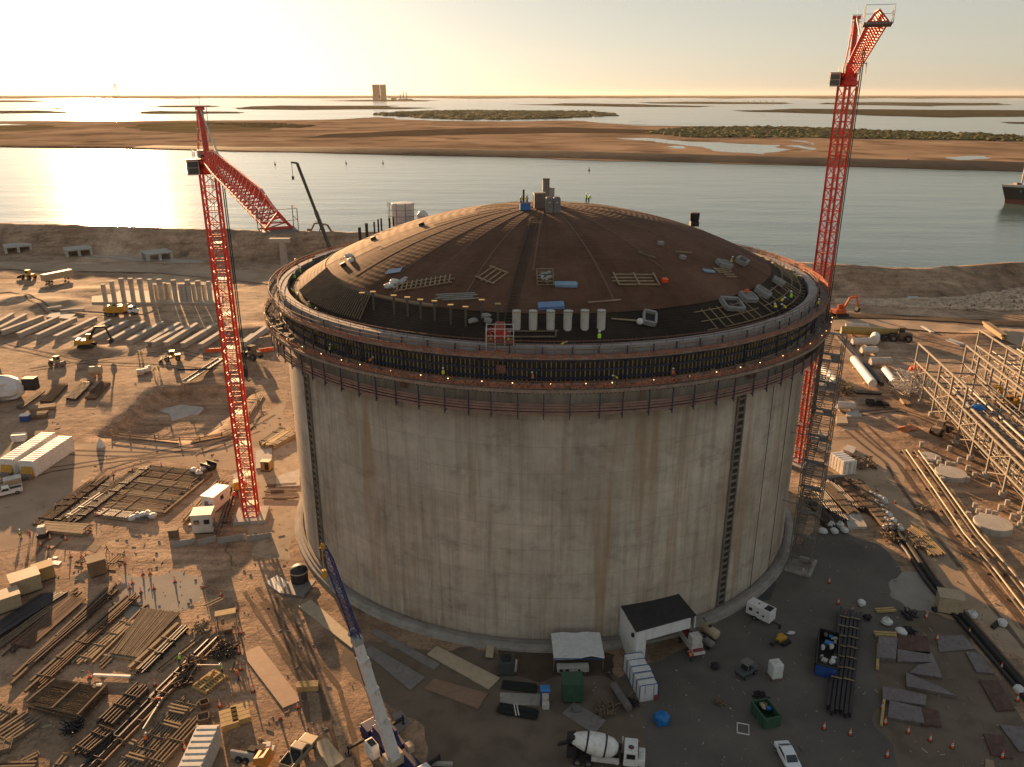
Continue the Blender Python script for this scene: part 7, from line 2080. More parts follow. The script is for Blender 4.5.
# ------------------------------------------------------------------ pipe racks
def pipe_rack(label, P0, P1, width, levels, bays, tall_bays, topz, seed, extras=True):
    P0, P1 = Vector((*P0, 0)), Vector((*P1, 0)); d = P1 - P0; L = d.length; a = math.atan2(d.y, d.x)
    g = thing('pipe_rack', label, 'pipe rack', P0, a)
    RK = mat('rack_steel', (.25, .225, .19), .8, .05, var=.15, scale=.8, dirt=(.28, .22, .16))
    step = L / bays; base = MB()
    for k in range(bays + 1):
        h = topz if k <= tall_bays else levels[-1] + .3
        for y in (0, width):
            b = MB(); b.beam((k * step, y, 1.0), (k * step, y, h), .42, .42, up=(1, 0, 0)); b.build('column', RK, g)
            b = MB(); b.lathe([(.02, 0), (.7, 0), (.7, 1.05), (.02, 1.05)], 12, (k * step, y, 0)); b.build('footing', CONC_PALE, g, fix=True)
        b = MB()
        for z in levels: b.beam((k * step, 0, z), (k * step, width, z), .34, .4)
        if k <= tall_bays and k > 0: b.beam((k * step, 0, topz - .2), (k * step, width * .02, topz - .2), .3, .3)
        b.build('cross_beam', RK, g)
    for z in levels + [topz]:
        ll = L if z != topz else tall_bays * step
        for y in (0, width):
            b = MB(); b.beam((-.3, y, z + (.0 if z != topz else -.2)), (ll + .3, y, z - (.0 if z != topz else .2)), .34, .42); b.build('long_beam', RK, g)
    for y in (0, width):
        b = MB()
        zz = [1.2] + levels
        for k in range(0, bays, 2):
            for za, zb in zip(zz, zz[1:]): b.beam((k * step, y, za), ((k + 1) * step, y, zb), .16, .16); b.beam(((k + 1) * step, y, za), (k * step, y, zb), .16, .16)
        for k in range(bays * 4):
            b.beam((k * step / 4, y, levels[0]), (k * step / 4, y, levels[1]), .1, .1)
            b.beam((k * step / 4, y, levels[0]), ((k + 1) * step / 4, y, levels[1]), .08, .08)
        b.build('brace', RK, g)
    rn = random.Random(seed)
    for z in levels + [levels[0] * .55]:
        for i in range(7):
            b = MB(); y = width * (.08 + .13 * i) + rn.uniform(-.3, .3); r = rn.choice([.1, .14, .2, .3]); b.tube((rn.uniform(0, L * .25), y, z + .25 + r), (L * rn.uniform(.7, 1.0), y, z + .25 + r), r, 7)
            b.build('pipe', rn.choice([RK, TAN, RK, STEEL_D, RK, STEEL_G]), g)
    return g
pipe_rack('long pale steel pipe rack nearest the tank on the right', (105.0, 197), (90.5, 106), 11.5, [4.6, 8.6], 11, 4, 13.6, 3)
pipe_rack('second pale steel pipe rack behind the nearest one, cut by the right edge', (128.5, 211), (118.5, 128), 12, [4.6, 8.6], 10, 4, 13.2, 5)
c = at(908, 385)
heap('scaffold_heap', 'pale tangled scaffold at the far end of the nearest pipe rack', 'scaffold', 908, 395, 120, 4.0, .09, WHITE_D, 33, 3.2, None, 6.0)
p = at(916, 369, 6.0); b = MB(); b.lump((0, 0, 0), 2.2, 1.5, .5, random.Random(4), 9, 5, .4); b.box(.4, .3, -.5, 2.8, 1.6, .9, .5, .9, .8)
single('orange_tarpaulin', b, ORANGE, 'orange tarpaulin draped high on the far end of the pipe rack', 'tarpaulin', (p.x, p.y, 6.2), 0)
p = at(977, 412); b = MB(); b.lump((0, 0, 0), 1.6, 1.3, .7, random.Random(5), 10, 5, .15)
single('blue_tarpaulin', b, BLUE_TARP, 'blue tarpaulin on the deck of the nearest pipe rack', 'tarpaulin', (at(977, 409, 9).x, at(977, 409, 9).y, 9.4), 0)
excavator('yellow excavator half hidden between the two pipe racks', G(1006, 408), rad(200), YEL, 1.2, YEL)
loader('tan telehandler parked by the excavation beyond the haul road', G(939, 436), rad(40), m=TAN, s=1.1)
# pipes and machines beyond
pp_ = [(851, 346, 869, 345.5, 1.1, WHITE_D, 'short white pipe beyond the stair tower, farthest of three'), (860, 355, 876, 354.5, 1.1, WHITE_D, 'short white pipe beyond the stair tower, middle of three'), (869, 367, 890, 366.5, 1.2, CONC_PALE, 'short pale pipe beyond the stair tower, nearest of three'),
       (853, 364, 872, 389, 1.1, WHITE, 'long white pipe pointing towards the camera'), (884, 374, 894, 387, .95, WHITE, 'short white pipe pointing towards the camera'), (836, 410, 854, 411, 1.0, WHITE_D, 'white pipe lying crosswise behind the stair tower'), (840, 336, 900, 339, 1.3, mat('pipe_mustard', (.30, .22, .06), .6), 'long mustard pipe lying across the far yard'),
       (845, 329, 868, 330, .8, WHITE_D, 'thin pale pipe beyond the mustard pipe'), (820, 372, 836, 388, 1.2, WHITE_D, 'white pipe half hidden by the stair tower')]
for u0, v0, u1, v1, r, m, lb in pp_:
    c, L, a = seg(u0, v0, u1, v1); b = MB()
    prof = [(r, -L / 2), (r, L / 2), (r * .88, L / 2), (r * .86, -L / 2)]
    b.axial([(r * .8, -L / 2 + .1), (r, -L / 2), (r * 1.06, -L / 2 + .4), (r, -L / 2 + .5), (r, L / 2 - .5), (r * 1.06, L / 2 - .4), (r, L / 2), (r * .8, L / 2 - .1)], (0, 0, r + .3), (1, 0, 0), 16)
    b.box(-L * .3, 0, .15, .4, 2 * r, .3); b.box(L * .3, 0, .15, .4, 2 * r, .3)
    single('large_pipe', b, m, lb, 'pipe', c, a)
bundle('steel_beam', 838, 338, 878, 384, 1.0, 2, .45, STEEL_D, 'long dark beam pair running past the white pipes', 'beam', square=True)
bundle('timber_stack', 895, 391, 907, 406, 1.4, 4, .15, WOOD, 'pale planks lying in front of the pipe rack end', 'planks', layers=2, square=True)
bundle('steel_beam', 984, 333, 1003, 347, 1.2, 2, .35, WOOD, 'pale long beams on the road bank at far right', 'beam', square=True, layers=2)
bundle('steel_beam', 922, 328, 932, 334, .6, 2, .2, WHITE_D, 'thin white poles on the road bank', 'poles', square=True)
bundle('steel_beam', 948, 342, 962, 347, 1.4, 3, .3, WHITE_D, 'white beams beside the far end of the second rack', 'beams', square=True)
b = MB(); b.axial([(.02, -2.4), (1.5, -2.4), (1.5, 2.4), (.02, 2.4)], (0, 0, 1.5), (.5, 1, 0), 16); single('white_cylinder', b, WHITE, 'stubby white cylinder at the left of the mustard pipe', 'cylinder', G(874, 343), 0)
loader('dark loader with bare frame near the mustard pipe end', G(899, 341), rad(170), m=WOOD_D, s=1.5)
pickup('black pickup truck on the sunlit dirt before the white pipes', G(877, 406), rad(-15), BLACK, cat='pickup truck')
bundle('pipe_row', 852, 393, 880, 394, 1.5, 6, .18, STEEL_D, 'dark row of pipe supports behind the black pickup', 'pipes', square=True)
plate('floor_slab', [(846, 418), (862, 418), (858, 412), (846, 412)], .4, CONC_PALE, 'pale slab on the dirt beside the stair tower', 'slab')
plate('floor_slab', [(836, 425), (848, 425), (846, 418), (836, 418)], .5, PT, 'tan slab on the dirt beside the stair tower', 'slab')
b = MB(); b.lump((0, 0, .1), 2.4, 1.3, .9, random.Random(8), 11, 6, .4); single('rubble_mound', b, mat('terracotta', (.42, .17, .08), .9), 'terracotta coloured rubble mound left of the pipe rack', 'rubble', G(908, 432), .2)
container('white container beside the right crane base', 828, 466, 842, 476, 3.0, 3.0, WHITE, True, None, 1)
c, L, a = seg(823, 480, 844, 480); b = MB(); b.box(0, 0, .6, L, .8, 1.2, 0, 1, .4); single('jersey_barrier', b, CONC, 'grey concrete barrier in front of the white container at right', 'barrier', c, a)
heap('scaffold_heap', 'white scaffold and boards stacked behind the stair tower', 'scaffold', 816, 450, 90, 3.0, .12, WHITE_D, 35, 1.8, None, 3.2)
heap('scaffold_heap', 'white scaffold heap higher up behind the stair tower', 'scaffold', 822, 392, 90, 4.0, .14, WHITE_D, 36, 2.6, None, 3.2)
heap('scaffold_heap', 'pale timber heap behind the stair tower beside white pipes', 'scaffold', 842, 392, 70, 4.0, .14, WOOD, 37, 2.2, None, 2.0)
plate('floor_slab', [(843, 452), (853, 456), (856, 450), (847, 447)], .6, WHITE_D, 'white panel beyond the white container', 'panel')
heap('scrap_heap', 'brown offcuts between the white container and the haul road', 'scrap', 857, 463, 60, 2.5, .1, WOOD_D, 38, 3.0)
heap('scrap_heap', 'pale ladder pieces on the haul road', 'scrap', 925, 510, 16, 3.0, .08, WOOD, 39, 1.2)
excavator('orange crawler excavator reaching out behind the right tank rim', G(839, 317), rad(20), mat('rig_orange', (.5, .09, .02), .5), 1.3, MATS['rig_orange'])
plate('blue_sheet', [(906, 301), (918, 301), (918, 298), (908, 298)], .4, mat('pale_blue', (.35, .45, .52), .5), 'pale blue sheet at the foot of the channel bank', 'sheet')
heap('survey_mast', 'small pale post cluster on the road bank at far right', 'posts', 993, 330, 10, 2.4, .12, WOOD, 40, .6, None, 1.5)

# ------------------------------------------------------------------ ship, buoys, distant buildings
p = at(1005, 203, -3)
g = thing('cargo_ship', 'dark hulled cargo ship entering at the right edge of the channel', 'ship', (p.x, p.y, -3), rad(-4))
HUL = mat('ship_hull', (.035, .03, .028), .5, var=.2, scale=.1); RDH = mat('hull_red', (.20, .05, .035), .6, var=.2)
def hull_rows(z0, z1, f0, f1):
    b = MB(); vs = []; N_ = 24
    for (z, fl) in ((z0, f0), (z1, f1)):
        for s_ in (-1, 1):
            for i in range(N_ + 1):
                t = i / N_; x = -fl + t * (120 + fl); hw = 11 * min(1, (1 - (1 - min(1, t * 4)) ** 2.2)); vs.append((x, s_ * hw, z))
    n_ = N_ + 1; fs = []
    for i in range(N_):
        fs.append((i, i + 1, 2 * n_ + i + 1, 2 * n_ + i)); fs.append((n_ + i + 1, n_ + i, 3 * n_ + i, 3 * n_ + i + 1)); fs.append((2 * n_ + i, 2 * n_ + i + 1, 3 * n_ + i + 1, 3 * n_ + i)); fs.append((i + 1, i, n_ + i, n_ + i + 1))
    fs.append((0, 2 * n_, 3 * n_, n_)); fs.append((N_, n_ + N_, 3 * n_ + N_, 2 * n_ + N_))
    b.add(vs, fs); return b
hull_rows(3.0, 12.0, .8, 4.5).build('hull', HUL, g, fix=True)
hull_rows(-2.0, 3.0, 0, .8).build('boot_top', RDH, g, fix=True)
hull_rows(12.0, 13.6, 4.5, 5.2).build('bulwark', WHITE_D, g, fix=True)
b = MB(); b.beam((9, 0, 13), (9, 0, 26), .8, .8); b.beam((9, -2, 20), (9, 2, 20), .3, .3); b.build('foremast', STEEL_G, g)
b = MB(); b.box(6, 0, 14.2, 3, 5, 1.2); b.build('windlass', STEEL_D, g)
b = MB(); b.box(100, 0, 22, 14, 19, 17); b.box(98, 0, 32, 9, 22, 3.5); b.build('superstructure', WHITE, g)
b = MB(); b.box(5.5, -8.0, 9.5, 1.4, 1.2, 1.6, .5); b.build('anchor', STEEL_G, g)
for k, (u, v) in enumerate(((275, 164.5), (346, 163.5), (383, 163.5), (589, 170.5))):
    p = at(u, v, -3); t = thing('channel_buoy', 'dark channel buoy on the water, %s of four' % ORD[k], 'buoy', p, 0, 'channel buoys')
    b = MB(); b.lathe([(.02, -.4), (1.2, -.3), (1.3, .4), (.5, .8), (.35, 2.6), (.02, 2.7)], 12); b.build('float', STEEL_D, t)
    b = MB(); b.box(0, 0, 3.0, .7, .7, .7, .4); b.build('top_mark', STEEL_D, t)
def far_block(name, label, cat, u, v, parts, group=None):
    p = at(u, v, -2); t = thing(name, label, cat, (p.x, p.y, -2), 0, group); k = p.y
    px = k / FPX * 1.04
    for nm, m, x0, x1, h, dep in parts:
        b = MB(); b.box((x0 + x1) / 2 * px, 0, h * px / 2, (x1 - x0) * px, dep * px, h * px); b.build(nm, m, t)
    return t
FB = mat('far_building', (.10, .08, .06), .9, var=.1, scale=.01); FB2 = mat('far_building_roof', (.12, .095, .07), .9, var=.1, scale=.01)
far_block('tall_hangar', 'tall square building on the horizon, left one of the pair', 'building', 376.7, 100.2, [('wall', FB, -2.9, 2.9, 13.0, 5), ('roof', FB2, -3.0, 3.0, 13.3, 4.6)])
far_block('tall_hangar', 'tall square building on the horizon, right one of the pair', 'building', 383.6, 100.2, [('wall', FB, -2.2, 2.3, 13.0, 5), ('roof', FB2, -2.3, 2.4, 13.3, 4.6)])
for k, (u, h) in enumerate(((400.5, 5.0), (403.5, 7.4), (406.5, 7.2))):
    far_block('distant_mast', 'slender tower on the horizon right of the tall buildings, %s of three' % ORD[k], 'tower', u, 100.0, [('shaft', FB, -.35, .35, h, .7), ('base', FB, -.8, .8, 1.2, 1.2)], 'towers on the horizon')
far_block('low_building', 'low building cluster on the horizon beside the slender towers', 'building', 394, 100.0, [('wall', FB, -2.5, 2.2, 1.6, 2), ('annex', FB2, 4, 17, .9, 2)])
for k, (u, v, h, w) in enumerate(((743, 103.4, 2.2, .5), (748, 103.4, 2.4, .6), (754, 103.5, 2.2, .5), (760, 103.6, 2.6, .5), (766, 103.7, 2.4, .6), (773, 104, 3.0, .5))):
    far_block('distant_mast', 'small tower on the far island, %s of six' % ORD[k], 'tower', u, v, [('shaft', FB, -w / 2, w / 2, h, .5)], 'small towers on the far island')
p = at(117, 99.5, -2)
k_ = p.y / FPX
t = thing('pylon', 'faint lattice pylon in the sun glare on the left horizon', 'pylon', (p.x, p.y, -2))
b = MB()
for s_ in (-1, 1):
    for q in (-1, 1): b.beam((2.2 * s_ * k_, 2.2 * q * k_, 0), (.5 * s_ * k_, .5 * q * k_, 14 * k_), .3 * k_, .3 * k_)
b.beam((-3 * k_, 0, 11 * k_), (3 * k_, 0, 11 * k_), .3 * k_, .3 * k_); b.beam((-2.4 * k_, 0, 13 * k_), (2.4 * k_, 0, 13 * k_), .3 * k_, .3 * k_)
b.build('lattice', FB, t)
p = at(44, 222.5, 6); loader('tiny dark machine on the crest of the channel bank at left', (p.x, p.y, hgt(p.x, p.y)), 0, m=STEEL_D, s=.8)
p = at(918, 271); loader('small brown rover on the far dark levee', (at(908, 161, 0).x, at(908, 161, 0).y, -2.4), 0, m=RUST, s=1.6)
# ------------------------------------------------------------------ things on the domed roof and the decks
def on_dome(u, v):
    # where a sight line meets the dome
    d = Vector(((u - 512.0) / FPX, _c - (v - 383.5) / FPX * _s, -_s - (v - 383.5) / FPX * _c))
    o = Vector((0, 0, CAM_H)); ctr = Vector((TX, TY, 56.0 - RS)); q = o - ctr
    A, B, Cc = d.dot(d), 2 * d.dot(q), q.dot(q) - RS * RS
    D = B * B - 4 * A * Cc
    if D < 0: t = -B / 2 / A
    else: t = (-B - math.sqrt(D)) / 2 / A
    return o + d * t
def slope_at(p):
    n = (p - Vector((TX, TY, 56 - RS))).normalized()
    return n
def lay(o, p, yaw, upright=False):
    o.location = p
    if upright: o.rotation_euler = (0, 0, yaw); return o
    n = slope_at(p); x = Vector((math.cos(yaw), math.sin(yaw), 0)); x = (x - n * x.dot(n)).normalized(); y = n.cross(x)
    m = Matrix((x, y, n)).transposed(); o.rotation_euler = m.to_euler(); return o
def toilet(label, u, v, yaw, m):
    p = on_dome(u, v); t = thing('portable_toilet', label, 'toilet', p, yaw, 'grey cabins on the dome top')
    b = MB(); b.box(0, 0, 1.05, 1.15, 1.15, 2.3); b.build('cabin', m, t, bevel=.04)
    b = MB(); b.lathe([(.62, 2.2), (.55, 2.38), (.3, 2.48), (.02, 2.5)], 12); b.build('roof', m, t)
    b = MB(); b.box(0, -.59, 1.05, .8, .04, 1.9); d = b.build('door', m, t)
    b = MB(); b.box(0, -.62, 1.6, .3, .03, .18); b.build('sign_plate', WHITE_D, d)
    return t
GT = mat('toilet_grey', (.17, .16, .15), .6, var=.15, scale=1)
toilet('grey portable toilet on the dome top, left of the front pair', 549, 212, rad(5), GT)
toilet('grey portable toilet on the dome top, right of the front pair', 556.5, 212, rad(5), GT)
g = boxthing('roof_cabin', 'brown grey cabin box behind the portable toilets on the dome top', 'cabin', on_dome(539.5, 208), rad(8), [('body', mat('cabin_brown', (.17, .135, .11), .7, var=.2), [(0, .3, 1.2, 1.9, 1.5, 2.4)], .04), ('roof', STEEL_G, [(0, .3, 2.45, 2.0, 1.6, .1)], 0)])
g = boxthing('header_tank', 'tall grey box tower rising behind the toilets on the dome top', 'tower', on_dome(546, 204.5), rad(0), [('body', STEEL_G, [(0, .8, 2.0, 1.15, 1.1, 4.4)], .04), ('side_box', CONC, [(1.0, .8, 1.3, .9, .9, 2.9)], .04), ('cap', STEEL_D, [(0, .8, 4.25, 1.25, 1.2, .1)], 0)])
g = boxthing('blue_bin', 'bright blue bin on the dome top beside two workers', 'bin', on_dome(525, 210), rad(3), [('body', mat('bin_blue', (.04, .16, .42), .5), [(0, 0, .55, 1.7, 1.2, 1.1)], .06), ('rim', BLUE, [(0, .6, 1.12, 1.8, .1, .1), (0, -.6, 1.12, 1.8, .1, .1)], 0)])
worker('worker in yellow vest left of the blue bin on the dome top', on_dome(521, 206.5), rad(-60), 'stand', 'yellow')
worker('worker in yellow vest behind the blue bin on the dome top', on_dome(527, 205.5), rad(-120), 'stand', 'yellow')
b = MB(); b.tube((0, 0, 0), (0, 0, 2.6), .18, 8); single('vent_pipe', b, STEEL_D, 'dark vent pipe standing behind the blue bin', 'pipe', on_dome(523.5, 205))
worker('worker in lime vest bending on the dome crest right of the toilets', on_dome(586, 203.5), rad(-30), 'stand', 'lime')
worker('worker in lime vest stooping behind on the dome crest right of the toilets', on_dome(588.5, 203.5), rad(60), 'bend', 'lime')
def planks(label, u, v, yaw, L, w, n, cross, m, cat='lumber', grp=None, lift=.1, r=.09):
    b = MB()
    for k in range(n): b.box(RND.uniform(-.1, .1) * L, (k / max(1, n - 1) - .5) * w, lift, L * RND.uniform(.85, 1), r * 2, r * 1.6)
    for k in range(cross): b.box((k / max(1, cross - 1) - .5) * L * .9, 0, lift + r * 1.7, r * 2, w * 1.25, r * 1.6)
    o = single('lumber_lattice', b, m, label, cat, (0, 0, 0), 0, grp); return lay(o, on_dome(u, v), yaw)
planks('open square timber grid on the brown dome, left of the ladder', 492, 276, rad(50), 3.4, 2.8, 4, 2, WOOD)
planks('long timber ladder lattice on the dome, left of the grey boards', 424, 284, rad(-3), 8.5, 1.6, 3, 12, WOOD, lift=.12)
planks('long timber lattice with splayed pieces right of the dome centre', 636, 280, rad(12), 6.6, 2.4, 4, 3, WOOD)
planks('thin single timber lying low on the dome right of the posts', 606, 301, rad(14), 5.0, .2, 1, 0, WOOD)
planks('pair of thin timbers below the white post row', 533, 334.5, rad(-2), 6.5, 1.0, 2, 2, WOOD_D)
planks('thin timber right of the white post row', 622, 319.5, rad(0), 3.6, .2, 1, 0, WOOD)
planks('thin timber high on the right of the dome', 684, 252.5, rad(22), 3.4, .2, 1, 0, WOOD)
planks('short dark timber high on the dome right of centre', 645, 255, rad(-22), 3.0, .3, 2, 0, WOOD_D)
planks('small pale board by the yellow vest worker at the right of the dome', 730, 276, rad(30), 2.4, .6, 2, 0, WOOD)
planks('broken small boards near the white frame at the right of the dome', 722, 271, rad(36), 3.2, 1.0, 3, 2, WOOD)
planks('grey board stack on the dome beside the long timber lattice', 458, 297, rad(-8), 6.0, 1.2, 4, 0, mat('grey_boards', (.26, .24, .21), .8, var=.2))
planks('pale board stack above the left column row', 400, 283, rad(40), 2.8, .8, 3, 1, WHITE_D)
SB = mat('board_blue', (.22, .32, .42), .6, var=.15)
def sheetstack(label, u, v, yaw, L, w, h, m, grp=None):
    b = MB()
    for k in range(3): b.box(RND.uniform(-.12, .12), RND.uniform(-.12, .12), h * (k + .5) / 3 + .05, L, w, h / 3 - .02, RND.uniform(-.06, .06))
    o = single('sheet_stack', b, m, label, 'boards', (0, 0, 0), 0, grp); return lay(o, on_dome(u, v), yaw)
sheetstack('pale blue board stack on the dome right of the wire crate', 566, 285.5, rad(0), 3.0, .9, .3, SB)
sheetstack('blue board stack above the white posts', 551, 307, rad(6), 3.4, 1.1, .35, mat('board_blue_deep', (.16, .25, .42), .6, var=.15))
sheetstack('light blue sheet above the timber lattice at the left of the dome', 394, 271.5, rad(-12), 2.4, 1.2, .15, SB)
sheetstack('pale blue sheet at the right of the dome near the yellow vest worker', 709, 272, rad(18), 2.0, .7, .2, SB)
g = thing('wire_crate', 'open timber crate of mixed fittings in the middle of the dome', 'crate', (0, 0, 0)); lay(g, on_dome(545, 281), 0)
b = MB()
for x in (-1.1, 1.1):
    for y in (-1.1, 1.1): b.box(x, y, .7, .12, .12, 1.3)
for z in (.2, .75, 1.25):
    for s_ in (-1.1, 1.1): b.box(0, s_, z, 2.3, .08, .1); b.box(s_, 0, z, .08, 2.3, .1)
b.build('frame', WOOD, g)
b = MB(); rn = random.Random(3)
for k in range(22): b.box(rn.uniform(-.8, .8), rn.uniform(-.8, .8), rn.uniform(.3, 1.0), .5, .3, .2, rn.uniform(0, 3))
b.build('fittings', GALV, g)
def frame_box(label, u, v, yaw, L, w, m, hole=True):
    g = thing('roof_crate', label, 'crate', (0, 0, 0), 0, 'pale crates on the dome edge'); lay(g, on_dome(u, v), yaw)
    b = MB()
    for s_ in (-1, 1): b.box(0, s_ * w / 2, .4, L, .3, .7); b.box(s_ * L / 2, 0, .4, .3, w - .3, .7)
    b.build('frame', m, g, bevel=.03)
    b = MB(); b.box(0, 0, .2 if hole else .6, L - .3, w - .3, .15); b.build('panel', STEEL_D if hole else STEEL_G, g)
    return g
CRT = mat('crate_grey', (.25, .245, .225), .7, var=.15)
frame_box('grey hatch frame with dark opening low on the right of the dome', 649, 320, rad(-10), 1.6, 2.2, CRT)
frame_box('large pale crate on the dark dome edge, nearest the lime vest workers', 731, 306, rad(18), 3.0, 2.2, CRT)
frame_box('pale crate with an orange item on the dark dome edge', 747, 299, rad(25), 2.4, 1.6, CRT, False)
frame_box('small pale crate on the dark dome edge', 761.5, 294, rad(-30), 2.2, 1.6, CRT, False)
frame_box('tiny pale crate high on the dark dome edge', 777, 283.5, rad(-25), 1.7, 1.4, CRT, False)
frame_box('white framed panel lying near the right edge of the brown dome', 741, 263, rad(60), 2.6, 1.5, CRT)
frame_box('pale table frame left of the yellow vest worker', 723, 266, rad(15), 2.2, 1.3, CRT, False)
b = MB(); b.lump((0, 0, .3), .35, .3, .3, random.Random(1), 8, 5, .1); single('orange_bag', b, ORANGE, 'orange sack on the pale crate at the dome edge', 'bag', on_dome(746, 297.5) + Vector((0, 0, .7)))
b = MB(); b.lump((0, 0, .35), .5, .45, .45, random.Random(2), 8, 5, .1); single('white_bag', b, TARP, 'white sack beside the grey hatch frame on the dome', 'bag', on_dome(640, 324))
for k, (u, v, lb) in enumerate(((486, 318, 'pale sack left of the ladder foot on the dome, upper one'), (473, 323, 'pale sack left of the ladder foot on the dome, lower one'), (488, 322.5, 'pale sack left of the ladder foot on the dome, right one'), (389, 288, 'white sack beside the left column row, lower one'), (394, 283.5, 'white sack beside the left column row, upper one'), (351, 262, 'white sack on the sunlit ribs of the dome'), (349, 257.5, 'white board on the sunlit ribs of the dome'))):
    rn = random.Random(k); b = MB(); b.lump((0, 0, .3), .8, .55, .4, rn, 8, 5, .2); single('sack', b, TARP if k > 2 else CRT, lb, 'bag', on_dome(u, v), k, 'pale sacks on the dome')
for k, (u, v, lb) in enumerate(((344, 266, 'dark box on the sunlit ribs of the dome'), (374, 240, 'small dark box on the upper sunlit ribs'), (422, 226, 'tiny dark box near the top of the sunlit ribs'), (682, 259, 'small pale box high on the right of the dome'), (660, 245, 'tiny pale box near the top right of the dome'), (664, 282, 'small orange item right of the splayed lattice'))):
    b = MB(); b.box(0, 0, .3, .9, .6, .55); o = single('tool_box', b, ORANGE if 'orange' in lb else (CRT if 'pale' in lb else STEEL_D), lb, 'box', bevel=.04); lay(o, on_dome(u, v), .4)
# posts in the dome edge: slender ones at left, fat white ones at right
SLP = mat('post_steel', (.10, .085, .065), .6, .2, var=.25)
for k, (u, v) in enumerate(((363, 310), (374, 309), (394.5, 313), (408, 315), (421, 317.5), (435, 319), (451, 323), (466, 325), (482, 318), (498, 322))):
    p = on_dome(u, v); t = thing('roof_post', 'slender post with pale cap on the dome edge, %s' % ORD[k], 'post', p, 0, 'slender capped posts on the dome edge')
    b = MB(); b.tube((0, 0, -.3), (0, 0, 2.4), .16, 7); b.build('shaft', SLP, t)
    b = MB(); b.box(0, 0, 2.45, .75, .5, .12); b.build('cap', WOOD_Y, t)
WPO = mat('white_sleeve', (.48, .46, .41), .6, var=.15, dirt=(.3, .26, .2))
for k, u in enumerate((516.5, 533, 550.5, 567.5, 584.5, 601)):
    p = on_dome(u, 327 - (k > 3) * .5); t = thing('roof_nozzle', 'thick pale nozzle post on the dome edge, %s' % ORD[k], 'nozzle', p, 0, 'thick pale nozzle posts')
    b = MB(); b.lathe([(.02, -.4), (.55, -.4), (.55, 2.2), (.02, 2.25)], 14); b.build('sleeve', WPO, t, smooth=False, fix=True)
    b = MB(); b.lathe([(.58, 2.0), (.58, 2.12)], 14); b.build('collar', WOOD_Y if k == 0 else CRT, t)
# ladder up the dome and the stair head at the ring
pts = [on_dome(u, v) for u, v in ((506, 334), (511, 310), (517, 285), (524, 258), (530, 236), (536, 218))]
g = thing('roof_ladder', 'long walkway ladder climbing the dome from the stair head', 'ladder', pts[0])
b = MB()
for p, q in zip(pts, pts[1:]):
    d = (q - p).normalized(); sd_ = d.cross(Vector((0, 0, 1))).normalized()
    for s_ in (-.55, .55): b.beam(p + sd_ * s_ + Vector((0, 0, .25)) - pts[0], q + sd_ * s_ + Vector((0, 0, .25)) - pts[0], .1, .12)
    n_ = int((q - p).length / .6)
    for i in range(n_): 
        e = p.lerp(q, i / n_) + Vector((0, 0, .25)) - pts[0]; b.beam(e - sd_ * .55, e + sd_ * .55, .1, .06)
b.build('rail', mat('ladder_brown', (.06, .045, .035), .7, var=.2), g)
p = at(500, 343, 44.6)
g = thing('scaffold_stair', 'cluttered scaffold stair head with ladders on the ring at the front', 'scaffold', (p.x, p.y, 43.6), 0)
b = MB()
for x in (-1.7, -.6, .6, 1.7):
    for y in (-1.0, 1.2): b.tube((x, y, 0), (x, y, 3.2), .06, 5)
for z in (1.2, 2.2, 3.1):
    for y in (-1.0, 1.2): b.beam((-1.7, y, z), (1.7, y, z), .07)
    for x in (-1.7, 1.7): b.beam((x, -1.0, z), (x, 1.2, z), .07)
b.build('frame', WHITE_D, g)
b = MB(); b.add([(-.7, -1.2, .2), (.7, -1.2, .2), (.6, 2.2, 3.2), (-.6, 2.2, 3.2)], [(0, 1, 2, 3)]); b.box(0, .1, 1.15, 3.2, 2.1, .08); b.build('ramp', mat('ramp_red', (.25, .07, .04), .7, var=.2), g)
b = MB(); rn = random.Random(7)
for k in range(16): b.beam((rn.uniform(-1.6, 1.6), rn.uniform(-1, 1.2), rn.uniform(1.2, 2)), (rn.uniform(-1.6, 1.6), rn.uniform(-1, 1.2), rn.uniform(2, 3.4)), .08)
b.build('clutter', RED, g)
# timber lattice being fixed along the right edge
b = MB(); rn = random.Random(9)
prev = None
for k in range(34):
    a = rad(-62 + k * 2.1); 
    for r in (39.8, 41.4, 42.8):
        a2 = a + rad(2.1)
        if rn.random() < .8: b.beam((r * math.cos(a), r * math.sin(a), dome_z(r) + .35), (r * math.cos(a2), r * math.sin(a2), dome_z(r) + .35), .09, .09)
    if rn.random() < .85: b.beam((39.6 * math.cos(a), 39.6 * math.sin(a), dome_z(39.6) + .45), (43 * math.cos(a), 43 * math.sin(a), dome_z(43) + .45), .09, .09)
single('edge_lattice', b, WOOD, 'curved timber lattice along the right edge of the dome', 'lattice', (TX, TY, 0))
b = MB(); rn = random.Random(12)
for k in range(40):
    a = rad(197 + k * .75); a_ = a + .02
    b.beam((37.5 * math.cos(a), 37.5 * math.sin(a), dome_z(37.5) + .25), (42.5 * math.cos(a_ + .06), 42.5 * math.sin(a_ + .06), dome_z(42.5) + .25), .12, .1)
single('edge_boards', b, mat('edge_board', (.20, .14, .085), .85, var=.3), 'fan of brown boards along the front left edge of the dome', 'boards', (TX, TY, 0))
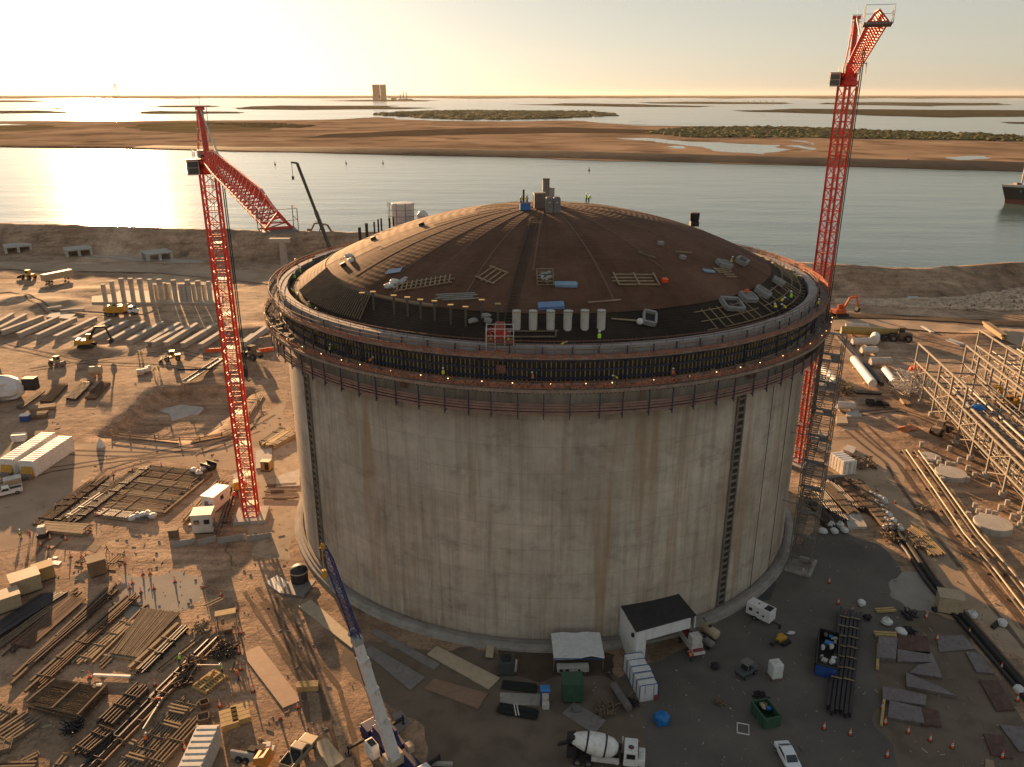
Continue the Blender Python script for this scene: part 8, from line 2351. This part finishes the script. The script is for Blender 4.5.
# standing posts on the back left edge, white vessel behind the dome, black tank at right
for k, (u, v, h) in enumerate(((360, 236.5, 1.7), (367, 233, 1.8), (374.5, 230, 1.5), (378.5, 228, 1.6), (381.5, 226.5, 1.5), (389.5, 224, 1.1), (393.5, 221.5, .9))):
    p = on_dome(u, v); b = MB(); b.tube((0, 0, -.8), (0, 0, h), .28 if k < 2 else .16, 7)
    single('edge_post', b, STEEL_D, 'dark standing post on the far left skyline of the dome, %s' % ORD[k], 'post', p, 0, 'dark posts on the dome skyline')
p = on_dome(408, 221)
g = thing('white_vessel', 'white round vessel in a scaffold cage behind the dome at left', 'vessel', p + Vector((-2.5, 12, -3.0)), 0)
b = MB(); b.lathe([(.02, 0), (2.2, 0), (2.2, 4.6), (2.1, 4.75), (.02, 4.85)], 22); b.build('shell', TARP, g, fix=True)
b = MB()
for k in range(5):
    a = 2 * math.pi * (k + 5) / 10; b.tube((2.9 * math.cos(a), 2.9 * math.sin(a), 0), (2.9 * math.cos(a), 2.9 * math.sin(a), 5.0), .07, 5)
for z in (1.2, 2.4, 3.6, 4.8): b.lathe([(2.86, z - .04), (2.94, z - .04), (2.94, z + .04), (2.86, z + .04)], 10, (0, 0, 0), math.pi, 1.9 * math.pi)
b.build('scaffold', STEEL_G, g)
b = MB(); b.lump((4.0, 0, 1.8), 1.2, 1.0, 1.5, random.Random(3), 9, 5, .2); b.build('sheeting', TARP, g)
g = thing('roof_tank', 'black round tank on a dark stand at the right skyline of the dome', 'tank', on_dome(696, 224) + Vector((0, 1.5, -.6)), 0)
b = MB(); b.lathe([(.02, .9), (.75, .9), (.85, 1.3), (.9, 2.3), (.8, 2.4), (.02, 2.45)], 18); b.build('tank', BLACK, g, fix=True)
b = MB(); b.box(0, 0, .45, 1.5, 1.4, .9); b.build('stand', STEEL_D, g)
# people on the roof edge and decks
def dk(az, r, z): 
    a = rad(az); return Vector((TX + r * math.cos(a), TY + r * math.sin(a), z))
worker('worker in bright lime vest near the right edge lattice', on_dome(790, 305) + Vector((0, 0, .1)), 2.0, 'stand', 'lime', s=1.15)
worker('worker in yellow vest crouching at the right edge lattice, upper one', on_dome(780, 308), .5, 'bend', 'yellow', s=1.1)
worker('worker in yellow vest crouching at the right edge lattice, left one', on_dome(775, 315), 1.5, 'bend', 'yellow', s=1.1)
worker('worker in yellow vest crouching at the right edge lattice, right one', on_dome(785.5, 315), 2.5, 'bend', 'yellow', s=1.1)
worker('worker in yellow vest by the white frame on the right of the dome', on_dome(731, 268), 0, 'stand', 'yellow')
worker('worker in lime vest beside the fourth thick pale post', on_dome(571, 324), 0, 'stand', 'lime')
worker('worker in dark clothing at the third thick pale post', on_dome(552, 328), 0, 'stand', 'yellow')
worker('worker in lime vest standing on the front ring under the sixth pale post', at(599, 346, 44.5), 1.5, 'stand', 'lime', s=1.1)
worker('worker in yellow vest bending on the front ring', at(561, 352, 43.6), 0, 'bend', 'yellow')
worker('worker in yellow vest left of the stair head', at(491, 349, 43.6), 1.5, 'stand', 'yellow')
worker('worker in yellow vest right of the stair head', at(508, 349, 43.6), 1.5, 'stand', 'yellow')
for k, az in enumerate((17, 20, 24, 27, 29.5, 14)):
    worker('worker at the back right rim by the orange net, %s of six' % (['second nearest', 'third nearest', 'fourth nearest', 'fifth nearest', 'farthest', 'nearest'][k]), dk(az, 43.2 + (k % 2) * 2.4, 43.6 if k % 2 else 43.3), k, 'bend' if k % 3 == 0 else 'stand', ['lime', 'yellow', 'yellow'][k % 3])
for k, (az, r) in enumerate(((172, 46.2), (180, 43.2), (186, 43.3), (200, 43.2), (206, 43.1), (214, 43.2), (217, 43.0), (163, 43.5))):
    worker('worker in %s vest on the left rim, %s' % (['yellow', 'lime', 'lime', 'yellow', 'yellow', 'lime', 'lime', 'yellow'][k], ['by the orange net', 'beside the net inside the ring', 'inside the leftmost ring', 'stooping at front left', 'standing at front left', 'left of two by the board fan', 'right of two by the board fan', 'farthest back'][k]), dk(az, r, 43.6 if r > 45 else 43.3), k * .8, 'bend' if k in (3, 6) else 'stand', ['yellow', 'lime', 'lime', 'yellow', 'yellow', 'lime', 'lime', 'yellow'][k])
for k, (az, r, lb) in enumerate(((4, 43.1, 'worker by the tie bars on the right rim, nearest the crane mast'), (-6, 43.2, 'worker in lime vest at the rightmost tie bars'), (33, 46.2, 'worker on the lit deck at the back right'), (9, 43.2, 'worker stooping over tie bars at the right rim'), (-31, 46.3, 'worker on the upper deck above the grey cabinet'))):
    worker(lb, dk(az, r, 43.3 if r < 45 else 43.6), k * 1.3, 'bend' if k == 3 else 'stand', 'lime' if k == 1 else 'yellow')
for k, az in enumerate((228, 238, 252, 266, 279, 288)):
    worker('dark figure at the formwork on the lower deck, %s of six' % ORD[k], dk(az, 46.2 + .3 * (k % 3), 39.8), k * .9, 'bend' if k % 3 == 1 else 'stand', 'orange' if k % 2 else 'yellow')
g = boxthing('deck_cabinet', 'grey cabinet on the lower deck beside two workers', 'cabinet', at(777, 348, 39.8), ang_of(777, 348, 39.8), [('body', CRT, [(0, 0, 1.3, 1.1, 1.7, 2.6)], .04), ('door', STEEL_G, [(.58, 0, 1.3, .05, 1.4, 2.2)], 0)])
worker('worker in lime vest right of the grey cabinet on the lower deck', at(783.5, 349, 39.8), 0, 'stand', 'lime', s=1.1)
worker('worker in yellow vest farther right of the grey cabinet on the lower deck', at(791, 346, 39.8), 0, 'stand', 'yellow', s=1.1)
worker('worker with white hat on the lower deck left of the grey cabinet', at(749, 361, 39.8), 0, 'stand', 'yellow')
worker('worker in dark clothes on the lower deck nearest the grey cabinet', at(760, 358, 39.8), 0, 'stand', 'orange')
g = boxthing('deck_bin', 'tan open bin on the lower deck at the right end of the tank', 'bin', dk(-14, 46.4, 39.8), rad(-14), [('body', TAN, [(0, 0, 1.3, 1.6, 2.4, 2.6)], .05), ('cover', GALV, [(0, 0, 2.65, 1.7, 2.5, .12)], .03)])
p = dk(155, 47.2, 41)
# ------------------------------------------------------------------ people and cones on the ground
worker('worker in yellow vest at the left edge of the upper yard, left of two', G(21, 538), rad(-60), 'stand', 'yellow')
worker('worker in orange vest at the left edge of the upper yard, right of two', G(30.5, 539), rad(-80), 'stand', 'orange', 'orange')
worker('worker in yellow vest walking behind the brown cabin', G(108, 553), rad(200), 'walk', 'yellow', 'yellow')
worker('worker in lime vest by the long dark rails', G(180, 665), rad(100), 'bend', 'lime')
worker('worker in lime vest by the open timber frame', G(222.5, 674), rad(180), 'stand', 'lime')
worker('worker in orange vest on the long plank deck', G(161.5, 704), rad(240), 'bend', 'orange', 'orange')
worker('worker in orange vest beside the timber board pair', G(239, 681), rad(200), 'stand', 'orange', 'orange')
worker('worker on the plank deck near the pale tube', G(146, 746), rad(100), 'bend', 'orange', 'white')
worker('worker in yellow vest on the soil bank, left of two near the girders', G(138.5, 357), 0, 'stand', 'yellow', s=1.2)
worker('worker in yellow vest on the soil bank, right of two near the girders', G(142, 357.5), 2, 'walk', 'yellow', s=1.2)
worker('worker in yellow vest by the white drums, left of two', G(154, 375), 0, 'bend', 'yellow', s=1.2)
worker('worker in yellow vest by the white drums, right of two', G(159.5, 374), 2, 'stand', 'yellow', s=1.2)
worker('worker in orange vest near the trailer under the shelter edge', G(691, 662), 2, 'bend', 'orange', 'orange')
cl = [(113.5, 475, 'orange cone at the far left corner of the upper yard'), (132.5, 470, 'orange cone at the far edge of the upper yard, by the dark bundle ends'), (161.5, 466, 'orange cone behind the farthest bar row'), (190, 490.5, 'orange cone on the right kerb of the upper yard, farther one'), (172.7, 499, 'orange cone on the right kerb of the upper yard, nearer one'),
      (96.6, 516, 'orange cone at the near end of the dark bundles'), (35, 525, 'orange cone at the near left corner of the upper yard'), (56, 507, 'orange cone on the left side of the upper yard, nearer one'), (76, 497, 'orange cone on the left side of the upper yard, farther one'),
      (41, 545.5, 'orange cone left of the tilted plywood sheet'), (50.5, 539.5, 'orange cone on the far side of the tilted plywood sheet'), (48.5, 548.5, 'orange cone on the near side of the tilted plywood sheet'), (66, 540, 'orange cone right of the tilted plywood sheet'), (86, 534, 'orange cone on the near plank heap'),
      (70.7, 557, 'orange cone left of the dark low bench'), (81.7, 557, 'orange cone behind the dark low bench'), (125, 564, 'orange cone behind the plank bench end'), (143, 574.5, 'orange cone at the gravel apron corner, left of two'), (150, 574, 'orange cone at the gravel apron corner, right of two'),
      (129.6, 588.5, 'orange cone at the near left edge of the gravel apron'), (132.5, 583.5, 'orange cone right behind the near left gravel cone'), (141, 592.5, 'orange cone low beside a pale block on the gravel'), (154, 589, 'orange cone right of the pale block on the gravel'), (175, 582, 'orange cone beside a board on the gravel apron'),
      (203, 588, 'orange cone on the right edge of the gravel apron'), (221, 596, 'orange cone just behind the narrow board'), (236.5, 610.5, 'orange cone at the right of the yellow workbench, farther one'), (240, 634, 'orange cone at the right of the yellow workbench, nearer one'), (239, 653.5, 'orange cone at the top corner of the big brown plate'), (240.7, 670, 'orange cone left of the big brown plate'),
      (253, 692, 'orange cone halfway down the big brown plate'), (220, 707, 'orange cone left of the yellow lumber pack'), (280, 719, 'orange cone on the open dirt below the big brown plate'), (155, 686, 'orange cone behind the long rails'), (185, 750, 'orange cone lying beside the narrow plank deck'), (89.7, 678, 'orange cone at the left end of the white channel'),
      (298, 708, 'orange cone in the shade of the big brown plate end')]
cones(cl, 'orange cones on the left ground')
cr = [(824, 729, 'orange cone on the shaded paving, left of two below the beam rack'), (850, 735, 'orange cone on the shaded paving, right of two below the beam rack'), (882, 709, 'orange cone left of the broad grey panel'), (885, 724, 'orange cone left of the crumpled grey panel'), (908, 733, 'orange cone just below the small reddish panel'),
      (930, 741, 'orange cone on bare sand below the panels, left of two'), (952, 748, 'orange cone on bare sand below the panels, right of two'), (887, 757, 'orange cone nearest the bottom edge at right'), (1002, 758, 'orange cone on the reddish panel at the lower right'), (969, 634, 'orange cone behind the grey panel near the hose line'), (937, 640, 'orange cone left of the grey panel near the tan shed'),
      (926, 618, 'orange cone between slurry patch and sand'), (838, 604, 'orange cone on paving left of the single white bag'), (852, 612, 'orange cone at the far end of the beam rack'), (845, 618, 'second orange cone at the far end of the beam rack'), (1001, 669, 'orange cone by the hose line, farther one'), (1017, 701, 'orange cone by the hose line, nearer one'),
      (829, 583, 'orange cone alone on the dark paving by the stair tower'), (803, 572, 'orange cone at the foot of the stair tower')]
cones(cr, 'orange cones on the right ground')
# loose small rubbish and stones over the yards
b = MB(); rn = random.Random(77)
for k in range(1700):
    if k % 2: u, v = rn.uniform(-10, 330), rn.uniform(380, 780)
    else: u, v = rn.uniform(560, 1040), rn.uniform(420, 780)
    p = at(u, v)
    if math.hypot(p.x - TX, p.y - TY) < 48.5: continue
    if rn.random() < .45:
        p = p + Vector((math.sin(k * .7) * 3, math.cos(k * 1.3) * 3, 0))
        if math.hypot(p.x - TX, p.y - TY) < 48.5: continue
    s_ = rn.choice([.08, .1, .12, .15, .2, .3]) * (.85 if k % 2 else .6)
    z = hgt(p.x, p.y)
    if rn.random() < .6: b.lump((p.x, p.y, z + s_ * .3), s_, s_ * .8, s_ * .55, rn, 5, 3, .3)
    else: b.box(p.x, p.y, z + .06, s_ * rn.uniform(2, 6), s_ * .6, .1, rn.uniform(0, 3.1))
tag(b.build('loose_rubble', mat('rubble_mixed', (.24, .18, .13), .9, var=.6, scale=.3, world=True, col2=(.34, .28, .22))), 'small stones and offcuts strewn over the yards', 'rubble', kind='stuff')
